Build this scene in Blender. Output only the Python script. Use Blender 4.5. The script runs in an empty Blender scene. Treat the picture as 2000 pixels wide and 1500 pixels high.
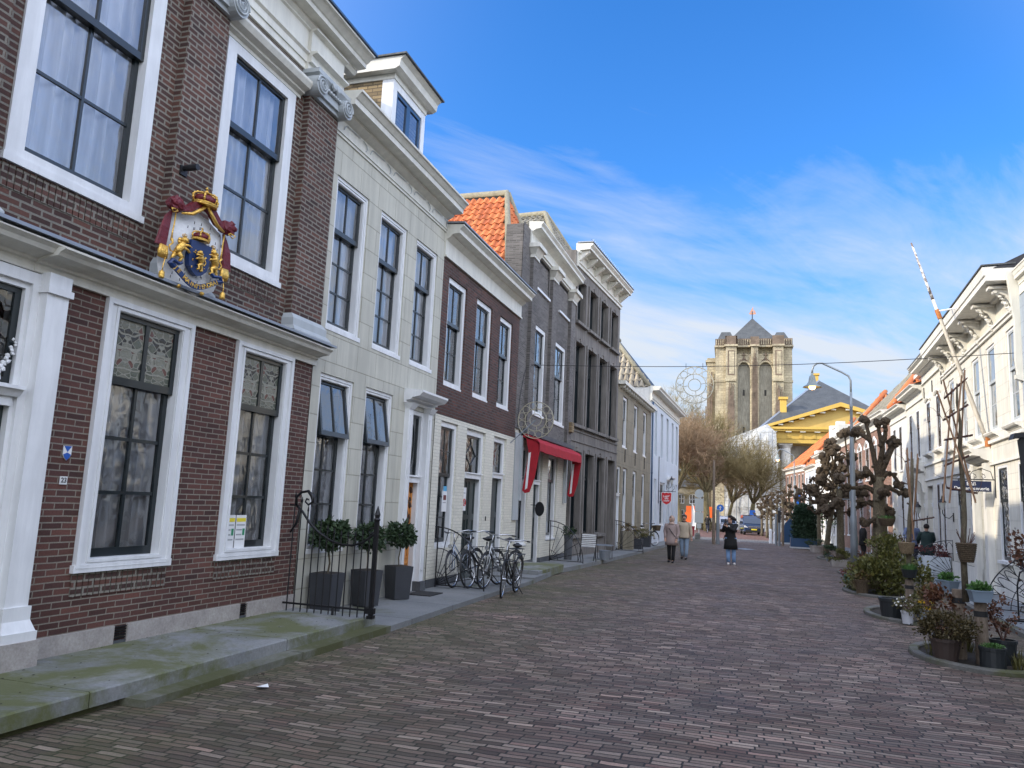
import bpy, bmesh, math, random
from mathutils import Vector, Matrix, Euler
random.seed(7)
PI = math.pi
SC = bpy.context.scene
COL = SC.collection
def R(d): return math.radians(d)
def G(y):
    "height of the ground, which falls gently away from the viewer"
    return -0.0055*(y-5)

class MB:
    def __init__(s): s.v=[]; s.f=[]
    def quad(s,*p):
        n=len(s.v); s.v+= [tuple(q) for q in p]; s.f.append(tuple(range(n,n+len(p)))); return s
    def box(s,x0,x1,y0,y1,z0,z1):
        n=len(s.v)
        s.v+=[(x0,y0,z0),(x1,y0,z0),(x1,y1,z0),(x0,y1,z0),(x0,y0,z1),(x1,y0,z1),(x1,y1,z1),(x0,y1,z1)]
        s.f+=[tuple(n+i for i in q) for q in ((0,3,2,1),(4,5,6,7),(0,1,5,4),(1,2,6,5),(2,3,7,6),(3,0,4,7))]
        return s
    def taper(s,cx,cy,z0,z1,hx0,hy0,hx1,hy1):
        n=len(s.v)
        s.v+=[(cx-hx0,cy-hy0,z0),(cx+hx0,cy-hy0,z0),(cx+hx0,cy+hy0,z0),(cx-hx0,cy+hy0,z0),(cx-hx1,cy-hy1,z1),(cx+hx1,cy-hy1,z1),(cx+hx1,cy+hy1,z1),(cx-hx1,cy+hy1,z1)]
        s.f+=[tuple(n+i for i in q) for q in ((0,3,2,1),(4,5,6,7),(0,1,5,4),(1,2,6,5),(2,3,7,6),(3,0,4,7))]
        return s
    def prism(s,prof,a,b,ax='y'):
        "closed outline (two coords) pushed from a to b along an axis"
        n=len(s.v); m=len(prof)
        def P(u,w,t):
            return {'y':(u,t,w),'x':(t,u,w),'z':(u,w,t)}[ax]
        s.v+=[P(u,w,a) for u,w in prof]+[P(u,w,b) for u,w in prof]
        s.f+=[(n+i,n+(i+1)%m,n+m+(i+1)%m,n+m+i) for i in range(m)]
        s.f+=[tuple(n+i for i in reversed(range(m))),tuple(n+m+i for i in range(m))]
        return s
    def tube(s,pts,r,n=6,closed=False,caps=True):
        pts=[Vector(p) for p in pts]; m=len(pts)
        if m<2: return s
        rr=r if isinstance(r,(list,tuple)) else [r]*m
        k0=len(s.v); prev=None
        for i,p in enumerate(pts):
            if closed: t=pts[(i+1)%m]-pts[i-1]
            else: t=pts[min(i+1,m-1)]-pts[max(i-1,0)]
            if t.length<1e-9: t=Vector((0,0,1))
            t.normalize()
            if prev is None:
                a=Vector((0,0,1)) if abs(t.z)<.9 else Vector((1,0,0))
                u=t.cross(a).normalized()
            else:
                u=prev-t*prev.dot(t)
                u = u.normalized() if u.length>1e-6 else t.orthogonal().normalized()
            prev=u; w=t.cross(u)
            for j in range(n):
                a=2*PI*j/n; q=p+(u*math.cos(a)+w*math.sin(a))*rr[i]
                s.v.append(tuple(q))
        mm=m if closed else m-1
        for i in range(mm):
            for j in range(n):
                a=k0+i*n+j; b=k0+i*n+(j+1)%n; c=k0+((i+1)%m)*n+(j+1)%n; d=k0+((i+1)%m)*n+j
                s.f.append((a,b,c,d))
        if caps and not closed:
            s.f.append(tuple(k0+j for j in reversed(range(n)))); s.f.append(tuple(k0+(m-1)*n+j for j in range(n)))
        return s
    def lathe(s,prof,n=16,c=(0,0,0),ax='z',sq=0,arc=None):
        k=len(s.v); m=len(prof)
        for r,z in prof:
            for j in range(n):
                a=2*PI*j/n+(PI/4 if n==4 else 0)
                x,y=r*math.cos(a),r*math.sin(a)
                q={'z':(x,y,z),'x':(z,x,y),'y':(x,z,y)}[ax]
                s.v.append((c[0]+q[0],c[1]+q[1],c[2]+q[2]))
        for i in range(m-1):
            for j in range(n):
                s.f.append((k+i*n+j,k+i*n+(j+1)%n,k+(i+1)*n+(j+1)%n,k+(i+1)*n+j))
        s.f.append(tuple(k+j for j in reversed(range(n)))); s.f.append(tuple(k+(m-1)*n+j for j in range(n)))
        return s
    def blob(s,c,r,rnd=0.15,sub=1,sc=(1,1,1),rg=random):
        V,F=ICO[sub]; k=len(s.v)
        for x,y,z in V:
            q=r*(1+rg.uniform(-rnd,rnd)); s.v.append((c[0]+x*q*sc[0],c[1]+y*q*sc[1],c[2]+z*q*sc[2]))
        s.f+=[tuple(k+i for i in f) for f in F]
        return s
    def xf(s,M):
        s.v=[tuple(M@Vector(p)) for p in s.v]; return s
    def add(s,o,M=None):
        k=len(s.v); s.v+=[tuple(M@Vector(p)) for p in o.v] if M else list(o.v)
        s.f+=[tuple(k+i for i in f) for f in o.f]; return s
    def build(s,name,mat,parent=None,smooth=False,mats=None,fm=None):
        me=bpy.data.meshes.new(name); me.from_pydata(s.v,[],s.f)
        for m in (mats or [mat]): me.materials.append(m)
        if fm: me.polygons.foreach_set('material_index',fm)
        if smooth: me.polygons.foreach_set('use_smooth',[True]*len(me.polygons))
        me.update(); o=bpy.data.objects.new(name,me); COL.objects.link(o)
        if parent is not None: o.parent=parent
        return o
def _ico(sub):
    bm=bmesh.new(); bmesh.ops.create_icosphere(bm,subdivisions=sub,radius=1)
    V=[tuple(v.co) for v in bm.verts]; F=[tuple(v.index for v in f.verts) for f in bm.faces]; bm.free(); return V,F
ICO={i:_ico(i) for i in (1,2,3)}
def thing(name,label,cat,loc=(0,0,0),rz=0,group=None):
    o=bpy.data.objects.new(name,None); COL.objects.link(o); o.empty_display_size=.2
    o.location=loc; o.rotation_euler=(0,0,rz); tag(o,label,cat,group); return o
def tag(o,label=None,cat=None,group=None,kind=None):
    if label: o['label']=label
    if cat: o['category']=cat
    if group: o['group']=group
    if kind: o['kind']=kind
    return o
def struct(o): o['kind']='structure'; return o
def sub_copy(o,parent=None):
    c=o.copy(); COL.objects.link(c)
    if parent is not None: c.parent=parent
    for ch in list(o.children): sub_copy(ch,c)
    return c
def dup(o,label,loc,rz=0,group=None,scale=1):
    c=sub_copy(o); c.location=loc; c.rotation_euler=(0,0,rz); c.scale=(scale,)*3 if not isinstance(scale,tuple) else scale
    c['label']=label
    if group: c['group']=group
    return c
def arc(cx,cy,r,a0,a1,n):
    return [(cx+r*math.cos(R(a0+(a1-a0)*i/n)),cy+r*math.sin(R(a0+(a1-a0)*i/n))) for i in range(n+1)]
# ---------------------------------------------------------------- materials
class NT:
    def __init__(s,name):
        s.m=bpy.data.materials.new(name); s.m.use_nodes=True; s.t=s.m.node_tree; s.t.nodes.clear()
        s.out=s.n('ShaderNodeOutputMaterial')
    def n(s,ty,**k):
        o=s.t.nodes.new(ty)
        for a,b in k.items():
            setattr(o,a,b)
        return o
    def set(s,inp,v):
        if isinstance(v,bpy.types.NodeSocket): s.t.links.new(v,inp)
        else:
            if isinstance(v,(tuple,list)) and len(v)==3 and inp.type=='RGBA': v=(*v,1)
            inp.default_value=v
    def i(s,o,**k):
        for a,b in k.items(): s.set(o.inputs[a.replace('_',' ')] if not a.startswith('i') or not a[1:].isdigit() else o.inputs[int(a[1:])],b)
        return o
    def math(s,op,a,b=0,c=0,clamp=False):
        o=s.n('ShaderNodeMath',operation=op); o.use_clamp=clamp
        for j,v in enumerate((a,b,c)): s.set(o.inputs[j],v)
        return o.outputs[0]
    def mix(s,f,a,b,mode='MIX'):
        o=s.n('ShaderNodeMix',data_type='RGBA',blend_type=mode)
        s.set(o.inputs[0],f); s.set(o.inputs[6],a); s.set(o.inputs[7],b); return o.outputs[2]
    def mixf(s,f,a,b):
        o=s.n('ShaderNodeMix',data_type='FLOAT'); s.set(o.inputs[0],f); s.set(o.inputs[2],a); s.set(o.inputs[3],b); return o.outputs[0]
    def noise(s,vec,scale,detail=4,rough=.55,dist=0,out=0):
        o=s.n('ShaderNodeTexNoise'); s.i(o,Vector=vec,Scale=scale,Detail=detail,Roughness=rough,Distortion=dist); return o.outputs[out]
    def ramp(s,f,*st):
        o=s.n('ShaderNodeValToRGB'); s.set(o.inputs[0],f); e=o.color_ramp.elements
        while len(e)<len(st): e.new(.5)
        for k,(p,c) in enumerate(st):
            e[k].position=p; e[k].color=(*c,1) if isinstance(c,(tuple,list)) else (c,c,c,1)
        return o.outputs[0]
    def sep(s,v): o=s.n('ShaderNodeSeparateXYZ'); s.set(o.inputs[0],v); return o.outputs
    def comb(s,x,y,z=0):
        o=s.n('ShaderNodeCombineXYZ')
        for j,v in enumerate((x,y,z)): s.set(o.inputs[j],v)
        return o.outputs[0]
    def obj(s): return s.n('ShaderNodeTexCoord').outputs['Object']
    def face(s):
        "metres along a wall face: (along, up)"
        tc=s.n('ShaderNodeTexCoord'); p=s.sep(tc.outputs['Object']); nn=s.sep(tc.outputs['Normal'])
        fx=s.math('GREATER_THAN',s.math('ABSOLUTE',nn[0]),.6); fz=s.math('GREATER_THAN',s.math('ABSOLUTE',nn[2]),.6)
        u=s.mixf(fx,p[0],p[1]); u=s.mixf(fz,u,p[1]); v=s.mixf(fz,p[2],p[0])
        return s.comb(u,v,0)
    def bsdf(s,**k):
        b=s.n('ShaderNodeBsdfPrincipled'); s.i(b,**k); s.t.links.new(b.outputs[0],s.out.inputs[0]); return b
    def bump(s,h,dist=.01,strength=1,nrm=None):
        b=s.n('ShaderNodeBump'); s.i(b,Height=h,Distance=dist,Strength=strength)
        if nrm is not None: s.set(b.inputs['Normal'],nrm)
        return b.outputs[0]
def hsv(c,dv):
    return tuple(max(0,x*(1+dv)) for x in c)
def m_brick(name,c1,c2,mort,bw=.21,bh=.062,ms=.011,bump=.006,stain=.25,rough=.85,tv=1,hj=0):
    t=NT(name); v=t.face()
    w=t.n('ShaderNodeVectorMath',operation='ADD'); t.set(w.inputs[0],v)
    nz=t.n('ShaderNodeTexNoise'); t.i(nz,Vector=v,Scale=3.0,Detail=2)
    sc=t.n('ShaderNodeVectorMath',operation='MULTIPLY_ADD'); t.set(sc.inputs[0],nz.outputs[1]); sc.inputs[1].default_value=(.012,.012,0); sc.inputs[2].default_value=(-.006,-.006,0)
    t.set(w.inputs[1],sc.outputs[0])
    b=t.n('ShaderNodeTexBrick'); b.offset=.5; b.squash=1
    t.i(b,Vector=w.outputs[0],Color1=c1,Color2=c2,Mortar=mort,Scale=1,Mortar_Size=ms,Mortar_Smooth=.15,Bias=0,Brick_Width=bw,Row_Height=bh)
    mask=b.outputs[1]
    if hj:
        fr_=t.math('FRACT',t.math('DIVIDE',t.sep(w.outputs[0])[1],bh)); edge=t.math('MINIMUM',fr_,t.math('SUBTRACT',1,fr_))
        mask=t.math('MAXIMUM',t.math('MULTIPLY',mask,.45),t.math('LESS_THAN',edge,hj/bh/2))
    # second, independent per-brick tone
    b2=t.n('ShaderNodeTexBrick'); b2.offset=.5
    mp=t.n('ShaderNodeVectorMath',operation='ADD'); t.set(mp.inputs[0],w.outputs[0]); mp.inputs[1].default_value=(bw*40,bh*62,0)
    t.i(b2,Vector=mp.outputs[0],Color1=(0,0,0),Color2=(1,1,1),Mortar=(.5,.5,.5),Scale=1,Mortar_Size=ms,Brick_Width=bw,Row_Height=bh)
    tone=t.ramp(b2.outputs[0],(0,1-.32*tv),(.5,1.),(1,1+.3*tv))
    big=t.ramp(t.noise(v,.55,5,.6),(.3,1-stain),(.7,1+stain*.6))
    fine=t.ramp(t.noise(v,60,3),(.3,.82),(.7,1.15))
    brickc=t.mix(1,t.mix(1,b.outputs[0],tone,'MULTIPLY'),fine,'MULTIPLY')
    col=t.mix(mask,brickc,t.mix(1,mort,fine,'MULTIPLY'))
    col=t.mix(1,col,big,'MULTIPLY')
    h=t.math('ADD',t.math('MULTIPLY',mask,-1),t.math('MULTIPLY',t.noise(v,35,4),.5))
    t.bsdf(Base_Color=col,Roughness=rough,Normal=t.bump(h,bump)); return t.m
def m_plain(name,c,rough=.6,var=.08,scale=2.,bump=0,bscale=40,metal=0,spec=None,streak=0,coat=0):
    t=NT(name); o=t.obj()
    f=t.ramp(t.noise(o,scale,5,.6),(.3,1-var),(.7,1+var*.7))
    col=t.mix(1,c,f,'MULTIPLY')
    if streak:
        p=t.sep(o); sv=t.comb(t.math('MULTIPLY',p[0],6),t.math('MULTIPLY',p[1],6),t.math('MULTIPLY',p[2],.7))
        col=t.mix(1,col,t.ramp(t.noise(sv,1.2,5,.65),(.42,1-streak),(.62,1.02)),'MULTIPLY')
    k=dict(Base_Color=col,Roughness=rough,Metallic=metal)
    if bump: k['Normal']=t.bump(t.noise(o,bscale,4),bump)
    b=t.bsdf(**k)
    if coat: b.inputs['Coat Weight'].default_value=coat
    return t.m
def m_ashlar(name,c,line,bw,bh,ms=.006,var=.08,streak=.1,bump=.004,offset=.5,rough=.7):
    t=NT(name); v=t.face(); b=t.n('ShaderNodeTexBrick'); b.offset=offset
    t.i(b,Vector=v,Color1=hsv(c,-var),Color2=hsv(c,var*.6),Mortar=line,Scale=1,Mortar_Size=ms,Mortar_Smooth=.1,Brick_Width=bw,Row_Height=bh)
    f=t.ramp(t.noise(v,1.3,6,.65),(.3,1-var*1.5),(.7,1+var))
    p=t.sep(v); sv=t.comb(t.math('MULTIPLY',p[0],7),t.math('MULTIPLY',p[1],.6))
    st=t.ramp(t.noise(sv,1.1,5,.6),(.4,1-streak),(.62,1.02))
    col=t.mix(1,t.mix(1,b.outputs[0],f,'MULTIPLY'),st,'MULTIPLY')
    h=t.math('ADD',t.math('MULTIPLY',b.outputs[1],-1),t.math('MULTIPLY',t.noise(v,30,4),.3))
    t.bsdf(Base_Color=col,Roughness=rough,Normal=t.bump(h,bump)); return t.m
def m_glass(name,tint=(.92,.94,.97),wav=.0006,base=.10,rough=.015,wscale=3.0):
    t=NT(name); o=t.obj()
    nr=t.bump(t.noise(o,wscale,2,.5),1.0,wav*40)
    fr=t.n('ShaderNodeFresnel'); t.i(fr,IOR=1.52,Normal=nr)
    f=t.math('ADD',t.math('MULTIPLY',fr.outputs[0],1.6),base,clamp=True)
    tr=t.n('ShaderNodeBsdfTransparent'); t.set(tr.inputs[0],tint)
    gl=t.n('ShaderNodeBsdfGlossy'); t.i(gl,Color=(.95,.97,1),Roughness=rough,Normal=nr)
    mx=t.n('ShaderNodeMixShader'); t.set(mx.inputs[0],f); t.set(mx.inputs[1],tr.outputs[0]); t.set(mx.inputs[2],gl.outputs[0])
    t.t.links.new(mx.outputs[0],t.out.inputs[0]); return t.m
def m_emit(name,c,s):
    t=NT(name); e=t.n('ShaderNodeEmission'); t.i(e,Color=c,Strength=s); t.t.links.new(e.outputs[0],t.out.inputs[0]); return t.m
def m_leaf(name,c1,c2,c3=None,scale=9,rough=.6):
    t=NT(name); o=t.obj(); g=t.n('ShaderNodeNewGeometry')
    f=t.noise(o,scale,3)
    st=[(.3,c1),(.6,c2)]+([(.75,c3)] if c3 else [])
    rp=t.ramp(g.outputs['Random Per Island'],*([(.0,c1),(.6,c2)]+([(1,c3)] if c3 else [(1,c2)])))
    col=t.mix(.5,t.ramp(f,*st),rp)
    b=t.bsdf(Base_Color=col,Roughness=rough); return t.m
def m_bark(name,c,c2,scale=14,bump=.02):
    t=NT(name); o=t.obj(); p=t.sep(o); v=t.comb(t.math('MULTIPLY',p[0],2.2),t.math('MULTIPLY',p[1],2.2),p[2])
    f=t.noise(v,scale,6,.7); col=t.mix(1,t.ramp(f,(.35,c),(.65,c2)),t.ramp(t.noise(o,1.7,3),(.3,.8),(.7,1.2)),'MULTIPLY')
    t.bsdf(Base_Color=col,Roughness=.95,Normal=t.bump(f,bump)); return t.m
def m_stone(name,c1,c2,moss=None,mossf=.5,rough=.85,scale=1.3,seams=None):
    t=NT(name); o=t.obj()
    n1=t.noise(o,scale,7,.65); col=t.ramp(n1,(.3,c1),(.7,c2))
    col=t.mix(1,col,t.ramp(t.noise(o,45,4),(.3,.85),(.7,1.12)),'MULTIPLY')
    if moss:
        mk=t.ramp(t.noise(o,.8,7,.7,.4),(mossf,0.),(mossf+.14,1.))
        col=t.mix(t.math('MULTIPLY',mk,.85),col,moss)
    if seams:
        b=t.n('ShaderNodeTexBrick'); b.offset=0; pp=t.sep(o)
        t.i(b,Vector=t.comb(pp[1],pp[0]),Color1=(1,1,1),Color2=(.88,.88,.88),Mortar=(.25,.25,.22),Scale=1,Mortar_Size=.008,Brick_Width=seams[0],Row_Height=seams[1])
        col=t.mix(1,col,b.outputs[0],'MULTIPLY')
    t.bsdf(Base_Color=col,Roughness=rough,Normal=t.bump(t.noise(o,30,5),.004)); return t.m
M={}
M['brick1']=m_brick('royal_brick',(.112,.048,.034),(.055,.029,.025),(.22,.20,.165),stain=.3)
M['brick1low']=m_brick('ground_brick',(.115,.046,.034),(.072,.032,.027),(.235,.205,.165),bw=.21,bh=.058,ms=.006,stain=.25,hj=.012)
M['brick3']=m_brick('brown_brick',(.12,.046,.032),(.065,.027,.022),(.10,.085,.075),stain=.3)
M['brickw']=m_brick('whitewashed_brick',(.74,.71,.60),(.70,.67,.57),(.63,.61,.52),bw=.2,bh=.066,ms=.007,bump=.010,stain=.06,rough=.55,tv=.12)
M['brickg']=m_brick('grey_brick',(.165,.150,.138),(.11,.10,.093),(.18,.17,.16),bw=.2,bh=.05,ms=.008,stain=.35)
M['brickr']=m_brick('red_brick',(.30,.135,.085),(.22,.095,.065),(.33,.27,.22),bw=.2,bh=.065,stain=.12)
M['brickt']=m_brick('yellow_brick',(.30,.22,.115),(.24,.175,.095),(.12,.09,.06),bw=.2,bh=.07,ms=.008,stain=.15)
M['cream']=m_ashlar('cream_ashlar',(.53,.515,.435),(.36,.34,.27),.62,.40,ms=.007,var=.05,streak=.13,offset=.5)
M['white_ashlar']=m_ashlar('white_ashlar',(.72,.69,.60),(.60,.57,.49),1.1,.36,ms=.008,var=.05,streak=.13,bump=.012)
M['bluewhite']=m_plain('pale_blue_render',(.58,.63,.68),.7,.05,1.5,streak=.08)
M['white_render']=m_plain('white_render',(.74,.72,.66),.7,.06,1.2,streak=.12,bump=.003)
M['dark_render']=m_plain('dark_grey_render',(.205,.188,.170),.8,.22,.9,streak=.35,bump=.006)
M['sand']=m_ashlar('sandstone_render',(.27,.235,.165),(.20,.175,.125),1.0,.5,ms=.01,var=.1,streak=.25)
M['white']=m_plain('white_paint',(.77,.78,.785),.42,.06,2.5,streak=.09)
M['cornice']=m_plain('ivory_paint',(.70,.68,.60),.5,.08,2.0,streak=.10)
M['greywhite']=m_plain('grey_white_paint',(.42,.45,.46),.5,.06,3,streak=.05)
M['dark']=m_plain('dark_green_paint',(.008,.014,.017),.28,.1,2,coat=.3)
M['darkblue']=m_plain('dark_blue_paint',(.02,.06,.13),.3,.1,2,coat=.2)
M['door_dark']=m_plain('dark_door_paint',(.02,.032,.032),.3,.15,2,coat=.3)
M['glass']=m_glass('window_glass')
M['glass_wavy']=m_glass('old_wavy_glass',wav=.0022,base=.05,wscale=1.8)
M['glass_dark']=m_glass('dark_glass',tint=(.25,.27,.3),wav=.003,base=.06)
M['iron']=m_plain('black_wrought_iron',(.012,.012,.014),.4,.2,8,metal=.3)
M['zinc']=m_plain('zinc_sheet',(.30,.33,.37),.45,.1,4,metal=.6)
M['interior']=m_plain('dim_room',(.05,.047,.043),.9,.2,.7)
def m_curtain(name,c,folds=26):
    t=NT(name); o=t.obj(); p=t.sep(o)
    w=t.noise(t.comb(t.math('MULTIPLY',p[1],9),t.math('MULTIPLY',p[2],.35)),1.,3,.5)
    col=t.mix(1,c,t.ramp(w,(.38,.52),(.60,1.08)),'MULTIPLY')
    b=t.bsdf(Base_Color=col,Roughness=.9); return t.m
M['curtain']=m_curtain('white_net_curtain',(.88,.89,.92))
M['curtain_grey']=m_curtain('grey_curtain',(.74,.73,.71))
M['stoneplinth']=m_stone('plinth_stone',(.30,.27,.25),(.42,.39,.36),rough=.8,scale=6)
M['darkplinth']=m_stone('dark_plinth',(.06,.065,.075),(.10,.105,.11),rough=.7,scale=4)
M['slab']=m_stone('mossy_slab',(.17,.18,.185),(.27,.275,.27),moss=(.10,.11,.026),mossf=.425)
M['slab_edge']=m_stone('mossy_kerb',(.12,.12,.10),(.2,.2,.17),moss=(.065,.068,.014),mossf=.36)
M['pave_left']=m_stone('left_pavement_stone',(.16,.17,.175),(.235,.24,.24),moss=(.10,.11,.04),mossf=.55,seams=(1.7,9))
M['pave_right']=m_stone('right_pavement_stone',(.17,.19,.205),(.25,.265,.275),moss=(.09,.10,.04),mossf=.66,seams=(1.9,9))
M['kerb']=m_stone('kerb_stone',(.10,.10,.09),(.17,.165,.15),moss=(.07,.075,.02),mossf=.48)
M['slate']=m_plain('slate_roof',(.080,.086,.088),.55,.3,.8,bump=.02,bscale=7,streak=.25)
M['tile_dark']=m_plain('dark_glazed_tile',(.022,.022,.026),.5,.4,3,bump=.01)
M['gold']=m_plain('gilded',(.85,.52,.12),.28,.15,14,metal=.85,bump=.012,bscale=45)
M['crimson']=m_plain('crimson_mantle',(.14,.005,.014),.45,.25,16,bump=.012,bscale=24)
M['royalblue']=m_plain('deep_blue_enamel',(.010,.035,.13),.35,.1,8)
M['ermine']=m_plain('ermine_white',(.85,.85,.84),.5,.1,10,bump=.008,bscale=20)
M['red']=m_plain('red_canvas',(.36,.008,.018),.8,.18,4,bump=.004,bscale=14)
M['redsign']=m_plain('red_enamel',(.55,.015,.02),.35,.04,3)
M['chrome']=m_plain('steel_bright',(.55,.56,.58),.22,.05,5,metal=.9)
M['rubber']=m_plain('black_rubber',(.018,.018,.018),.75,.1,6)
M['black']=m_plain('black_plastic',(.014,.014,.016),.5,.1,6)
M['planter']=m_plain('anthracite_planter',(.040,.043,.05),.75,.1,6,bump=.002)
M['paper']=m_plain('white_paper',(.75,.75,.74),.6,.03,6)
M['galv']=m_plain('galvanised_post',(.24,.27,.29),.45,.1,2,metal=.35)
M['wood']=m_bark('weathered_post_wood',(.14,.105,.075),(.26,.205,.155),9,.006)
M['oak']=m_bark('varnished_oak',(.42,.16,.035),(.60,.27,.07),6,.002)
M['carved']=m_bark('carved_dark_oak',(.028,.016,.010),(.10,.045,.02),22,.03)
M['bark']=m_bark('pollard_bark',(.075,.058,.036),(.16,.135,.085),12,.02)
M['knob']=m_bark('knobbly_bark',(.030,.020,.014),(.115,.082,.045),20,.05)
M['twig']=m_plain('vine_brown',(.10,.05,.038),.9,.3,8)
M['leaf_dark']=m_leaf('dark_bay_leaf',(.012,.030,.014),(.035,.065,.025),(.06,.095,.035))
M['ivy']=m_leaf('ivy_leaf',(.008,.026,.012),(.02,.05,.02),(.03,.07,.03))

def m_road():
    t=NT('street_clinkers'); o=t.obj(); p=t.sep(o)
    n1=t.n('ShaderNodeTexNoise'); t.i(n1,Vector=o,Scale=.35,Detail=3); w=t.sep(n1.outputs[1])
    n3=t.n('ShaderNodeTexNoise'); t.i(n3,Vector=o,Scale=3.2,Detail=2); w3=t.sep(n3.outputs[1])
    u=t.math('ADD',p[0],t.math('MULTIPLY',w[0],.25)); vv=t.math('ADD',p[1],t.math('ADD',t.math('MULTIPLY',w[1],.30),t.math('MULTIPLY',w3[1],.05)))
    wn=t.n('ShaderNodeTexWhiteNoise'); wn.noise_dimensions='1D'; t.set(wn.inputs['W'],t.math('FLOOR',t.math('DIVIDE',vv,.068)))
    u=t.math('ADD',u,t.math('MULTIPLY',wn.outputs['Value'],.205)); v=t.comb(u,vv)
    def brick(vec,c1,c2,mo,ms):
        b=t.n('ShaderNodeTexBrick'); b.offset=0; t.i(b,Vector=vec,Color1=c1,Color2=c2,Mortar=mo,Scale=1,Mortar_Size=ms,Mortar_Smooth=.35,Brick_Width=.205,Row_Height=.068); return b
    b=brick(v,(.115,.075,.060),(.235,.185,.148),(.03,.026,.022),.0075)
    sh=t.n('ShaderNodeVectorMath',operation='ADD'); t.set(sh.inputs[0],v); sh.inputs[1].default_value=(.205*30,.068*44,0)
    b2=brick(sh.outputs[0],(0,0,0),(1,1,1),(.5,.5,.5),.009)
    sh3=t.n('ShaderNodeVectorMath',operation='ADD'); t.set(sh3.inputs[0],v); sh3.inputs[1].default_value=(.205*71,.068*18,0)
    b3=brick(sh3.outputs[0],(0,0,0),(1,1,1),(.5,.5,.5),.009)
    tone=t.ramp(b2.outputs[0],(0,.52),(.45,.88),(.8,1.15),(1,1.8))
    hue=t.mix(t.ramp(b3.outputs[0],(.55,0.),(1,.5)),(1,1,1),(1.15,.88,.88))
    c=t.mix(1,t.mix(1,b.outputs[0],tone,'MULTIPLY'),hue,'MULTIPLY')
    c=t.mix(1,c,t.ramp(t.noise(o,70,4,.7),(.3,.72),(.7,1.2)),'MULTIPLY')
    c=t.mix(1,c,t.ramp(t.noise(o,.28,6,.65),(.32,.74),(.68,1.2)),'MULTIPLY')
    # green film near the left kerb and in joints
    edge=t.math('SUBTRACT',1,t.math('DIVIDE',t.math('ADD',p[0],4.4),3.0),clamp=True)
    edge2=t.math('SUBTRACT',1,t.math('DIVIDE',t.math('SUBTRACT',3.6,p[0]),2.),clamp=True)
    edge=t.math('MAXIMUM',edge,t.math('MULTIPLY',edge2,.6))
    mo=t.math('MULTIPLY',t.ramp(t.noise(o,.7,6,.7),(.36,0.),(.55,1.)),edge)
    c=t.mix(t.math('MULTIPLY',mo,.6),c,(.075,.075,.026))
    c=t.mix(b.outputs[1],c,t.mix(mo,(.022,.019,.017),(.035,.045,.012)))
    dome=t.math('MULTIPLY',b.outputs[1],-1)
    h=t.math('ADD',t.math('ADD',dome,t.math('MULTIPLY',b2.outputs[0],.45)),t.math('MULTIPLY',t.noise(o,22,4),.35))
    t.bsdf(Base_Color=c,Roughness=t.ramp(t.noise(o,1.1,4),(.3,.68),(.7,.9)),Normal=t.bump(h,.014)); return t.m
M['road']=m_road()
M['sidepave']=M['road']
def m_leaded(name,cx,cell=12):
    t=NT(name); o=t.obj(); p=t.sep(o)
    u=t.math('ABSOLUTE',t.math('SUBTRACT',p[1],cx)); u=t.math('PINGPONG',u,.235); v=t.comb(u,p[2])
    vo=t.n('ShaderNodeTexVoronoi',feature='DISTANCE_TO_EDGE'); t.i(vo,Vector=v,Scale=cell,Randomness=.9)
    vc=t.n('ShaderNodeTexVoronoi',feature='F1'); t.i(vc,Vector=v,Scale=cell,Randomness=.9)
    wv=t.n('ShaderNodeTexWave'); wv.wave_type='RINGS'; t.i(wv,Vector=v,Scale=2.6,Distortion=6,Detail=2)
    line=t.math('MAXIMUM',t.math('LESS_THAN',vo.outputs[0],.045),t.math('GREATER_THAN',wv.outputs[1],.93))
    r=t.sep(vc.outputs[1])[0]
    cc=t.ramp(r,(.0,(.10,.11,.085)),(.35,(.16,.16,.125)),(.55,(.035,.075,.055)),(.68,(.03,.03,.028)),(.85,(.12,.05,.04)),(.9,(.20,.20,.16)))
    for e in t.t.nodes:
        if e.type=='VALTORGB': e.color_ramp.interpolation='CONSTANT'
    c=t.mix(line,cc,(.27,.26,.21))
    t.bsdf(Base_Color=c,Roughness=t.mixf(line,.18,.6),Normal=t.bump(t.math('ADD',line,t.math('MULTIPLY',t.noise(o,26,3),1.2)),.006)); return t.m
def m_pantile(name,c1,c2,c3,dirt=.25):
    t=NT(name); o=t.obj(); g=t.n('ShaderNodeNewGeometry')
    c=t.ramp(g.outputs['Random Per Island'],(0,c1),(.5,c2),(1,c3))
    c=t.mix(1,c,t.ramp(t.noise(o,1.5,6,.7),(.3,1-dirt),(.65,1.1)),'MULTIPLY')
    c=t.mix(t.ramp(t.noise(o,6,5,.7),(.6,0.),(.75,.6)),c,(c1[0]*.3,c1[1]*.4,c1[2]*.4))
    t.bsdf(Base_Color=c,Roughness=.7); return t.m
M['pan_orange']=m_pantile('orange_pantile',(.42,.10,.028),(.55,.15,.04),(.62,.20,.06))
M['pan_grey']=m_pantile('lichen_grey_pantile',(.16,.145,.11),(.22,.20,.15),(.28,.255,.20))
M['pan_sand']=m_pantile('pale_pantile',(.26,.22,.16),(.34,.29,.21),(.40,.35,.26))
M['pan_black']=m_pantile('black_pantile',(.022,.022,.026),(.035,.035,.04),(.05,.05,.055))
M['ridge']=m_stone('ridge_lichen',(.20,.18,.13),(.34,.31,.22),rough=.9,scale=9)
M['potbrown']=m_plain('brown_plastic',(.06,.042,.035),.55,.15,5)
M['straw_w']=m_bark('pale_wicker',(.16,.11,.06),(.32,.24,.14),30,.02)
M['rust']=m_plain('rusty_iron',(.42,.15,.04),.8,.35,14)
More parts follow.
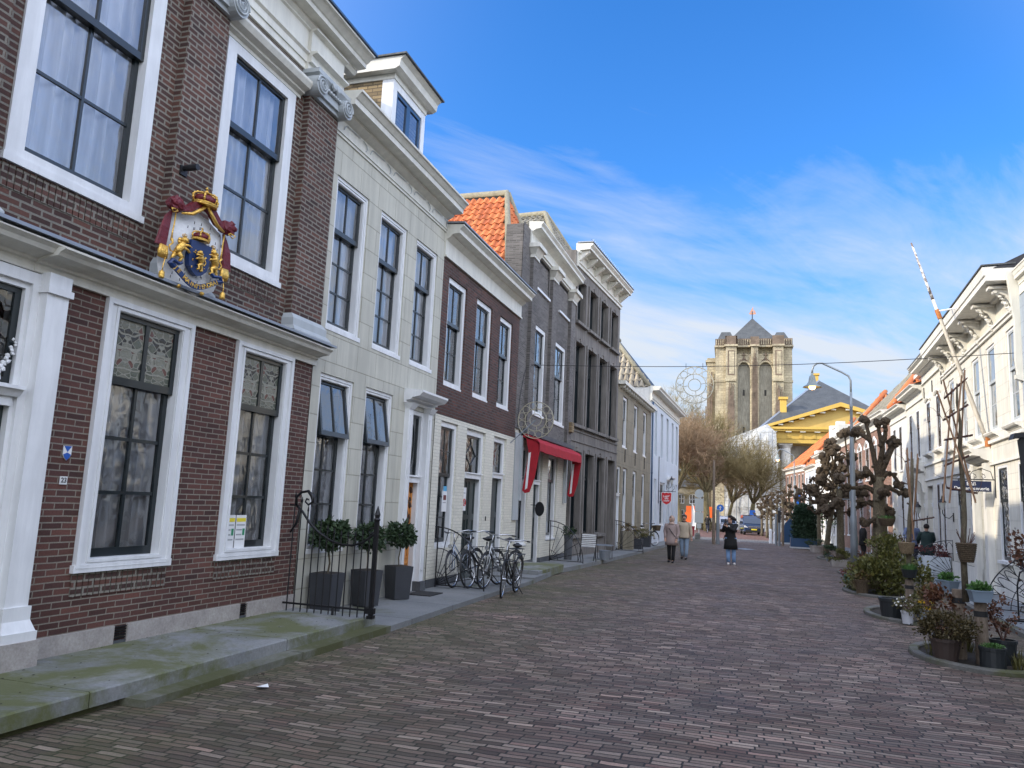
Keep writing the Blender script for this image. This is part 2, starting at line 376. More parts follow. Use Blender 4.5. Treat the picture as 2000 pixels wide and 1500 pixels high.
def _flag():
    t=NT('peeling_white'); o=t.obj(); n=t.noise(o,9,5,.7); t.bsdf(Base_Color=t.ramp(n,(.44,(.72,.70,.66)),(.52,(.16,.12,.10))),Roughness=.8); return t.m
M['flagp']=_flag()
M['flagw']=m_plain('aged_white_pole',(.62,.56,.46),.6,.3,3,streak=.2)

M['darkwood']=m_plain('dark_brown_paint',(.07,.045,.03),.4,.1,3)
# ---------------------------------------------------------------- building kit (local frame: x outward, y along the facade, z up)
def frame_house(name,label,A,B,cat='house',group=None):
    d=Vector((B[0]-A[0],B[1]-A[1])); a=math.atan2(-d.x,d.y)
    h=thing(name,label,cat,(A[0],A[1],0),a,group); h['L']=d.length; L=d.length
    del h['L']; return h,L
def wall_band(mb,s0,s1,z0,z1,ops,dep=.34,x=0):
    ys=sorted({s0,s1}|{v for o in ops for v in (o[0],o[1]) if s0<v<s1}); zs=sorted({z0,z1}|{v for o in ops for v in (o[2],o[3]) if z0<v<z1})
    for i in range(len(ys)-1):
        for j in range(len(zs)-1):
            cy,cz=(ys[i]+ys[i+1])/2,(zs[j]+zs[j+1])/2
            if any(o[0]<cy<o[1] and o[2]<cz<o[3] for o in ops): continue
            mb.quad((x,ys[i],zs[j]),(x,ys[i+1],zs[j]),(x,ys[i+1],zs[j+1]),(x,ys[i],zs[j+1]))
    for a,b,c,d in ops:
        c2=max(c,z0); d2=min(d,z1)
        mb.quad((x,a,c2),(x,a,d2),(x-dep,a,d2),(x-dep,a,c2)); mb.quad((x,b,c2),(x-dep,b,c2),(x-dep,b,d2),(x,b,d2))
        if d<=z1: mb.quad((x,a,d),(x,b,d),(x-dep,b,d),(x-dep,a,d))
        if c>=z0: mb.quad((x,a,c),(x-dep,a,c),(x-dep,b,c),(x,b,c))
    return mb
def ring(mb,y0,y1,z0,z1,x0,x1,w,wb=None,wt=None):
    wb=w if wb is None else wb; wt=w if wt is None else wt
    mb.box(x0,x1,y0,y0+w,z0,z1); mb.box(x0,x1,y1-w,y1,z0,z1)
    mb.box(x0,x1,y0+w,y1-w,z0,z0+wb); mb.box(x0,x1,y0+w,y1-w,z1-wt,z1)
def sashset(mb,gl,y0,y1,z0,z1,x,cols,rows,sw=.045,rb=.06,rt=.045,bar=.022,th=.045):
    ring(mb,y0,y1,z0,z1,x-th,x,sw,rb,rt)
    a,b,c,d=y0+sw,y1-sw,z0+rb,z1-rt
    for k in range(1,cols): u=a+(b-a)*k/cols; mb.box(x-th*.8,x-.006,u-bar/2,u+bar/2,c,d)
    for k in range(1,rows): u=c+(d-c)*k/rows; mb.box(x-th*.75,x-.009,a,b,u-bar/2,u+bar/2)
    gl.quad((x-th*.5,a,c),(x-th*.5,b,c),(x-th*.5,b,d),(x-th*.5,a,d))
def curtain_mesh(y0,y1,z0,z1,x,amp=.034,lam=.125,gap=.0,rg=random):
    mb=MB(); n=max(8,int((y1-y0)/.014)); ph=rg.random()*6
    for k in range(n+1):
        y=y0+(y1-y0)*k/n; a=amp*(math.sin(2*PI*y/lam+ph+1.3*math.sin(y*9+ph))+.5*math.sin(2*PI*y/(lam*2.3)+ph*2))
        mb.v+=[(x+a*1.15,y,z0),(x+a*.75,y,z1)]
    for k in range(n): mb.f.append((2*k,2*k+2,2*k+3,2*k+1))
    return mb
def window(par,y0,y1,z0,z1,rec=.10,fw=.10,fb=None,ft=None,sash='dark',split=.36,cols=2,rt=1,rb=2,curt='curtain',glass='glass',fmat='white',sill=.05,
           bar=.022,sw=.045,fd=.12,mold=False,stained=None,c_top=None,rg=random,label=None,tilt=False,off=.045,lo_off=.055):
    fb=fw if fb is None else fb; ft=fw if ft is None else ft
    xf=-rec; w=MB(); ring(w,y0+.003,y1-.003,z0+.003,z1-.003,xf-fd,xf,fw,fb,ft)
    if mold:
        ring(w,y0-.0,y1+.0,z0+.02,z1+.0,xf,xf+.025,.05,.001,.05)
        ring(w,y0+fw-.035,y1-fw+.035,z0+fb-.03,z1-ft+.035,xf,xf+.014,.03)
    if sill: w.box(xf-fd,xf+sill,y0-.02,y1+.02,z0-.02,z0+.05)
    W=w.build('window',M[fmat],par)
    if label: W['label']=label
    a,b,c,d=y0+fw,y1-fw,z0+fb,z1-ft; s=MB(); g=MB(); g2=MB()
    if split and split<1:
        m=d-(d-c)*split; xs=xf-off
        sashset(s,g,a,b,c,m+.03,xs-lo_off,cols,rb,sw,.085,.05,bar,th=min(.045,off+.02))
        if tilt:
            t=MB(); tg=MB(); sashset(t,tg,a,b,m-.03,d,0,cols,rt,sw,.07,.045,bar)
            Mx=Matrix.Translation((xs,0,d))@Matrix.Rotation(R(-9.5),4,'Y')@Matrix.Translation((0,0,-d))
            s.add(t,Mx); g.add(tg,Mx)
            s.box(xs-.08,xs-.055,a,a+.03,m,d); s.box(xs-.08,xs-.055,b-.03,b,m,d)
        elif stained:
            sashset(s,g2,a,b,m-.03,d,xs,cols,rt,sw,.075,.05,.05)
            g2.build('stained_glass',stained,W)
        else: sashset(s,g,a,b,m-.03,d,xs,cols,rt,sw,.075,.045,bar,th=min(.045,off+.02))
    else: sashset(s,g,a,b,c,d,xf-.05,cols,rb,sw,.08,.045,bar)
    s.build('sash',M[sash],W); g.build('pane',M[glass],W)
    if curt:
        top=d if c_top is None else c+(d-c)*c_top
        curtain_mesh(a-.02,b+.02,c-.02,top,xf-.19,rg=rg).build('curtain',M[curt],W,smooth=True)
    return W
CORN=[(0,0),(0,.30),(.06,.30),(.06,.36),(.10,.40),(.10,.44),(.34,.46),(.34,.56),(.38,.58),(.44,.68),(.50,.70),(.50,.74),(0,.78)]
def cornice(par,y0,y1,z,h,ov,prof=None,name='cornice',mat='cornice',cap=None,back=0):
    prof=prof or CORN; hx=max(p[0] for p in prof); hz=max(p[1] for p in prof)
    P=[(p[0]/hx*ov+.002,z+p[1]/hz*h) for p in prof]; P[0]=(-back-.05,P[0][1]); P[-1]=(-back-.05,P[-1][1])
    P.insert(1,(.02,z))
    o=MB().prism(P,y0,y1).build(name,M[mat],par)
    if cap:
        MB().prism([(-back,z+h+.004),(ov+.03,z+h-.01),(ov+.03,z+h+.02),(-back,z+h+.045)],y0-.03,y1+.03).build('gutter_cap',M[cap],o)
    return o
BELT=[(0,0),(.03,.0),(.03,.05),(.10,.07),(.10,.10),(.2,.13),(.24,.20),(.24,.24),(0,.28)]
def shell(par,L,zb,ze,D,mat,name='side_wall',e=.004):
    m=MB(); q=.03; x1=-.42; x2=-1.5; z1=ze-.05; zb_=zb+.02
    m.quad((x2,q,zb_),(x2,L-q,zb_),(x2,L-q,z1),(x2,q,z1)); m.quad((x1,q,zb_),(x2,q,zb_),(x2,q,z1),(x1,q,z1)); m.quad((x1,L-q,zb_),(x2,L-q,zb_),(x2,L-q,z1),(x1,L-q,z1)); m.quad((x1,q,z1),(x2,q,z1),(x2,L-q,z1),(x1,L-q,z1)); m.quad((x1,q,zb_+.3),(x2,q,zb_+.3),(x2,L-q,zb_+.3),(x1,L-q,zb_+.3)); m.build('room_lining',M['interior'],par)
    m=MB(); m.quad((-.01,e,zb),(-D,e,zb),(-D,e,ze),(-.01,e,ze)); m.quad((-.01,L-e,zb),(-.01,L-e,ze),(-D,L-e,ze),(-D,L-e,zb))
    m.quad((-D,e,zb),(-D,L-e,zb),(-D,L-e,ze),(-D,e,ze))
    m.quad((-.4,e,zb+.0),(-D,e,zb),(-D,L-e,zb),(-.4,L-e,zb)); return m.build(name,M[mat],par)
def pantiles(par,P0,U,V,poly,mat,name='roof_tiles',tw=.22,th=.31,amp=.03,lift=.03):
    "wavy clay tiles laid over the sloping polygon poly (metres along U, up V)"
    P0=Vector(P0); U=Vector(U).normalized(); V=Vector(V).normalized(); N=U.cross(V).normalized()
    if N.z<0: N=-N
    us=[p[0] for p in poly]; vs=[p[1] for p in poly]; mb=MB()
    def inside(u,v):
        r=False; n=len(poly)
        for i in range(n):
            (x1,y1),(x2,y2)=poly[i],poly[i-1]
            if (y1>v)!=(y2>v) and u<(x2-x1)*(v-y1)/(y2-y1)+x1: r=not r
        return r
    sh=[(0,0),(.18,-.6),(.36,-1),(.56,-.3),(.72,.8),(.86,1),(1.04,.25)]
    rg=random.Random(3)
    for r in range(int(min(vs)/th)-1,int(max(vs)/th)+1):
        for c in range(int(min(us)/tw)-1,int(max(us)/tw)+1):
            u0,v0=c*tw,r*th
            if not inside(u0+tw/2,v0+th/2): continue
            k=len(mb.v); j=rg.uniform(-.006,.006)
            for a,w in sh:
                u=u0+a*tw; p=P0+U*u
                mb.v+=[tuple(p+V*(v0-.03+j)+N*(amp*w+lift+.02+j)),tuple(p+V*(v0+th)+N*(amp*w+.02))]
            for q in range(len(sh)-1): mb.f.append((k+2*q,k+2*q+2,k+2*q+3,k+2*q+1))
            k2=len(mb.v); # butt edge thickness
            for q in (0,2,3,5,6):
                a,w=sh[q]; p=P0+U*(u0+a*tw); mb.v+=[tuple(p+V*(v0-.03+j)+N*(amp*w+lift+.02+j)),tuple(p+V*(v0-.03+j)+N*(amp*w+lift-.01+j))]
            for q in range(4): mb.f.append((k2+2*q,k2+2*q+2,k2+2*q+3,k2+2*q+1))
    return mb.build(name,M[mat],par,smooth=False)
def roof_long(par,L,ze,zr,D,mat='tile_dark',ov=.3,y0=0,tiles=None,gable=None):
    "ridge parallel to the street"
    m=MB().prism([(ov,ze),(-D/2,zr),(-D-.2,ze),(-D/2,ze-.05)],y0+.01,L-.01); o=m.build('roof',M[mat],par)
    if tiles:
        ln=math.hypot(ov+D/2,zr-ze)
        pantiles(o,(ov,y0,ze),(0,1,0),(-(ov+D/2),0,zr-ze),[(0,0),(L-y0,0),(L-y0,ln),(0,ln)],tiles)
    return o
def roof_cross(par,y0,y1,ze,zr,x0,xr,D,mat,tiles=None,ridge='ridge',front=None):
    "ridge at right angles to the street, hipped at the street end; x0 eave line, xr where the ridge starts"
    ym=(y0+y1)/2; m=MB()
    A=(x0,y0,ze);B=(x0,y1,ze);Cc=(-D,y1,ze);Dd=(-D,y0,ze);Ea=(xr,ym,zr);F=(-D,ym,zr)
    m.quad(A,B,Ea); m.quad(B,Cc,F,Ea); m.quad(Dd,A,Ea,F); m.quad(Cc,Dd,F); m.quad(A,Dd,Cc,B)
    o=m.build('roof',M[front or mat],par)
    if tiles:
        ln=math.hypot(ym-y0,zr-ze); Vv=(0,ym-y0,zr-ze)
        pantiles(o,(-D,y0,ze),(1,0,0),Vv,[(0,0),(D+x0,0),(D+xr,ln),(0,ln)],tiles)
        # street-end hip
        l2=math.hypot(x0-xr,zr-ze); Vh=(xr-x0,0,zr-ze)
        pantiles(o,(x0,y0,ze),(0,1,0),Vh,[(0,0),(y1-y0,0),((y1-y0)/2,l2)],front or tiles,name='hip_tiles')
    if ridge:
        r=MB(); r.tube([Vector(F)+Vector((0,0,.03)),Vector(Ea)+Vector((0,0,.05)),Vector(A)+Vector((0,0,.05))],.12,8); r.tube([Vector(Ea)+Vector((0,0,.05)),Vector(B)+Vector((0,0,.05))],.12,8)
        r.build('ridge_tiles',M[ridge],o,smooth=True)
    return o
def door(par,y0,y1,z0,zt,z1,rec=.16,fw=.10,mat='door_dark',fmat='white',panels=True,orn=None,glass='glass_dark',double=False,step=True,curt=None):
    "door leaf under a fanlight, in one frame; zt is the transom height"
    xf=-rec; w=MB(); w.box(xf-.12,xf,y0+.003,y0+fw,z0,z1-.003); w.box(xf-.12,xf,y1-fw,y1-.003,z0,z1-.003); w.box(xf-.12,xf,y0+fw,y1-fw,z1-fw,z1-.003)
    w.box(xf-.12,xf+.04,y0+fw,y1-fw,zt-.05,zt+.05); w.box(xf-.12,xf+.07,y0+fw-.01,y1-fw+.01,zt+.05,zt+.08)
    W=w.build('door_frame',M[fmat],par)
    a,b=y0+fw,y1-fw; xl=xf-.09
    L=MB(); L.box(xl-.05,xl,a,b,z0+.02,zt-.05)
    if panels:
        h=zt-z0; ends=[(a,b)] if not double else [(a,(a+b)/2-.004),((a+b)/2+.004,b)]
        for p,q in ends:
            for f0,f1 in ((.06,.26),(.30,.58),(.62,.95)):
                ring(L,p+.07,q-.07,z0+h*f0,z0+h*f1,xl,xl+.018,.022)
    D=L.build('door',M[mat],par)
    kn=MB(); kn.blob((xl+.05,a+.07,z0+1.02),.03,0); kn.tube([(xl,a+.07,z0+1.02),(xl+.05,a+.07,z0+1.02)],.012,6); kn.build('handle',M['chrome'],D,smooth=True)
    f=MB(); g=MB(); sashset(f,g,a,b,zt+.05,z1-fw,xf-.05,1,1,.04,.04,.04)
    cy=(a+b)/2; cz=(zt+.05+z1-fw)/2; hh=(z1-fw-zt-.05)/2-.05; hw=(b-a)/2-.05; xg=xf-.065
    if orn=='oval':
        pts=[(xg,cy+hw*.62*math.cos(t),cz+hh*.80*math.sin(t)) for t in [2*PI*i/28 for i in range(28)]]; f.tube(pts,.012,6,closed=True)
        f.tube([(xg,cy,cz+hh),(xg,cy,cz+hh*.8)],.01,5); f.tube([(xg,cy,cz-hh),(xg,cy,cz-hh*.8)],.01,5)
    if orn=='diamond':
        f.tube([(xg,cy,cz+hh*.62),(xg,cy+hw*.72,cz),(xg,cy,cz-hh*.62),(xg,cy-hw*.72,cz)],.014,4,closed=True)
        for p,q in (((cy,cz+hh),(cy,cz+hh*.62)),((cy,cz-hh),(cy,cz-hh*.62)),((cy+hw,cz),(cy+hw*.72,cz)),((cy-hw,cz),(cy-hw*.72,cz))): f.tube([(xg,*p),(xg,*q)],.014,4)
    F=f.build('fanlight',M['dark' if mat!='white' else 'white'],W); g.build('pane',M[glass],W)
    if step: MB().box(-.35,.02,y0-.02,y1+.02,z0-.25,z0).build('doorstep',M['darkplinth'],par)
    return W
def downpipe(par,y,z0,z1,x=.07,r=.045,mat='greywhite'):
    m=MB().tube([(x,y,z0),(x,y,z1)],r,8)
    for z in (z0+.4,(z0+z1)/2,z1-.3): m.lathe([(r+.012,z-.03),(r+.012,z+.03)],8,(x,y,0))
    return m.build('downpipe',M[mat],par,smooth=True)
def anchor(par,y,z,h=.5):
    m=MB(); m.box(.0,.035,y-.018,y+.018,z-h/2,z+h/2); m.box(.0,.03,y-.05,y+.05,z-.02,z+.02); return m.build('wall_anchor',M['iron'],par)
def vase_volute(mb,c,r,depth,side):
    "Ionic scroll: a disc with a raised spiral; side +1/-1 winds the scroll"
    x,y,z=c
    mb.lathe([(r*.96,x-depth),(r,x-depth*.5),(r*.96,x)],20,(0,y,z),'x')
    pts=[]
    for i in range(40):
        a=i/39*2.6*2*PI; q=r*(.92-.80*i/39); pts.append((x+.008+.02*i/39,y+side*q*math.cos(a),z+q*math.sin(a)))
    mb.tube(pts,[r*.10*(1-.5*i/39) for i in range(40)],5)

def roof_hips(par,y0,y1,x0,D,ze,zr,ins,street='pan_grey',hip='pan_orange',near='y1',tw=.3,th=.45,amp=.05):
    "ridge along the street with hipped ends; near is the end facing the viewer"
    xr=-D/2; m=MB(); A=(x0,y0,ze);B=(x0,y1,ze);Ea=(xr,y0+ins,zr);F=(xr,y1-ins,zr);Cc=(-D,y1,ze);Dd=(-D,y0,ze)
    m.quad(A,B,F,Ea); m.quad(Dd,A,Ea); m.quad(B,Cc,F); m.quad(Cc,Dd,Ea,F); RF=m.build('roof',M['tile_dark'],par); l2=math.hypot(x0-xr,zr-ze); lh=math.hypot(ins,zr-ze)
    pantiles(RF,(x0,y0,ze),(0,1,0),(xr-x0,0,zr-ze),[(0,0),(y1-y0,0),(y1-y0-ins,l2),(ins,l2)],street,name='street_slope_tiles',tw=tw,th=th,amp=amp)
    if near=='y1': pantiles(RF,(-D,y1,ze),(1,0,0),(0,-ins,zr-ze),[(0,0),(D+x0,0),(D/2,lh)],hip,name='hip_tiles',tw=tw,th=th,amp=amp); c=B;e=F
    else: pantiles(RF,(-D,y0,ze),(1,0,0),(0,ins,zr-ze),[(0,0),(D+x0,0),(D/2,lh)],hip,name='hip_tiles',tw=tw,th=th,amp=amp); c=A;e=Ea
    u=Vector((0,0,.06)); MB().tube([Vector(c)+u,Vector(e)+u],.13,8).build('hip_ridge',M[hip],RF,smooth=True); MB().tube([Vector(Ea)+u,Vector(F)+u],.13,8).build('ridge_tiles',M['ridge'],RF,smooth=True); return RF
# ---------------------------------------------------------------- left row of houses
rg=random.Random(11)
# ---- H1 big brick house with the coat of arms
h,_=frame_house('town_house','nearest left house, large, red brown brick with Ionic capitals and a heavy white cornice',(-5.94,0),(-5.94,10))
H1=h
lowops=[(5.73,6.94,.90,3.47),(7.71,8.90,.90,3.47),(2.60,4.99,.10,3.47),(.86,2.07,.90,3.47),(-1.1,.1,.90,3.47)]
upops=[(4.50,6.02,4.33,7.0),(7.0,8.42,4.33,7.0),(2.02,3.5,4.33,7.0),(-.5,.98,4.33,7.0)]
wall_band(MB(),-10,9.40,.10,3.5,lowops).build('ground_floor_wall',M['brick1low'],h)
wall_band(MB(),-10,9.40,3.5,8.3,upops).build('upper_wall',M['brick1'],h)
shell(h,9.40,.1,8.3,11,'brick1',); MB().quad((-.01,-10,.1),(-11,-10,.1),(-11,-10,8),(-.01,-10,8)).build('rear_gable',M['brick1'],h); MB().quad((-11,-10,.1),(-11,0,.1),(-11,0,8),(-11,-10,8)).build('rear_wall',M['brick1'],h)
leadm=m_leaded('leaded_stained_glass',6.335); leadm2=m_leaded('leaded_stained_glass_b',8.305)
for (a,b,c,d),lm in zip([lowops[0],lowops[1],lowops[3],lowops[4]],(leadm,leadm2,leadm,leadm2)):
    window(h,a,b,c,d,rec=-.025,fw=.16,fb=.10,ft=.10,split=.285,rt=1,rb=3,curt='curtain_grey',stained=lm,mold=True,sill=.02,bar=.035,sw=.06,fd=.24,glass='glass_wavy',rg=rg)
for a,b,c,d in upops:
    window(h,a,b,c,d,rec=-.02,fw=.17,fb=.13,ft=.13,split=.36,rt=1,rb=2,mold=False,sill=.02,bar=.03,sw=.055,fd=.26,rg=rg)
    # moulded hood over each upper window
    cornice(h,a-.09,b+.09,7.0,.26,.20,BELT,'window_hood')
# brick sills
for k,(a,b,z) in enumerate([(5.73,6.94,.90),(7.71,8.90,.90),(4.5,6.02,4.33),(7.0,8.42,4.33)]):
    m=MB(); n=int((b-a)/.066)
    for i in range(n): m.box(-.02,.012,a+i*(b-a)/n+.006,a+(i+1)*(b-a)/n-.006,z-.235,z-.03)
    m.build('brick_sill',M['brick1'],h)
# pilasters on the upper floor
for a,b in ((6.27,6.88),(8.62,9.36),(3.7,4.32),(1.15,1.8)):
    m=MB(); m.box(-.02,.11,a,b,3.95,7.12); m.build('pilaster',M['brick1'],h)
    m=MB(); m.taper(.0,(a+b)/2,3.70,3.80,.24,(b-a)/2+.09,.24,(b-a)/2+.09); m.taper(.0,(a+b)/2,3.80,3.86,.24,(b-a)/2+.09,.19,(b-a)/2+.05); m.box(-.05,.18,a-.045,b+.045,3.86,3.96); m.taper(.0,(a+b)/2,3.96,4.03,.18,(b-a)/2+.045,.125,(b-a)/2+.01)
    m.build('pilaster_base',M['greywhite'],h)
    m=MB(); m.box(-.02,.16,a-.02,b+.02,7.10,7.16); m.box(-.02,.20,a+.02,b-.02,7.16,7.34); m.box(-.02,.26,a-.08,b+.08,7.40,7.46)
    m.taper(.08,(a+b)/2,7.34,7.40,.13,(b-a)/2-.02,.18,(b-a)/2+.06)
    for yy,sd in ((a+.02,-1),(b-.02,1)):
        vase_volute(m,(.27,yy,7.24),.145,.25,sd)
        m.lathe([(.10,yy-.07 if sd<0 else yy-.06),(.125,yy),(.10,yy+.06)],14,(.13,0,7.24),'y')
    for q in range(7): m.blob((.22,a+.18+(b-a-.36)*q/6,7.29),.035,0)
    for q in (-1,0,1): m.blob(((.26),(a+b)/2+q*.05,7.38+.02*(q==0)),.06,.2,sc=(.6,1,1))
    m.build('ionic_capital',M['greywhite'],h,smooth=False)
# entablature
ENT=[(0,0),(.03,0),(.03,.10),(.05,.10),(.05,.20),(.085,.225),(.085,.25),(.04,.26),(.04,.56),(.07,.58),(.07,.60),(0,.60)]
cornice(h,-10,9.43,7.46,.60,.085,ENT,'entablature')
CRN=[(0,0),(.06,.0),(.10,.05),(.10,.08),(.24,.09),(.24,.16),(.26,.17),(.33,.24),(.37,.25),(.37,.28),(0,.30)]
cornice(h,-10,9.78,8.06,.29,.40,CRN,'crown_cornice',cap='darkblue')
for a,b in ((6.2,6.95),(8.55,9.43)):
    cornice(h,a,b,7.462,.596,.20,ENT,'entablature_break')
# belt cornice between the floors
cornice(h,-10,9.44,3.47,.26,.30,[(0,0),(.04,0),(.04,.09),(.07,.10),(.07,.13),(.14,.155),(.23,.17),(.25,.21),(.29,.245),(.29,.26),(0,.30)],'belt_cornice',cap='zinc')
cornice(h,4.90,5.30,3.475,.22,.36,[(0,0),(.04,0),(.04,.09),(.07,.10),(.07,.13),(.14,.155),(.23,.17),(.25,.21),(.29,.245),(.29,.26),(0,.30)],'belt_break')
# entrance surround with white pilasters
for a,b in ((4.99,5.21),(2.38,2.60)):
    m=MB(); m.box(-.02,.13,a,b,.62,3.30); m.box(-.02,.16,a-.02,b+.02,3.30,3.36); m.box(-.02,.14,a-.005,b+.005,3.36,3.48)
    m.box(-.02,.15,a-.02,b+.02,.55,.66); m.taper(0,(a+b)/2,.46,.55,.19,(b-a)/2+.05,.15,(b-a)/2+.02); m.box(-.02,.20,a-.05,b+.06,.38,.46)
    m.build('entrance_pilaster',M['white'],h)
    m=MB(); m.box(-.02,.22,a-.07,b+.08,.17,.385); m.build('pilaster_plinth',M['stoneplinth'],h)
m=MB(); ring(m,2.60,4.99,.17,3.46,-.16,.045,.075,.0,.10); ring(m,2.675,4.915,.17,3.36,-.20,.01,.035,.0,.05); m.box(-.2,.03,2.7,4.88,2.30,2.38); m.prism([(-.02,2.38),(.06,2.38),(.10,2.44),(.12,2.44),(.12,2.47),(-.02,2.49)],2.68,4.92); m.build('entrance_frame',M['white'],h)
m=MB(); m.box(-.20,-.05,2.71,4.88,.2,2.30)
for p,q in ((2.74,3.78),(3.81,4.85)):
    for z0,z1 in ((.3,.8),(.9,2.15)): ring(m,p+.07,q-.07,z0,z1,-.05,-.03,.03)
m.build('front_door',M['door_dark'],h)
f=MB(); g=MB(); sashset(f,g,2.71,4.88,2.49,3.31,-.03,1,1,.06,.05,.05,.03,th=.03); F=f.build('door_transom_light',M['dark'],h); g.build('pane',M['glass_wavy'],F); MB().box(-.8,-.78,2.71,4.88,2.4,3.4).build('hall_wall',M['cream'],F)
m=MB(); rr_=random.Random(4)
for q in range(16): u=q/15; m.blob((.0,4.86-.16*(1-u)**1.5+.02*math.sin(q*2),2.50+.36*u),.022*(1.3-u)+.006,.3,rg=rr_)
m.build('carved_ornament',M['white'],F)
# plinth
m=MB(); 
for a,b in ((5.29,6.30),(6.47,8.24),(8.38,9.43)): m.box(-.02,.03,a,b,.15,.345)
m.box(-.02,.03,-10,2.4,.15,.345); m.build('plinth',M['stoneplinth'],h)
for a,b in ((6.30,6.47),(8.24,8.38)): 
    m=MB(); m.box(-.05,-.02,a,b,.15,.345); m.box(-.02,.02,a,b,.15,.2); m.build('vent_recess',M['darkplinth'],h)
    m=MB(); 
    for k in range(5): m.box(-.02,.022,a+.01,b-.01,.215+k*.026,.228+k*.026)
    m.build('air_vent',M['iron'],h)
roof_long(h,9.40,8.32,11.2,11,ov=.2,y0=-10)
# camera / lamp bracket on the pilaster
m=MB(); m.box(.11,.13,6.36,6.46,4.98,5.08); m.lathe([(.03,.13),(.035,.20),(.035,.30)],10,(0,6.41,5.06),'x'); m.build('spot_lamp',M['black'],h)
# ---- H2 cream house
h,L=frame_house('town_house','cream rendered house with an ivory cornice, a dormer and tilted open top sashes',(-5.94,9.42),(-5.94,13.84))
H2=h; o9=9.42
up=[(9.66,10.66),(11.10,12.12),(12.54,13.52)]; up=[(a-o9,b-o9,4.08,6.42) for a,b in up]
lo=[(9.64-o9,10.62-o9,.88,3.42),(11.02-o9,12.0-o9,.88,3.42)]; dr=(12.66-o9,13.36-o9,.02,3.28)
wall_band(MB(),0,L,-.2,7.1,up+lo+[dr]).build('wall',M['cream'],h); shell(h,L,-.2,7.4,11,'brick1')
for a,b,c,d in up:
    window(h,a,b,c,d,rec=.05,fw=.09,split=.33,rt=1,rb=3,mold=True,sill=.06,bar=.028,rg=rg)
for a,b,c,d in lo:
    window(h,a,b,c,d,rec=.05,fw=.09,split=.33,rt=1,rb=3,mold=True,sill=.06,bar=.028,rg=rg,tilt=True,c_top=.62)
door(h,*dr[:2],.02,2.02,3.28,rec=.02,fw=.08,mat='oak',orn='oval',glass='glass_wavy')
m=MB(); rr=random.Random(5)
for k in range(46):
    m.blob((-.105,dr[0]+.13+rr.random()*.40,.15+rr.random()*1.75),.03+rr.random()*.035,.35,rg=rr,sc=(.6,1,1.2))
m.build('door_carving',M['carved'],h)
for a,b in ((dr[0]-.17,dr[0]+.01),(dr[1]-.01,dr[1]+.17)):
    m=MB(); m.box(-.02,.09,a,b,.2,3.26); m.box(-.02,.11,a+.04,b-.04,.4,3.15); m.taper(.04,(a+b)/2,3.26,3.36,.07,(b-a)/2,.13,(b-a)/2+.05); m.build('door_pilaster',M['white'],h)
    m=MB(); m.box(-.02,.14,a-.03,b+.03,.02,.2); m.build('door_pilaster_base',M['darkplinth'],h)
cornice(h,dr[0]-.24,dr[1]+.24,3.36,.26,.36,BELT,'door_hood',mat='white')
FR2=[(0,0),(.02,0),(.02,.05),(.04,.05),(.04,.08),(.015,.09),(.015,.30),(.05,.32),(.14,.38),(.14,.42),(.34,.43),(.34,.53),(.36,.54),(.42,.62),(.45,.63),(.45,.67),(0,.70)]
cornice(h,-.0,L+.05,7.0,.62,.44,FR2,'cornice')
m=MB()
for k in range(5):
    y=.25+k*.85; m.tube([(.033,y,7.13),(.033,y+.04,7.2),(.033,y+.10,7.23),(.033,y+.5,7.235)],.008,4); m.tube([(.033,y+.60,7.235),(.033,y+.72,7.2),(.033,y+.74,7.14),(.033,y+.70,7.1)],.008,4)
m.build('frieze_ornament',M['greywhite'],h)
roof_long(h,L,7.55,11.0,11,ov=.1,tiles='pan_black')
# dormer
d=MB(); y0,y1,z0,z1=1.98,3.30,7.5,8.95
d.box(-2.6,-.45,y0,y1,z0,z1); D=d.build('dormer',M['brickt'],h); D.location=(.28,0,0)
m=MB(); m.box(-.47,-.38,y0-.02,y0+.13,z0,z1); m.box(-.47,-.38,y1-.13,y1+.02,z0,z1); m.box(-.47,-.382,y0+.13,y1-.13,z1-.14,z1); m.box(-.5,-.36,y0,y1,z0,z0+.08); m.box(-.60,-.47,y0-.02,y0-.004,z0,z1); m.build('dormer_frame',M['white'],D)
m=MB(); g=MB(); ym=(y0+y1)/2
for a,b in ((y0+.13,ym),(ym,y1-.13)): sashset(m,g,a,b,z0+.08,z1-.14,-.40,1,1,.075,.08,.07,.02)
m.build('casement',M['darkblue'],D); g.build('pane',M['glass'],D); curtain_mesh(y0+.15,y1-.15,z0+.1,z1-.2,-.6).build('curtain',M['curtain'],D,smooth=True)
m=MB(); m.box(-2.6,-.36,y0-.03,y1+.03,z1,z1+.1)
m.prism([(-2.6,z1+.1),(-.30,z1+.1),(-.22,z1+.14),(-.20,z1+.26),(-.12,z1+.33),(-2.6,z1+.33)],y0-.17,y1+.17); m.build('dormer_cornice',M['cornice'],D)
m=MB(); m.box(-2.7,-.08,y0-.21,y1+.21,z1+.335,z1+.365); m.build('dormer_lead_roof',M['slate'],D)
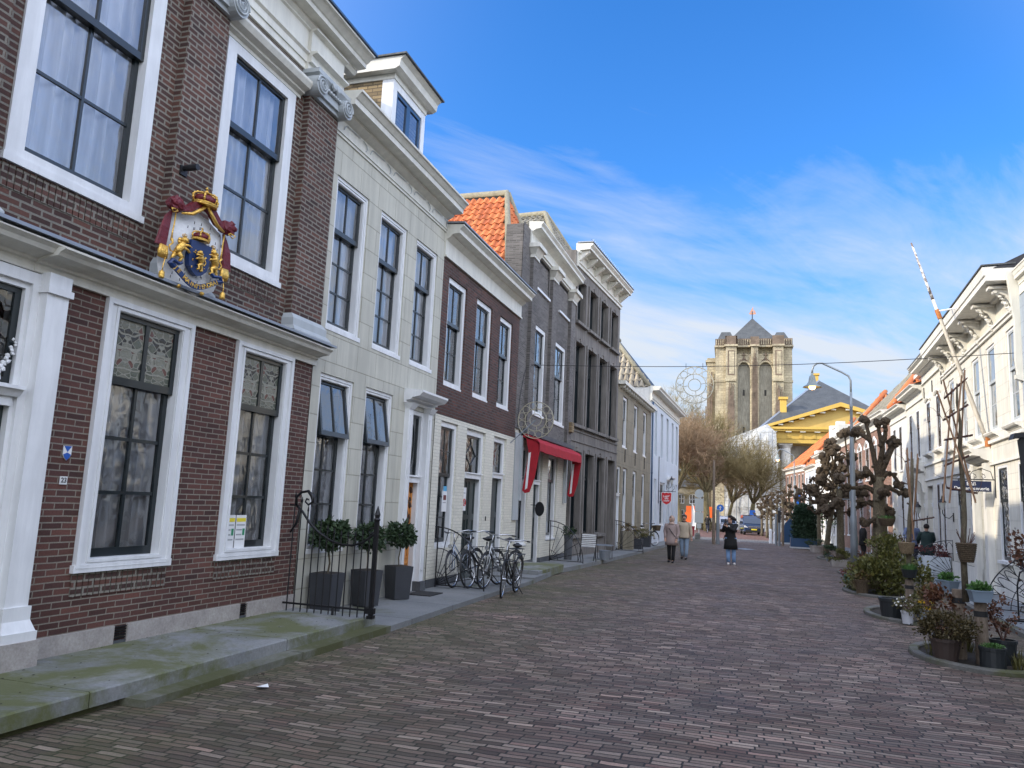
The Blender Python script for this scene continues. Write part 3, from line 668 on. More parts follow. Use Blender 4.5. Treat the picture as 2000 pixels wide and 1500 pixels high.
# ---- H3 brown brick with whitewashed ground floor
h,L=frame_house('town_house','narrow dark brown brick house with a whitewashed brick ground floor and three sash windows above',(-5.94,13.84),(-5.94,19.12))
H3=h; o=13.84
up=[(14.17-o,15.22-o,3.95,6.20),(15.85-o,16.93-o,3.95,6.20),(17.53-o,18.56-o,3.95,6.20)]
lw=(14.17-o,15.10-o,.74,3.24); d1=(15.62-o,16.86-o,-.02,3.24); d2=(17.46-o,18.46-o,-.02,3.24)
wall_band(MB(),0,L,3.34,6.75,up).build('upper_wall',M['brick3'],h)
wall_band(MB(),0,L,.18,3.34,[lw,d1,d2],x=.012).build('ground_floor_wall',M['brickw'],h)
wall_band(MB(),0,L,-.3,.18,[d1,d2],x=.03).build('plinth',M['darkplinth'],h); shell(h,L,-.2,6.9,10,'brick3')
for a,b,c,d_ in up: window(h,a,b,c,d_,rec=.04,fw=.11,split=.40,rt=1,rb=2,curt=None,sill=.02,bar=.025,rg=rg,glass='glass')
window(h,*lw,rec=.03,fw=.10,split=.42,rt=2,rb=3,curt='curtain_grey',sill=.02,bar=.022,rg=rg)
door(h,*d1[:2],.0,2.22,3.24,rec=.05,fw=.13,orn='diamond',double=True,glass='glass_wavy')
door(h,*d2[:2],.0,2.3,3.24,rec=.05,fw=.12)
m=MB()
for i in range(int(L/.066)): m.box(-.01,.014,i*.066+.005,i*.066+.061,3.345,3.54)
m.build('soldier_course',M['brick3'],h)
F3=[(0,0),(.05,0),(.05,.04),(.02,.05),(.02,.36),(.05,.38),(.13,.44),(.13,.47),(.30,.49),(.30,.57),(.38,.64),(.38,.67),(0,.70)]
cornice(h,-.0,L+.06,6.5,.68,.38,F3,'cornice',cap='zinc'); roof_long(h,L,7.15,9.0,9,ov=.05,tiles='pan_black')
# ---- H4 grey brick shop house
h,L=frame_house('town_house','grey brick house with an orange tiled roof and a shop under a red awning',(-5.94,19.12),(-5.94,25.4))
H4=h; o=19.12
xp=.10
up=[(20.55-o,21.95-o,7.72,8.68),(23.2-o,24.55-o,7.72,8.68)]; mid=[(20.42-o,21.78-o,4.15,6.72),(22.95-o,24.32-o,4.15,6.72)]
gs=(19.72-o,20.75-o,.55,3.22); gd=(21.3-o,22.2-o,-.05,3.22); gw=(22.85-o,24.0-o,.62,3.22)
wall_band(MB(),0,L,3.62,9.2,up+mid).build('upper_wall',M['brickg'],h)
wall_band(MB(),.0,L,.15,3.62,[gs,gd,gw],x=-.05).build('ground_floor_wall',M['brickw'],h)
wall_band(MB(),.0,L,-.3,.15,[gd],x=-.02).build('plinth',M['darkplinth'],h); shell(h,L,-.2,7.35,10,'brickg'); m=MB(); m.box(-.5,-.02,.02,L-.02,7.3,9.15); m.build('parapet_back',M['brickg'],h)
for a,b in ((.75,1.22),(2.95,3.5),(5.45,6.05)):
    MB().box(-.02,xp,a,b,3.62,8.5).build('pilaster',M['brickg'],h)
    m=MB(); m.box(-.02,xp+.03,a-.03,b+.03,8.42,8.5); m.taper(.04,(a+b)/2,8.5,8.68,.10,(b-a)/2,.2,(b-a)/2+.12); m.box(-.02,xp+.2,a-.15,b+.15,8.68,8.8); m.build('pilaster_capital',M['cornice'],h)
for a,b,c,d_ in up: window(h,a,b,c,d_,rec=.02,fw=.05,split=None,cols=6,rb=3,curt=None,sill=.08,bar=.025,rg=rg,glass='glass')
for a,b,c,d_ in mid: window(h,a,b,c,d_,rec=.02,fw=.12,split=.40,rt=1,rb=2,curt=None,sill=.05,bar=.022,rg=rg)
window(h,*gs,rec=.10,fw=.10,split=.3,cols=1,rt=1,rb=1,curt=None,glass='glass_wavy'); door(h,*gd[:2],-.03,2.28,3.22,rec=.12,orn='diamond'); window(h,*gw,rec=.10,fw=.12,split=.3,cols=1,rt=1,rb=1,curt=None,sill=.05)
F4=[(0,0),(.06,0),(.06,.06),(.10,.08),(.03,.12),(.03,.50),(.08,.54),(.16,.60),(.30,.62),(.30,.72),(.36,.80),(.36,.84),(0,.88)]
cornice(h,.65,L-.05,8.72,.72,.36,F4,'cornice')
m=MB(); m.prism([(-.02,3.38),(.10,3.50),(.16,3.52),(.16,3.64),(-.02,3.64)],.55,L-.05); m.build('bressummer',M['darkplinth'],h)
MB().box(.10,.20,5.62,5.95,4.05,4.38).build('yellow_plaque',M['brickt'],h)
anchor(h,1.0,6.1,1.2); anchor(h,3.2,6.4,1.2); anchor(h,5.7,6.6,1.2)
roof_cross(h,.05,L+.0,7.3,11.35,-.35,-1.6,11,'tile_dark',tiles='pan_orange')
# metal flue behind
m=MB(); m.lathe([(.11,9.2),(.11,10.35),(.2,10.38),(.2,10.75),(.1,10.8)],14,(-5.4,-.3,0)); m.build('flue_pipe',M['chrome'],h,smooth=False)
# downpipe and awning
A0,A1=.55,5.75
P_=[(.0,3.50),(.10,3.52),(.46,3.36),(.52,3.28),(.53,3.06),(.51,3.05),(.50,3.24),(.44,3.30),(.0,3.44)]
aw=MB(); n=14
for k in range(n+1):
    y=A0+(A1-A0)*k/n; sg=-.02*math.sin(PI*k/n)+.008*math.sin(k*2.3); aw.v+=[(x,y,z+sg*(x>.05)) for x,z in P_]
for k in range(n):
    for i in range(len(P_)): a=k*len(P_)+i; b=k*len(P_)+(i+1)%len(P_); aw.f.append((a,b,b+len(P_),a+len(P_)))
aw.f+=[tuple(range(len(P_))),tuple(n*len(P_)+i for i in reversed(range(len(P_))))]
aw=aw.build('awning',M['red'],h)
for yy in (A0,A1-.03):
    m=MB(); m.prism([(.53,3.28),(.53,3.04),(.42,2.35),(.30,1.98),(.17,1.95),(.10,2.02),(.16,2.4),(.24,3.0),(.14,3.44)],yy,yy+.03); m.build('awning_side',M['red'],aw)
    m=MB(); m.prism([(.24,3.0),(.30,3.02),(.24,2.08),(.18,2.04)],yy-.014,yy+.044); m.build('awning_trim',M['paper'],aw)
    m=MB(); m.box(-.04,.06,yy-.04,yy+.10,1.75,3.45); m.build('awning_post',M['greywhite'],aw)
MB().box(-.04,.012,.08,.56,1.25,3.5).build('shopfront_panel',M['greywhite'],h)
# ---- H5 tall dark grey house
h,L=frame_house('town_house','tallest left house, dark grey render with dark windows and a toothed ivory cornice',(-5.94,25.4),(-5.45,31.8))
H5=h
bays=[(.14,1.28),(1.66,2.86),(3.2,4.4),(4.78,5.98)]
top=[(a+.1,b-.08,8.02,9.50) for a,b in bays]; mid=[(a+.05,b-.05,4.45,7.28) for a,b in bays]; lo=[(a+.05,b-.05,.72,3.50) for a,b in bays[:3]]; dr=(bays[3][0]+.08,bays[3][1]-.08,-.1,3.5)
wall_band(MB(),0,L,.7,9.95,top+mid+lo+[dr],dep=.3).build('wall',M['dark_render'],h); wall_band(MB(),0,L,-.4,.7,[dr],x=.02).build('plinth',M['dark_render'],h); shell(h,L,-.3,9.9,11,'dark_render'); m=MB(); m.box(-.5,-.02,.02,L-.02,9.8,10.5); m.build('parapet_back',M['dark_render'],h)
for a,b,c,d_ in top+mid+lo+[dr]:
    m=MB(); z0=c-.1 if c>0 else c; m.box(0,.05,a-.14,a-.02,z0,d_+.12); m.box(0,.05,b+.02,b+.14,z0,d_+.12); m.box(0,.05,a-.02,b+.02,d_+.02,d_+.12); m.box(0,.08,(a+b)/2-.08,(a+b)/2+.08,d_+.02,d_+.17)
    if c>0: m.box(0,.14,a-.18,b+.18,c-.12,c-.02)
    m.build('window_surround',M['dark_render'],h)
for a,b,c,d_ in top: window(h,a,b,c,d_,rec=.16,fw=.06,split=None,cols=3,rb=4,curt=None,sill=0,fmat='dark',glass='glass_dark',bar=.025)
for a,b,c,d_ in mid+lo: window(h,a,b,c,d_,rec=.16,fw=.06,split=.30,cols=1,rt=1,rb=2,curt='curtain_grey',sill=0,fmat='dark',glass='glass_dark',bar=.025)
door(h,*dr[:2],-.1,2.25,3.5,rec=.2,fmat='dark_render')
for z in (3.85,4.2): MB().box(0,.035,0,L,z,z+.05).build('string_course',M['dark_render'],h)
F5=[(0,0),(.05,0),(.05,.1),(.09,.12),(.09,.16),(.03,.18),(.03,.50),(.08,.52),(.08,.58),(.42,.60),(.42,.68),(.5,.76),(.5,.82),(0,.86)]
cornice(h,.12,L-.02,9.95,.82,.55,F5,'cornice',cap='zinc')
n=26
for i in range(n): y=.2+(L-.4)*i/(n-1); MB().box(.05,.13,y-.05,y+.05,10.41,10.50).build('dentil',M['cornice'],h)
for i in range(7): y=.3+(L-.6)*i/6; MB().prism([(.03,10.16),(.10,10.2),(.40,10.44),(.40,10.50),(.03,10.50)],y-.07,y+.07).build('cornice_bracket',M['cornice'],h)
m=MB()
for i in range(30): y=.2+(L-.4)*i/29; m.tube([(.52,y,10.78),(.55,y+.03,10.9)],.006,3); m.tube([(.52,y,10.78),(.48,y-.03,10.9)],.006,3)
m.build('bird_spikes',M['chrome'],h)
roof_cross(h,.0,L,9.9,13.2,-.5,-2.4,11,'tile_dark',tiles='pan_grey')
# ---- H6 low sandstone house
h,L=frame_house('town_house','low ochre grey house with a toothed gutter board and steep pale tiled roof',(-5.45,31.8),(-5.25,41))
H6=h
up=[(1.15,2.3,4.22,6.45),(3.95,5.1,4.22,6.45),(6.65,7.8,4.22,6.45)]; lo=[(1.5,2.55,.72,3.38),(3.95,5.0,.72,3.38),(6.5,7.55,.72,3.38)]; dr=(.12,1.02,-.1,3.38)
wall_band(MB(),0,L,-.4,6.75,up+lo+[dr]).build('wall',M['sand'],h); shell(h,L,-.4,6.8,11,'sand')
for a,b,c,d_ in up+lo: window(h,a,b,c,d_,rec=.06,fw=.12,split=.42,cols=2,rt=1,rb=2,curt='curtain',sill=.05,bar=.025)
door(h,*dr[:2],-.1,2.2,3.38,rec=.06,mat='bluewhite')
for y in (1.8,4.4,7.1): anchor(h,y,3.9,.55)
m=MB(); m.box(-.3,.30,0,L,6.78,6.93); m.build('gutter_board',M['cornice'],h)
for i in range(16): y=.3+i*.57; MB().box(0,.24,y-.04,y+.04,6.66,6.78).build('gutter_bracket',M['cornice'],h)
roof_long(h,L,6.93,7.5,11,ov=.2)
# ---- H7 pale blue house
h,L=frame_house('town_house','pale blue white house with a projecting classical cornice, last on the left before the trees',(-5.25,41),(-4.93,53.0))
H7=h
ys=[1.2,3.55,5.95,8.35,10.5]; up=[(y,y+.95,4.55,7.1) for y in ys]; lo=[(1.3,2.2,.75,3.3),(3.6,5.6,.75,3.2),(8.7,9.6,.75,3.3),(10.6,11.5,.75,3.3)]; dr=(6.6,7.7,-.15,3.3)
wall_band(MB(),0,L,-.5,7.35,up+lo+[dr]).build('wall',M['bluewhite'],h); shell(h,L,-.5,8.12,10,'white_render')
for a,b,c,d_ in up: window(h,a,b,c,d_,rec=.12,fw=.05,split=.4,cols=2,rt=1,rb=2,curt='curtain',sill=.04,glass='glass_dark')
for a,b,c,d_ in lo: window(h,a,b,c,d_,rec=.08,fw=.1,split=.4,cols=2 if b-a<1.5 else 4,rt=1,rb=2,curt='curtain',sill=.04,glass='glass_dark')
door(h,*dr[:2],-.15,2.3,3.3,rec=.1,mat='dark'); cornice(h,dr[0]-.2,dr[1]+.2,3.4,.25,.35,BELT,'door_hood',mat='white')
cornice(h,-.1,L+.1,7.35,.78,.5,F5,'cornice',back=.0); # steep hipped roof, ridge along the street, its near hip catching the sun
rz,xr,ins=12.6,-3.6,2.9
m=MB(); A=(-.15,0,8.1);B=(-.15,L,8.1);Ea=(xr,ins,rz);F=(xr,L-ins,rz);Cc=(-8,L,8.1);Dd=(-8,0,8.1)
m.quad(A,B,F,Ea); m.quad(Dd,A,Ea); m.quad(B,Cc,F); m.quad(Cc,Dd,Ea,F); RF=m.build('roof',M['tile_dark'],h)
pantiles(RF,(-8,0,8.1),(1,0,0),(0,ins,rz-8.1),[(0,0),(7.85,0),(8+xr,math.hypot(ins,rz-8.1))],'pan_sand',tw=.3,th=.45,amp=.05)
MB().tube([Vector(A)+Vector((0,0,.05)),Vector(Ea)+Vector((0,0,.05)),Vector(F)],.13,8).build('ridge_tiles',M['ridge'],RF,smooth=True)
m=MB()
for x in (-2.0,-3.4): m.lathe([(.14,8.2),(.14,9.45),(.26,9.5),(.26,10.0),(.2,10.05)],12,(x,-.6 if x>-3 else -1.6,0))
m.build('flue_pipe',M['chrome'],h)
downpipe(H2,L*0+.02,.0,.01) if False else None
downpipe(H7,.12,-.2,7.3,mat='darkblue')
# ---------------------------------------------------------------- right row of houses (facades face the street, y grows towards the viewer)
FR={'R1':((5.6,19.4),(5.25,-8)),'R2':((6.05,29),(5.6,19.4)),'R3':((6.2,33.2),(6.05,29)),'R4':((6.25,37),(6.2,33.2)),'R5':((6.2,41),(6.25,37)),'R6':((5.45,57),(6.2,41)),'R7':((5.25,60.5),(5.45,57)),'R8':((4.7,68.5),(5.25,60.5)),'R9':((4.25,75),(4.7,68.5)),'R10':((2.9,84),(4.25,75))}
def win_set(h,ops,**k):
    for a,b,c,d in ops: window(h,a,b,c,d,rg=rg,**k)
RW=dict(off=.008,lo_off=.03,rec=-.012,fw=.06,split=.36,cols=2,rt=1,rb=2,curt=None,sill=.05,bar=.03,sash='darkwood',glass='glass_dark')
# R1 the near house, mostly outside the picture
h,L=frame_house('town_house','blue grey rendered house cut off by the right edge of the photo',*FR['R1']); R1=h
ops=[(y,y+1.1,3.9,6.1) for y in (1.2,3.6,6,8.4,10.8,13.2,15.6,18,20.4,22.8)]+[(y,y+1.1,.8,3.1) for y in (1.2,6,8.4,13.2,15.6,20.4,22.8)]+[(3.6,4.7,0,3.1),(10.8,11.9,0,3.1),(18,19.1,0,3.1)]
M['r1']=m_ashlar('blue_grey_ashlar',(.33,.38,.43),(.24,.28,.32),.9,.34,var=.06,streak=.1)
wall_band(MB(),0,L,-.3,7.0,ops).build('wall',M['r1'],h); shell(h,L,-.3,7.3,9,'white_render')
win_set(h,[o for o in ops if o[2]>.5],**RW)
for o in ops:
    if o[2]<.5: door(h,*o[:2],0,2.2,3.1)
cornice(h,.15,L,6.75,.6,.14); roof_long(h,L,7.3,10,9,ov=.1)
m=MB(); m.prism([(-.02,4.95),(.10,4.95),(.13,5.3),(.11,6.2),(.18,6.9),(.22,7.35),(-.02,7.35)],-.02,.10); m.prism([(-.02,4.82),(.14,4.88),(.15,4.97),(-.02,4.97)],-.04,.12); m.build('corner_bracket',M['cornice'],h)
# R2 white rusticated house with carved corbels
h,L=frame_house('town_house','sunlit white rusticated house with six carved corbels under its deep dark edged cornice',*FR['R2']); R2=h
cs=[8.85,6.75,4.95,3.2,1.35]; up=[(c-.46,c+.46,4.02,6.22) for c in cs]
lo=[(8.9,9.55,.8,3.12),(7.0,7.95,.8,3.12),(3.55,4.35,.8,3.12),(1.7,2.4,.8,3.12)]; dr=(4.95,6.05,.02,3.2)
wall_band(MB(),0,L,.5,7.35,up+lo+[dr],dep=.4).build('wall',M['white_ashlar'],h); wall_band(MB(),0,L,-.4,.5,[dr],x=.04).build('plinth',M['white_render'],h); shell(h,L,-.4,7.3,10,'white_render')
win_set(h,up,off=.008,lo_off=.03,rec=.03,fw=.06,split=.42,cols=1,rt=1,rb=2,curt='curtain_grey',sill=.0,sash='greywhite',bar=.03,glass='glass')
win_set(h,lo,off=.008,lo_off=.03,rec=.0,fw=.06,split=.36,cols=1,rt=1,rb=2,curt='curtain_grey',sill=.10,sash='dark',bar=.03,glass='glass_dark')
door(h,*dr[:2],.05,2.45,3.2,rec=.3,mat='greywhite')
for a,b in ((dr[0]-.3,dr[0]),(dr[1],dr[1]+.3)): MB().box(-.01,.16,a,b,-.1,3.25).build('door_pilaster',M['white_render'],h)
cornice(h,dr[0]-.42,dr[1]+.42,3.25,.36,.52,[(0,0),(.05,0),(.05,.05),(.14,.08),(.2,.13),(.2,.16),(.34,.18),(.34,.24),(.40,.30),(.40,.34),(0,.36)],'door_hood',mat='white_render')
for a,b,c,d in up: 
    cornice(h,a-.12,b+.12,3.84,.16,.16,BELT,'window_sill',mat='white_render')
m=MB(); m.box(0,.07,0,L,3.72,3.80); m.box(0,.05,0,L,3.18,3.24); m.box(0,.06,0,L,6.42,6.5); m.box(0,.10,0,L,6.5,6.56)
m.build('string_course',M['white_render'],h)
cornice(h,-.1,L-.02,7.1,.42,.66,[(0,0),(.10,0),(.14,.06),(.60,.07),(.60,.2),(.63,.22),(.66,.40),(.66,.42),(0,.46)],'cornice',mat='white_render',cap='slate')
for k in range(6):
    y=9.2-k*1.72; m=MB()
    m.prism([(.0,6.58),(.05,6.6),(.09,6.75),(.16,6.88),(.40,7.0),(.42,7.1),(0,7.1)],y-.06,y+.06)
    m.box(.02,.50,y-.13,y+.13,7.04,7.1)
    rr=random.Random(k)
    for q in range(16):
        tq=q/15; m.blob((.07+.30*tq**1.5,y+rr.uniform(-.07,.07),6.5+.5*tq),.035+.025*rr.random(),.35,rg=rr)
    m.lathe([(.04,y-.09),(.055,y),(.04,y+.09)],10,(.36,0,6.98),'y')
    m.build('carved_corbel',M['white_render'],h)
roof_long(h,L,7.45,9.9,9,ov=.45,tiles=None)
pantiles(h.children[-1],(-.3,.2,7.62),(0,1,0),(-4.4,0,2.4),[(0,0),(L-.4,0),(L-.4,4.6),(0,4.6)],'pan_orange')
# R3
h,L=frame_house('town_house','white rendered house with dark wall anchors, arched upper windows and a plain deep cornice',*FR['R3']); R3=h
up=[(2.75,3.6,4.2,6.12),(.75,1.6,4.2,6.12)]; lo=[(2.35,2.95,.7,3.05),(3.25,3.85,.7,3.05),(.3,1.5,-.15,3.0)]
wall_band(MB(),0,L,-.4,7.0,up+lo,dep=.35).build('wall',M['white_ashlar'],h); shell(h,L,-.4,7.4,9,'white_render')
win_set(h,up+lo[:2],**RW); door(h,*lo[2][:2],-.12,2.3,3.0)
for a,b,c,d in up:
    m=MB(); P=[(0,a-.08+ (b-a+.16)*t/8) for t in range(9)]
    m.tube([(.03,a-.08+(b-a+.16)*t/8,d+.03+.10*math.sin(PI*t/8)) for t in range(9)],.05,5); m.build('arched_hood',M['white_render'],h)
    cornice(h,a-.1,b+.1,4.02,.16,.18,BELT,'window_sill',mat='white_render')
m=MB(); m.box(0,.06,0,L,3.75,3.83); m.box(0,.05,0,L,3.2,3.27); m.build('string_course',M['white_render'],h)
cornice(h,-.0,L-.03,6.9,.66,.5,F3,'cornice',mat='white_render',cap='zinc')
for y in (.4,2.15,3.95): anchor(h,y,6.55,.42)
roof_long(h,L,7.5,9.6,9,tiles='pan_orange')
# R4
h,L=frame_house('town_house','white house with two upper windows, a small roof dormer and a bracketed door hood',*FR['R4']); R4=h
up=[(2.3,3.0,4.15,6.1),(.65,1.35,4.15,6.1)]; lo=[(.3,.95,.7,3.1),(1.3,1.95,.7,3.1)]; dr=(2.55,3.45,-.15,3.25)
wall_band(MB(),0,L,-.5,6.5,up+lo+[dr],dep=.35).build('wall',M['white_ashlar'],h); shell(h,L,-.5,6.9,9,'white_render')
win_set(h,up+lo,**dict(RW)); door(h,*dr[:2],-.15,2.3,3.25); cornice(h,dr[0]-.35,dr[1]+.35,3.5,.42,.42,BELT,'door_hood',mat='white_render')
m=MB()
for y in (dr[0]-.16,dr[1]+.16):
    m.prism([(0,2.75),(.08,2.8),(.12,3.1),(.3,3.3),(.34,3.5),(0,3.5)],y-.07,y+.07)
m.build('hood_brackets',M['white_render'],h)
cornice(h,0,L-.02,6.4,.6,.45,F3,'cornice',mat='white_render'); roof_long(h,L,6.95,9.0,9,tiles='pan_orange')
d=MB(); d.box(-2.2,-.5,.3,2.1,6.95,7.75); D=d.build('dormer',M['white_render'],h); 
m=MB(); m.box(-2.3,-.3,.15,2.25,7.75,7.9); m.build('dormer_cornice',M['white_render'],D); f=MB(); g=MB(); sashset(f,g,.5,1.9,7.0,7.7,-.46,2,1); f.build('sash',M['greywhite'],D); g.build('pane',M['glass'],D)
# R5
h,L=frame_house('town_house','narrow white house with two upper windows and a smooth deep cornice beside the brick house',*FR['R5']); R5=h
up=[(2.2,2.9,3.85,5.9),(.75,1.45,3.85,5.9)]; lo=[(2.3,2.95,.6,3.1),(.4,1.3,-.2,3.1)]
wall_band(MB(),0,L,-.5,6.3,up+lo,dep=.35).build('wall',M['white_render'],h); shell(h,L,-.5,6.6,9,'white_render'); win_set(h,up+lo[:1],**RW); door(h,*lo[1][:2],-.2,2.2,3.1,mat='greywhite')
cornice(h,0,L-.02,6.15,.58,.42,F3,'cornice',mat='white_render'); roof_long(h,L,6.7,8.4,9,tiles='pan_orange')
# R6 red brick with tall orange hipped roof
h,L=frame_house('town_house','red brick house with white arched window heads and a large orange tiled roof',*FR['R6']); R6=h
cs=[14.4,12.2,10.0,7.8,5.6,3.4,1.2]; up=[(c-.5,c+.5,3.75,5.6) for c in cs]; lo=[(c-.5,c+.5,.6,3.0) for c in cs if c not in (10.0,)]; dr=(9.4,10.6,-.3,3.0)
wall_band(MB(),0,L,-.6,6.6,up+lo+[dr],dep=.3).build('wall',M['brickr'],h); shell(h,L,-.6,7.0,9,'brickr'); win_set(h,up+lo,**dict(RW)); door(h,*dr[:2],-.28,2.1,3.0,mat='greywhite')
for a,b,c,d in up:
    m=MB(); m.tube([(.03,a-.1,d-.1),(.03,a-.05,d+.1),(.03,(a+b)/2,d+.36),(.03,b+.05,d+.1),(.03,b+.1,d-.1)],.07,4); m.build('window_arch',M['white'],h)
cornice(h,0,L,6.3,.68,.45,F3,'cornice',mat='white_render')
roof_hips(h,5.6,L-.1,.0,5.0,7.0,9.9,3.6)
roof_hips(h,.1,5.4,.0,4.6,7.0,9.7,2.0)

# R7 narrow tall white
h,L=frame_house('town_house','narrow tall white house with two white piers rising past its neighbours',*FR['R7']); R7=h
up=[(1.0,1.7,3.9,5.9),(2.2,2.9,3.9,5.9),(1.4,2.1,6.4,7.4)]; lo=[(.5,1.1,.4,2.9),(2.2,2.9,.4,2.9)]
wall_band(MB(),0,L,-.6,7.9,up+lo,dep=.3).build('wall',M['white_render'],h); shell(h,L,-.6,7.9,8,'white_render'); win_set(h,up+lo,**RW)
for y in (.2,L-.35): MB().box(-.4,.16,y-.2,y+.3,-.4,8.2).build('pier',M['white_render'],h)
MB().box(-8,.05,0,L,7.9,8.0).build('parapet',M['white_render'],h)
# R8
h,L=frame_house('town_house','white house with a grey tiled roof and a pronounced cornice beyond the tall narrow one',*FR['R8']); R8=h
up=[(c-.4,c+.4,3.7,5.7) for c in (1.2,3.2,5.2,7.0)]; lo=[(c-.4,c+.4,.2,2.6) for c in (1.2,3.2,5.2,7.0)]
wall_band(MB(),0,L,-.7,6.2,up+lo,dep=.3).build('wall',M['white_render'],h); shell(h,L,-.7,6.6,8,'white_render'); win_set(h,up+lo,**RW); cornice(h,0,L,6.0,.55,.42,F3,'cornice',mat='white_render')
roof_hips(h,.1,L-.1,.1,6.5,6.5,9.6,2.4)
# R9
h,L=frame_house('town_house','low white house with a bright orange roof, a chimney and a small white dormer',*FR['R9']); R9=h
up=[(c-.4,c+.4,3.5,5.1) for c in (1.2,3.2,5.2)]; lo=[(c-.4,c+.4,.1,2.4) for c in (1.2,3.2,5.2)]
wall_band(MB(),0,L,-.7,5.6,up+lo,dep=.3).build('wall',M['bluewhite'],h); shell(h,L,-.7,5.9,8,'white_render'); win_set(h,up+lo,**RW); cornice(h,0,L,5.5,.45,.35,F3,'cornice',mat='white_render')
roof_hips(h,.1,L-.1,.1,7.,5.9,10.0,2.2,street='pan_orange')
MB().box(-1.6,-.5,2.2,3.6,6.2,7.3).build('dormer',M['white_render'],h)
m=MB(); m.box(-4.3,-3.7,3,3.6,8.4,9.5); m.box(-4.3,-3.7,4.4,5.0,8.4,9.4); m.lathe([(.12,9.5),(.12,9.8)],8,(-4,3.3,0)); m.build('chimney',M['brickt'],h)
# R10 far brick
h,L=frame_house('town_house','farthest right house, plain red brick with white windows and an orange roof',*FR['R10']); R10=h
up=[(c-.35,c+.35,3.4,5.5) for c in (1.2,3.0,4.8,6.6,8.2)]; lo=[(c-.35,c+.35,-.1,2.4) for c in (1.2,3.0,4.8,6.6,8.2)]
wall_band(MB(),0,L,-.9,5.8,up+lo,dep=.3).build('wall',M['brickr'],h); shell(h,L,-.9,6.2,8,'brickr'); win_set(h,up+lo,**RW); cornice(h,0,L,5.7,.55,.4,F3,'cornice',mat='white_render')
roof_hips(h,.1,L-.1,.2,8.,6.2,10.2,2.8,street='pan_orange')
# ---------------------------------------------------------------- ground, street and pavements
def sheet(name,mat,poly,dz,th=None,edge=None):
    m=MB(); n=len(poly); m.v=[(x,y,G(y)+dz) for x,y in poly]; m.f=[tuple(range(n))]
    if th:
        m.v+=[(x,y,G(y)+dz-th) for x,y in poly]; m.f+=[(i,(i+1)%n,n+(i+1)%n,n+i) for i in range(n)]
    o=m.build(name,M[mat]); o['kind']='structure'; return o
M['earth']=m_stone('far_ground',(.09,.08,.065),(.13,.12,.10),rough=.95)
M['paver_grey']=m_brick('grey_pavers',(.22,.21,.20),(.17,.16,.155),(.07,.065,.06),bw=.21,bh=.105,stain=.2)
M['paver_red']=m_brick('red_pavers',(.20,.10,.08),(.15,.075,.06),(.06,.04,.035),bw=.21,bh=.105,stain=.2)
M['moss']=m_stone('moss_soil',(.035,.045,.012),(.07,.09,.02),rough=1,scale=9)
M['soil']=m_stone('dark_soil',(.02,.016,.012),(.045,.035,.025),rough=1,scale=9)
m=MB(); m.quad((-1500,-200,G(-200)-.05),(1500,-200,G(-200)-.05),(1500,2500,G(2500)-.05),(-1500,2500,G(2500)-.05)); struct(m.build('ground',M['earth']))
sheet('street','road',[(-12,-30),(12,-30),(12,57),(-12,57)],0)
sheet('crossing_pavement','paver_grey',[(-30,57.0),(12,57.0),(12,64),(-30,64)],.002)
sheet('cross_street','paver_red',[(-60,64),(25,64),(25,125),(-60,125)],0)
# nearest left pavement: a raised mossy slab with a second step at its far end
def slab(name,mat,x0,x1,y0,y1,z0,z1,ch=.012):
    m=MB().prism([(x0,z0),(x1,z0),(x1+.0,z1-ch),(x1-ch,z1),(x0,z1)],y0,y1); o=m.build(name,M[mat]); o['kind']='structure'; return o
yy=-8
for k in range(7):
    slab('pavement_slab','slab',-6.3,-4.70,yy,min(yy+2.56,9.42),.055,.172)
    yy+=2.57
    if yy>9: break
m=MB().box(-6.2,-4.76,-8,9.36,-.08,.052); struct(m.build('pavement_base',M['slab_edge']))
m=MB(); m.box(-4.76,-4.50,5.2,7.4,-.08,.055); m.box(-4.76,-4.48,7.41,9.44,-.08,.058); struct(m.build('kerb_step',M['slab_edge']))
L1=[(-4.50,9.44),(-4.60,12),(-4.68,14.5),(-4.72,17.2)]
sheet('left_pavement','pave_left',[(-6.2,9.44)]+L1+[(-6.2,17.2)],.075,.15)
sheet('left_pavement','pave_left',[(-6.2,17.2),(-4.73,17.2),(-4.92,20.05),(-4.95,20.1),(-4.8,22),(-4.68,25.4),(-4.60,30),(-4.54,34.5),(-4.32,42.8),(-4.18,50),(-4.1,56),(-6.5,56),(-6.2,25.4)],.115,.2)
slab('doorstone','slab',-6.2,-4.86,18.0,20.6,-.06,.135)
R_=[(3.85,-6),(3.95,8),(4.08,13),(4.20,16),(4.45,21),(4.75,27.4),(5.05,33),(5.15,38),(5.0,42),(4.5,50),(4.2,57)]
sheet('right_pavement','pave_right',R_+[(6.6,57),(7.2,41),(7.2,25),(6.5,-6)],.09,.2)
for i in range(len(R_)-1):
    a,b=R_[i],R_[i+1]; m=MB(); m.v=[(a[0]-.12,a[1],G(a[1])+.075),(a[0]-.003,a[1],G(a[1])+.075),(b[0]-.003,b[1],G(b[1])+.075),(b[0]-.12,b[1],G(b[1])+.075)]
    m.v+=[(x,y,z-.2) for x,y,z in m.v]; m.f=[(0,1,2,3),(0,4,5,1),(1,5,6,2),(2,6,7,3),(3,7,4,0)]; struct(m.build('kerb',M['kerb']))
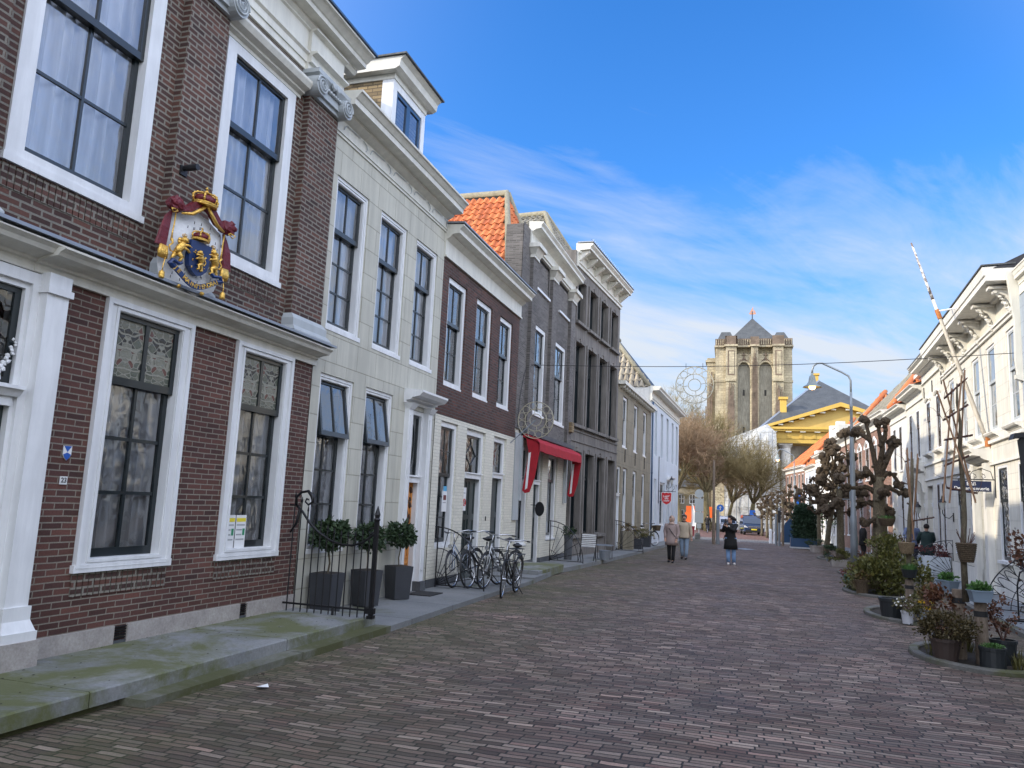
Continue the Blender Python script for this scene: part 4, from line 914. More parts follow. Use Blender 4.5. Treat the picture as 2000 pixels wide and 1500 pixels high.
# thin litter and dirt along the left kerb
rr=random.Random(4); m=MB()
for k in range(90):
    y=rr.uniform(3.5,16); x=-4.46+abs(rr.gauss(0,.12))-.25*(y<5.2)+ (0 if y<9.4 else -.12*(y-9.4)/4); s=rr.uniform(.006,.02); z=G(y)+.004
    m.quad((x,y,z),(x+s,y+s*.5,z+.004),(x+s*.7,y+s*1.4,z+.003),(x-s*.4,y+s,z+.006))
for k in range(120):
    y=rr.uniform(3.,9.2); x=-5.9+rr.random()**2*1.1; s=rr.uniform(.006,.017); z=.1745
    m.quad((x,y,z),(x+s,y+s*.5,z+.003),(x+s*.7,y+s*1.2,z+.004),(x-s*.4,y+s,z+.003))
o=m.build('litter',M['soil']); tag(o,'dark crumbs and leaf bits scattered on the mossy slabs and kerb','litter',kind='stuff')
m=MB(); c=(-4.12,6.15); m.v=[(c[0]-.05,c[1],.006),(c[0]+.02,c[1]-.05,.02),(c[0]+.07,c[1]+.01,.012),(c[0]+.03,c[1]+.05,.03),(c[0]-.03,c[1]+.05,.01)]; m.f=[(0,1,3,4),(1,2,3)]
tag(m.build('scrap_of_paper',M['paper']),'crumpled white scrap of paper lying on the bricks by the near kerb','paper scrap')
# ---------------------------------------------------------------- coat of arms
def flat(poly,x0,x1,mb=None):
    mb=mb or MB(); n=len(poly); k=len(mb.v)
    mb.v+=[(x0,y,z) for y,z in poly]+[(x1,y,z) for y,z in poly]
    mb.f+=[tuple(k+i for i in range(n)),tuple(k+n+i for i in reversed(range(n)))]+[(k+i,k+(i+1)%n,k+n+(i+1)%n,k+n+i) for i in range(n)]; return mb
def loft_relief(poly,c,x0,x1,mb=None,steps=4):
    "cushioned relief: outline poly raised towards its centre"
    mb=mb or MB(); n=len(poly); k0=len(mb.v)
    for s in range(steps+1):
        t=s/steps; q=1-.92*t; h=x0+(x1-x0)*math.sin(t*PI/2)
        mb.v+=[(h,c[0]+(y-c[0])*q,c[1]+(z-c[1])*q) for y,z in poly]
    for s in range(steps):
        for i in range(n): mb.f.append((k0+s*n+i,k0+s*n+(i+1)%n,k0+(s+1)*n+(i+1)%n,k0+(s+1)*n+i))
    mb.f.append(tuple(k0+steps*n+i for i in range(n))); return mb
def lion(mb,x,s=1,fl=1):
    "a small gilded lion rampant, facing +y when fl=1, about s tall"
    def P(y,z,dx=0): return (x+dx,fl*y*s,z*s)
    k=len(mb.v)
    mb.tube([P(-.08,.28),P(-.05,.42,.02),P(.02,.58,.03),P(.05,.70,.03)],[.10*s,.12*s,.13*s,.09*s],8)
    mb.blob(P(.09,.80,.03),.12*s,.2); mb.blob(P(.18,.77,.03),.06*s,.1)
    for q in range(7): mb.blob(P(-.03+.05*math.cos(q),.70+.07*math.sin(q*2),.02),.06*s,.3)
    mb.tube([P(.04,.60,.05),P(.20,.66,.05),P(.30,.62,.05)],[.06*s,.04*s,.05*s],6); mb.tube([P(.03,.52,.05),P(.20,.50,.05),P(.28,.42,.05)],[.06*s,.04*s,.05*s],6)
    mb.tube([P(-.08,.30,.03),P(.08,.20,.03),P(.02,.06,.03),P(.12,.0,.03)],[.10*s,.07*s,.045*s,.05*s],6); mb.tube([P(-.10,.30,0),P(-.16,.16,0),P(-.22,.03,0),P(-.10,.0,0)],[.09*s,.06*s,.04*s,.05*s],6)
    mb.tube([P(-.13,.30),P(-.28,.30),P(-.34,.45),P(-.24,.58),P(-.30,.70)],[.03*s,.025*s,.025*s,.03*s,.05*s],6)
def crown(mb,red,c,w,x):
    cy,cz=c; mb.lathe([(w*.50,cz),(w*.54,cz+.02*w),(w*.50,cz+.10*w),(w*.56,cz+.15*w),(w*.52,cz+.17*w)],14,(x,cy,0))
    red.lathe([(w*.44,cz+.15*w),(w*.50,cz+.32*w),(w*.42,cz+.48*w),(w*.2,cz+.58*w)],12,(x,cy,0))
    for k in range(6):
        a=2*PI*k/6+.3; pts=[]
        for t in range(7):
            u=t/6; r=w*(.50+.16*math.sin(u*PI*.75))*(1-u**2.2); pts.append((x+r*math.cos(a),cy+r*math.sin(a),cz+w*(.16+.52*math.sin(u*PI/2))))
        mb.tube(pts,w*.045,5)
        for q in pts[1:5]: mb.blob(q,w*.065,.1)
    mb.blob((x,cy,cz+.74*w),w*.10,.05); mb.box(x-.02*w,x+.02*w,cy-.025*w,cy+.025*w,cz+.8*w,cz+1.0*w); mb.box(x-.02*w,x+.02*w,cy-.08*w,cy+.08*w,cz+.88*w,cz+.93*w)
def TXT(s,size,name,mat,parent,M4,ext=.002,align='CENTER',bold=0,sp=1):
    cu=bpy.data.curves.new(name,'FONT'); cu.body=s; cu.size=size; cu.extrude=ext; cu.align_x=align; cu.align_y='CENTER'; cu.offset=bold; cu.space_character=sp
    t=bpy.data.objects.new('t',cu); COL.objects.link(t); dg=bpy.context.evaluated_depsgraph_get(); me=bpy.data.meshes.new_from_object(t.evaluated_get(dg)); bpy.data.objects.remove(t)
    me.name=name; me.materials.clear(); me.materials.append(M[mat]); me.transform(M4); o=bpy.data.objects.new(name,me); COL.objects.link(o); o.parent=parent; return o
def face_x(x,y,z,rx=0):   # text lying in the y-z plane, read from +x, running towards +y
    return Matrix.Translation((x,y,z))@Matrix(((0,0,1,0),(1,0,0,0),(0,1,0,0),(0,0,0,1)))@Matrix.Rotation(rx,4,'Z')
def face_my(x,y,z,rx=0):  # text in the x-z plane, read from -y
    return Matrix.Translation((x,y,z))@Matrix.Rotation(R(90),4,'X')@Matrix.Rotation(rx,4,'Z')
t=thing('coat_of_arms','painted and gilded royal coat of arms with crimson mantle on the brick pilaster','coat of arms',(-5.66,6.46,3.78))
# mantle: ermine inside, crimson outside
er=[(-.38,.03),(-.43,.22),(-.40,.5),(-.36,.82),(-.18,.92),(0,.98),(.18,.92),(.36,.82),(.40,.5),(.43,.22),(.38,.04),(.24,-.05),(.12,-.11),(0,-.07),(-.12,-.11),(-.24,-.05)]
loft_relief(er,(0,.4),.0,.07).build('ermine_lining',M['ermine'],t,smooth=True)
m=MB(); rr=random.Random(2)
for k in range(46):
    y=rr.uniform(-.30,.30); z=rr.uniform(0,.82)
    m.tube([(.078,y,z+.018),(.080,y,z-.012)],.0045,3); m.tube([(.079,y-.006,z-.01),(.079,y+.006,z-.014)],.003,3)
m.build('ermine_tails',M['black'],t)
m=MB()
for sd in (-1,1):
    for k in range(5): m.tube([(.03,sd*(.37+.012*k),.84-.02*k),(.06,sd*(.40+.016*k),.6),(.06,sd*(.41+.022*k),.36)],[.018,.024,.028],6)
    m.blob((.07,sd*.36,.93),.10,.12,2); 
    for q in range(6): m.blob((.10+.03*math.cos(q),sd*(.36+.06*math.cos(q*1.1)),.93+.06*math.sin(q*1.1)),.05,.2)
for sd in (-1,1): flat([(0,1.06),(sd*.10,1.0),(sd*.2,.90),(sd*.33,.86),(sd*.33,.93),(sd*.22,.98),(sd*.12,1.09),(0,1.14)][::sd],.03,.13,m)
m.build('crimson_mantle',M['crimson'],t)
g=MB()
for sd in (-1,1):
    for k in range(4): g.tube([(.08,sd*(.39+.022*k),.37),(.09,sd*(.39+.026*k),.28),(.08,sd*(.38+.024*k),.21)],[.022,.026,.024],6)
    g.tube([(.08,sd*.345,.84),(.08,sd*.34,.7),(.08,sd*.345,.58),(.08,sd*.345,.46)],[.010,.009,.009,.014],6); g.tube([(.13,sd*.38,.86),(.15,sd*.45,.84),(.14,sd*.42,.80),(.13,sd*.36,.84)],.009,5,closed=True)
    g.tube([(.11,sd*.40,.22),(.12,sd*.42,.10),(.12,sd*.42,.04)],[.007,.007,.007],5); g.lathe([(.012,.05),(.03,.03),(.035,-.04),(.03,-.05)],8,(.12,sd*.42,0))
    g.tube([(.14,0,1.08),(.14,sd*.08,.98),(.14,sd*.18,.88),(.12,sd*.30,.84)],[.018,.024,.022,.014],6)
    g.blob((.08,sd*.16,-.06),.03,.2)
g.build('gold_fringe',M['gold'],t,smooth=True)
for sd in (-1,1):
    sm=MB(); l=MB(); lion(l,0,.38,-sd); sm.add(l,Matrix.Translation((.09,sd*.235,.22)))
    c2=MB(); r2_=MB(); crown(c2,r2_,(0,0),.05,0); sm.add(c2,Matrix.Translation((.10,sd*.20,.57))); sm.build('lion_supporter',M['gold'],t,smooth=True)
sh=[(-.14,.56),(-.14,.32),(-.12,.22),(-.06,.15),(0,.12),(.06,.15),(.12,.22),(.14,.32),(.14,.56),(0,.57)]
S=flat(sh,.08,.155).build('shield',M['royalblue'],t)
l=MB(); lion(l,0,.28,-1); l.xf(Matrix.Translation((.165,-.01,.20))); 
for k in range(11): l.box(.155,.163,rr.uniform(-.10,.09),0,0,0) if False else l.blob((.158,rr.choice([-.09,-.07,.08,.09,0]),rr.uniform(.2,.48)),.009,0)
l.build('shield_lion',M['gold'],S,smooth=True)
g=MB(); r_=MB(); crown(g,r_,(0,.585),.19,.12); C1=g.build('shield_crown',M['gold'],t,smooth=True); r_.build('crown_cap',M['crimson'],C1,smooth=True)
g=MB(); r_=MB(); crown(g,r_,(0,1.06),.27,.09); C1=g.build('top_crown',M['gold'],t,smooth=True); r_.build('crown_cap',M['crimson'],C1,smooth=True)
# ribbon with the motto
mb=MB(); n=24
for i in range(n+1):
    u=i/n; y=-.31+.62*u; z=.13-.13*math.sin(u*PI)+.02*math.cos(u*7); x=.15+.03*math.sin(u*PI)
    mb.v+=[(x,y,z-.038),(x,y,z+.038),(x-.02,y,z+.038),(x-.02,y,z-.038)]
for i in range(n):
    for j in range(4): mb.f.append((4*i+j,4*i+(j+1)%4,4*i+4+(j+1)%4,4*i+4+j))
for sd in (-1,1):
    mb.tube([(.13,sd*.30,.14),(.14,sd*.36,.17),(.14,sd*.33,.22),(.13,sd*.24,.20),(.13,sd*.20,.23)],[.035,.03,.025,.025,.02],6)
Rb=mb.build('motto_ribbon',M['royalblue'],t)
s='JE MAINTIENDRAI'
for i,ch in enumerate(s):
    if ch==' ': continue
    u=(i+.6)/(len(s)+.2); y=-.31+.62*u; z=.13-.13*math.sin(u*PI)+.02*math.cos(u*7); sl=math.atan2(-.13*PI*math.cos(u*PI),.62)
    TXT(ch,.078,'letter','gold',Rb,face_x(.154+.03*math.sin(u*PI),y,z,sl),.003,bold=.0012)
t.rotation_euler=(0,R(4),R(-6)); t.scale=(.8,.98,.80)
# small plates on the near house
t=thing('heritage_shield','small blue and white enamel shield on the brick pier, above the number plate','plaque',(-5.935,5.51,1.96))
flat([(-.045,.06),(-.045,-.02),(-.025,-.05),(0,-.07),(.025,-.05),(.045,-.02),(.045,.06)],0,.008).build('plate',M['paper'],t)
m=MB(); flat([(-.04,.058),(0,.005),(.04,.058)],.008,.010,m); flat([(0,.0),(-.042,-.018),(-.025,-.048),(0,-.068),(.025,-.048),(.042,-.018)],.008,.010,m); M['cobalt']=m_plain('cobalt_enamel',(.02,.10,.42),.3,.02,3); m.build('blue_fields',M['cobalt'],t)
t=thing('number_plate','small white house number plate reading 23 on the brick pier','number plate',(-5.935,5.51,1.71))
MB().box(0,.008,-.038,.038,-.036,.036).build('plate',M['paper'],t); TXT('23',.062,'digits','black',t,face_x(.0105,0,0),.001,bold=.001)
t=thing('notice_sheets','two white notice sheets with yellow headings taped inside the second ground floor window','notice',(-5.975,8.08,1.20),0); t.scale=(1,1.25,1.15); t['_x']=0; del t['_x'] 
M['yellow']=m_plain('yellow_print',(.75,.62,.04),.5,.02,3); M['greenp']=m_plain('green_print',(.03,.25,.12),.5,.02,3); M['cyanp']=m_plain('blue_print',(.08,.38,.62),.5,.02,3); M['greyp']=m_plain('grey_print',(.35,.36,.36),.6,.02,3)
for q in (-.085,.085): 
    o=MB().box(0,.003,q-.078,q+.078,-.17,.17).build('sheet',M['paper'],t)
    MB().box(.003,.004,q-.07,q+.07,.10,.14).build('heading',M['yellow'],o); MB().box(.003,.004,q+.03,q+.065,-.04,.03).build('green_box',M['greenp'],o)
    m=MB(); 
    for k in range(4): m.box(.003,.004,q-.065,q+(.02 if k in(1,2) else .06),.06-.05*k,.075-.05*k)
    m.build('text_lines',M['greyp'],o)
t=thing('window_sticker','small blue and white sticker low in the first ground floor window','sticker',(-5.985,5.93,.99)); MB().box(0,.003,-.035,.035,-.08,.06).build('sticker',M['paper'],t); MB().box(.003,.004,-.035,.035,.02,.06).build('blue_band',M['cyanp'],t)
# ---------------------------------------------------------------- wrought iron entrance fence of the near house
t=thing('iron_fence','curved wrought iron fence with spear topped bars and a scroll, on the mossy slab end','fence',(-5.9,9.12,.172))
top=[(.08,1.36),(.18,1.28),(.30,1.14),(.45,1.02),(.62,.93),(.80,.885),(.95,.885),(1.10,.93),(1.22,1.02),(1.28,1.10)]
m=MB(); m.tube([(x,0,z) for x,z in top],.016,6); m.tube([(.02,0,1.0),(.10,0,1.12),(.14,0,1.30),(.10,0,1.36)],[.012,.018,.02,.014],6)
m.tube([(.08,0,1.36),(.07,0,1.46),(.14,0,1.53),(.24,0,1.55),(.31,0,1.49),(.32,0,1.41),(.26,0,1.37),(.21,0,1.41),(.23,0,1.45),(.26,0,1.44)],[.018,.018,.018,.02,.03,.018,.014,.012,.012,.012],6)
m.tube([(1.28,0,1.10),(1.24,0,1.12),(1.19,0,1.11),(1.17,0,1.07),(1.20,0,1.04),(1.225,0,1.07)],.010,5); m.build('top_rail',M['iron'],t,smooth=True)
m=MB().tube([(0,0,.10),(1.26,0,.10)],.014,6); m.tube([(-.02,0,1.36),(.09,0,1.36)],.01,5); m.build('bottom_rail',M['iron'],t)
def topz(x):
    for (a,b),(c,d) in zip(top,top[1:]):
        if a<=x<=c: return b+(d-b)*(x-a)/(c-a)
    return .9
for k in range(12):
    x=.06+k*.103; z=topz(max(x,.09))+ (.10 if x<1.12 else -.02); m=MB().tube([(x,0,.02),(x,0,z)],.0085,6); m.lathe([(.0085,z),(.016,z+.015),(.012,z+.04),(.002,z+.085)],6,(x,0,0)); m.lathe([(.0085,.02),(.002,-.02)],6,(x,0,0)); m.build('bar',M['iron'],t)
m=MB(); m.box(1.255,1.305,-.025,.025,0,1.20); m.lathe([(.03,1.20),(.045,1.23),(.03,1.25),(.04,1.29),(.03,1.32),(.004,1.40)],8,(1.28,0,0)); m.box(1.20,1.33,-.03,.03,.06,.13); m.box(1.24,1.32,-.04,.04,0,.04); m.build('post',M['iron'],t)
m=MB().tube([(.74,0,0),(.74,0,.10)],.018,6); m.build('foot',M['iron'],t)
# ---------------------------------------------------------------- foliage helpers
def leaves(mb,c,rad,n,s,rg,shell=.35,up=.0,squash=1.0,clump=0):
    cl=[]
    if clump:
        for k in range(clump):
            v=Vector((rg.gauss(0,1),rg.gauss(0,1),rg.gauss(0,1))).normalized()*rg.uniform(.55,.95); cl.append(v)
    for k in range(n):
        if cl: v=rg.choice(cl)+Vector((rg.gauss(0,.16),rg.gauss(0,.16),rg.gauss(0,.16)))
        else: v=Vector((rg.gauss(0,1),rg.gauss(0,1),rg.gauss(0,1))).normalized()*(1-shell*rg.random()**1.3)*rg.uniform(.85,1.1)
        p=Vector(c)+Vector((v.x*rad[0],v.y*rad[1],v.z*rad[2])); q=s*rg.uniform(.6,1.35)
        d=(v.normalized()+Vector((rg.gauss(0,.6),rg.gauss(0,.6),rg.gauss(0,.6)+up))).normalized(); e=d.orthogonal().normalized(); e.rotate(Matrix.Rotation(rg.random()*6.3,3,d)); 
        w=q*.36; nn=d.cross(e)*q*.12
        mb.quad(p,p+d*q*.5+e*w+nn,p+d*q,p+d*q*.5-e*w+nn)
def grassy(mb,c,r,n,h,rg,w=.008,droop=.5):
    for k in range(n):
        a=rg.random()*6.3; rr_=r*rg.random()**.6; p=Vector((c[0]+rr_*math.cos(a),c[1]+rr_*math.sin(a),c[2])); hh=h*rg.uniform(.5,1.1); o=Vector((math.cos(a),math.sin(a),0))*hh*droop*rg.random(); e=Vector((-math.sin(a),math.cos(a),0))*w
        m1=p+Vector((0,0,hh*.6))+o*.4; t_=p+Vector((0,0,hh*rg.uniform(.6,1)))+o; mb.quad(p-e,p+e,m1+e,m1-e); mb.quad(m1-e,m1+e,t_)
M['leaf_yg']=m_leaf('yellow_green_leaf',(.035,.045,.010),(.11,.11,.022),(.20,.18,.04)); M['leaf_green']=m_leaf('fresh_green_leaf',(.03,.09,.02),(.08,.18,.04),(.12,.24,.05))
M['leaf_dry']=m_leaf('dry_olive_brown_leaf',(.030,.026,.009),(.085,.062,.020),(.13,.095,.032)); M['leaf_brown']=m_leaf('withered_leaf',(.05,.034,.012),(.15,.105,.032),(.20,.13,.045)); M['leaf_rust']=m_leaf('rust_brown_leaf',(.06,.024,.012),(.13,.05,.022),(.20,.085,.035)); M['leaf_olive']=m_leaf('olive_leaf',(.045,.045,.012),(.12,.11,.03),(.17,.15,.05))
M['leaf_red']=m_leaf('heather_red_leaf',(.08,.015,.015),(.16,.04,.035)); M['flower']=m_plain('white_petal',(.75,.75,.68),.6,.03,3); M['straw']=m_leaf('dry_straw',(.10,.08,.045),(.22,.18,.10))
# ---------------------------------------------------------------- clipped bay trees in planters, doormat
def bay():
    t=thing('potted_tree','x','potted tree')
    m=MB().taper(0,0,0,.50,.135,.135,.165,.165); m.v=[v for v in m.v]; ring(MB(),0,1,0,1,0,1,.1); P=m.build('planter',M['planter'],t)
    s=MB().taper(0,0,.48,.505,.14,.14,.14,.14); s.build('soil',M['soil'],P)
    m=MB().tube([(0,0,.49),(.012,.01,.62),(-.008,0,.75),(.01,0,.92)],[.013,.012,.012,.011],6); m.tube([(.0,0,.78),(.05,.03,.88)],.007,4); m.tube([(0,0,.78),(-.06,-.02,.9)],.007,4); m.build('stem',M['bark'],t)
    rr=random.Random(21); m=MB(); leaves(m,(0,0,.98),(.23,.23,.175),900,.055,rr,shell=.55); leaves(m,(0,0,.98),(.23,.23,.18),500,.06,rr,clump=14); m.build('crown',M['leaf_dark'],t); return t
b0=bay(); b0.location=(-5.70,9.86,.07); b0['label']='clipped round bay tree in a dark square planter, leftmost, behind the fence scroll'; b0['group']='clipped bay trees in square planters'; b0.scale=(1.08,)*3
dup(b0,'clipped round bay tree in a dark square planter, middle one behind the fence',(-5.66,10.95,.055),1.2,b0['group'],1.05); dup(b0,'clipped round bay tree in a dark square planter beside the oak door',(-5.66,12.08,.045),2.6,b0['group'],1.05)
tag(MB().box(-5.80,-5.34,12.72,13.30,G(13)+.077,G(13)+.092).build('doormat',M['rubber']),'flat black doormat on the pavement before the carved oak door','doormat')
# ---------------------------------------------------------------- fan railings
def fan(label,h,w,n,loc,rz=0,group='fan shaped iron stoop railings',flip=1,scal=False,inner=(.22,.62)):
    t=thing('fan_railing',label,'railing',loc,rz,group)
    m=MB(); A=[(w*math.sin(PI/2*k/16)*flip,0,h*math.cos(PI/2*k/16)) for k in range(17)]; m.tube(A,.013,6)
    m.tube([(0,0,0),(0,0,h+.02)],.014,6); m.tube([(0,0,.04),(w*flip,0,.04)],.010,5); m.tube([(0,0,h),(-.08*flip,0,h+.0)],.01,5); m.tube([(w*flip,0,.04),(w*flip,0,-.05)],.012,5)
    m.build('frame',M['iron'],t)
    m=MB()
    for k in range(1,n):
        a=PI/2*k/n; m.tube([(0,0,.04),(w*math.sin(a)*flip,0,h*math.cos(a))],.0075,5)
        if scal: m.lathe([(.002,-.09),(.028,-.03),(.006,.05)],5) if False else None
    m.build('spokes',M['iron'],t); m=MB()
    for q in inner: m.tube([(w*q*math.sin(PI/2*k/10)*flip,0,.03+h*q*math.cos(PI/2*k/10)) for k in range(11)],.0085,5)
    if scal:
        for k in range(n):
            a0,a1=PI/2*k/n,PI/2*(k+1)/n; am=(a0+a1)/2
            P=[]
            for j in range(9):
                u=j/8; a=a0+(a1-a0)*u; q=.80+.16*math.sin(PI*u); P.append((w*q*math.sin(a)*flip,0,h*q*math.cos(a)))
            m.tube(P,.008,5)
            q=.45; a=a1; c=Vector((w*q*math.sin(a)*flip,0,h*q*math.cos(a)));
            if k<n-1 and k%2==0: d=Vector((math.sin(a)*flip*w,0,math.cos(a)*h)).normalized(); e=Vector((-d.z,0,d.x))*.022; m.quad(c-d*.07,c+d*.05+e,c+d*.03,c+d*.05-e)
    m.build('arcs',M['iron'],t); return t
fan('black fan shaped iron railing behind the row of bicycles',1.13,1.02,7,(-5.88,14.22,G(14)+.08),R(-4))
fan('black fan shaped iron railing at the dark grey house, behind the slatted chair',1.18,1.05,6,(-5.86,22.9,G(23)+.12),R(-6),inner=(.25,.85))
fan('black fan shaped iron railing before the ochre grey house with planters beside it',1.18,1.20,6,(-5.36,31.6,G(31)+.12),R(-18),inner=(.25,.85))
fan('large fan shaped iron railing with scalloped edge at the lower right edge',1.16,1.12,9,(5.40,17.6,G(17)+.09),R(-12),flip=-1,scal=True)
fan('fan shaped iron railing on the right pavement, partly behind the person in green',1.16,1.30,9,(6.02,28.4,G(28)+.09),R(-8),flip=-1,scal=True)
t=thing('scroll_railing','short black iron railing with a scroll foot cut by the right picture edge','railing',(5.35,16.1,G(16)+.09))
m=MB(); m.tube([(-.95,0,0),(-.95,0,.62),(-.90,0,.85),(-.75,0,.95),(-.4,0,1.0),(0,0,1.05)],.014,6); m.tube([(-1.15,0,.02),(0,0,.02)],.018,5); m.tube([(-.95,0,.05),(-.85,0,.05),(-.76,0,.14),(-.80,0,.26),(-.90,0,.27),(-.92,0,.19),(-.87,0,.16)],.009,5)
for k in range(5): m.tube([(-.75+.16*k,0,.02),(-.75+.16*k,0,.98)],.008,5)
m.tube([(-.92,0,.5),(-.84,0,.58),(-.78,0,.5),(-.84,0,.44),(-.88,0,.5)],.008,5); m.build('railing',M['iron'],t)
# ---------------------------------------------------------------- bicycles
def bicycle(fcol,basket=False,rack=False):
    t=thing('bicycle','x','bicycle')   # wheels along y, front wheel at the origin side
    def wheel(y,turn=0):
        m=MB(); n=28; m.tube([(0,.335*math.cos(2*PI*k/n),.345+.335*math.sin(2*PI*k/n)) for k in range(n)],.018,6,closed=True)
        if turn: m.xf(Matrix.Rotation(turn,4,'Z'))
        m.xf(Matrix.Translation((0,y,0))); W=m.build('wheel',M['rubber'],t,smooth=True)
        r=MB(); r.tube([(0,.312*math.cos(2*PI*k/n),.345+.312*math.sin(2*PI*k/n)) for k in range(n)],.009,4,closed=True)
        for k in range(14):
            a=2*PI*k/14; r.tube([(.02*(-1)**k,0,.345),(0,.31*math.cos(a),.345+.31*math.sin(a))],.0016,3)
        r.tube([(-.05,0,.345),(.05,0,.345)],.022,8)
        if turn: r.xf(Matrix.Rotation(turn,4,'Z'))
        r.xf(Matrix.Translation((0,y,0))); r.build('rim',M['chrome'],W)
        f=MB(); f.tube([(0,.365*math.cos(R(a)),.345+.365*math.sin(R(a))) for a in (range(10,190,18) if y<.5 else range(-10,190,20))],.013,5)
        if turn: f.xf(Matrix.Rotation(turn,4,'Z'))
        f.xf(Matrix.Translation((0,y,0))); f.build('mudguard',M['black'],W)
    wheel(0,R(8)); wheel(1.08)
    f=MB(); f.tube([(0,0,.345),(.0,.06,.62),(0,.13,.86)],.014,6); f.tube([(-.05,0,.345),(-.05,.05,.60),(0,.07,.66)],.009,5); f.tube([(.05,0,.345),(.05,.05,.60),(0,.07,.66)],.009,5)
    f.tube([(0,.10,.72),(0,.32,.50),(0,.56,.33),(0,.62,.30)],.018,6); f.tube([(0,.12,.82),(0,.36,.60),(0,.60,.42)],.013,6); f.tube([(0,.62,.30),(0,.70,.62),(0,.74,.86)],.016,6); f.tube([(0,.62,.30),(.05,.9,.33),(.05,1.08,.345)],.010,5); f.tube([(0,.70,.66),(-.05,1.08,.345)],.010,5); f.tube([(0,.70,.66),(.05,1.08,.345)],.010,5)
    f.build('frame',M[fcol],t,smooth=True)
    h=MB(); h.tube([(0,.13,.84),(0,.14,1.02)],.012,6); h.tube([(-.30,.36,1.05),(-.26,.22,1.07),(-.14,.11,1.05),(0,.10,1.03),(.14,.11,1.05),(.26,.22,1.07),(.30,.36,1.05)],.012,6); H=h.build('handlebar',M['chrome'],t,smooth=True)
    g=MB(); g.tube([(-.30,.36,1.05),(-.31,.48,1.04)],.017,6); g.tube([(.30,.36,1.05),(.31,.48,1.04)],.017,6); g.build('grip',M['black'],H)
    s=MB(); s.prism([(0,0),(-.02,.05),(.02,.08),(.30,.09),(.30,.04),(.12,.02)],-.02,.02) if False else None
    s.lathe([(.02,0),(.09,.02),(.10,.05),(.06,.07)],10,(0,.80,.88)); s.tube([(0,.60,.93),(0,.72,.92),(0,.80,.92)],[.018,.035,.06],6); s.build('saddle',M['black'],t,smooth=True)
    r=MB(); 
    for x in (-.06,0,.06): r.tube([(x,.82,.74),(x,1.32,.73)],.006,4)
    for y in (.85,1.05,1.3): r.tube([(-.07,y,.735),(.07,y,.735)],.006,4)
    r.tube([(-.06,1.25,.73),(-.05,1.08,.345)],.006,4); r.tube([(.06,1.25,.73),(.05,1.08,.345)],.006,4); r.build('carrier',M['black'],t)
    l=MB(); l.lathe([(.02,-.04),(.04,.0),(.042,.02)],10,(0,0,0),'y'); l.xf(Matrix.Translation((0,-.03,.78))@Matrix.Rotation(PI,4,'Z')); l.build('lamp',M['chrome'],t)
    p=MB(); p.tube([(-.10,.62,.30),(.10,.62,.30)],.012,5); p.tube([(.10,.62,.30),(.10,.55,.16)],.010,5); p.tube([(-.10,.62,.30),(-.10,.69,.44)],.010,5); p.box(.10,.19,.51,.59,.145,.17); p.box(-.19,-.10,.65,.73,.43,.455); p.lathe([(.09,-.004),(.09,.004)],14,(.055,.62,.30),'x'); p.build('pedals',M['black'],t)
    k=MB(); k.tube([(.03,.70,.31),(.20,.86,.0)],.010,5); k.build('kickstand',M['black'],t)
    if rack:
        q=MB(); 
        for z in (.70,.86): q.tube([(-.20,-.24,z),(.20,-.24,z),(.20,.06,z),(-.20,.06,z)],.008,4,closed=True)
        for x in (-.2,-.07,.07,.2): q.tube([(x,-.24,.86),(x,-.24,.70),(x,.06,.70)],.007,4)
        q.tube([(-.06,-.2,.70),(-.05,0,.345)],.007,4); q.tube([(.06,-.2,.70),(.05,0,.345)],.007,4); q.build('front_carrier',M['black'],t)
    if basket:
        q=MB().taper(0,-.12,.72,.98,.15,.11,.20,.15); q.build('basket',M['wicker'],t)
    return t
M['wicker']=m_bark('brown_wicker',(.05,.035,.02),(.14,.10,.06),30,.02); M['silverblue']=m_plain('silver_blue_frame',(.30,.34,.42),.3,.06,3,metal=.4); M['silver']=m_plain('silver_frame',(.50,.52,.54),.3,.06,3,metal=.5); M['blackf']=m_plain('black_frame',(.015,.015,.018),.3,.06,3,coat=.3); M['creamf']=m_plain('cream_frame',(.55,.50,.34),.35,.06,3)
BG='bicycles parked before the brown brick house'
def place(b,label,loc,rz,lean,group): b.location=loc; b.rotation_euler=(0,lean,rz); b['label']=label; b['group']=group; return b
zb=G(14.5)+.08
place(bicycle('silverblue'),'silver blue bicycle with a round headlamp, leftmost of the parked row',(-5.55,14.30,zb),R(-7),R(-6),BG)
place(bicycle('blackf'),'black bicycle with bare chrome handlebar, second from the left in the parked row',(-5.28,14.45,zb),R(-13),R(-6),BG)
place(bicycle('silver'),'silver framed bicycle with high handlebar, third in the parked row',(-5.02,14.55,zb),R(-14),R(5),BG)
place(bicycle('blackf',rack=True),'black bicycle with a front carrier standing on its own at the kerb edge',(-4.47,14.02,G(14)+.0),R(3),R(4),BG)
place(bicycle('creamf',basket=True),'cream bicycle with a wicker basket by the ochre grey house',(-4.62,38.2,G(38)+.12),R(140),R(3),'bicycles farther down the left pavement')
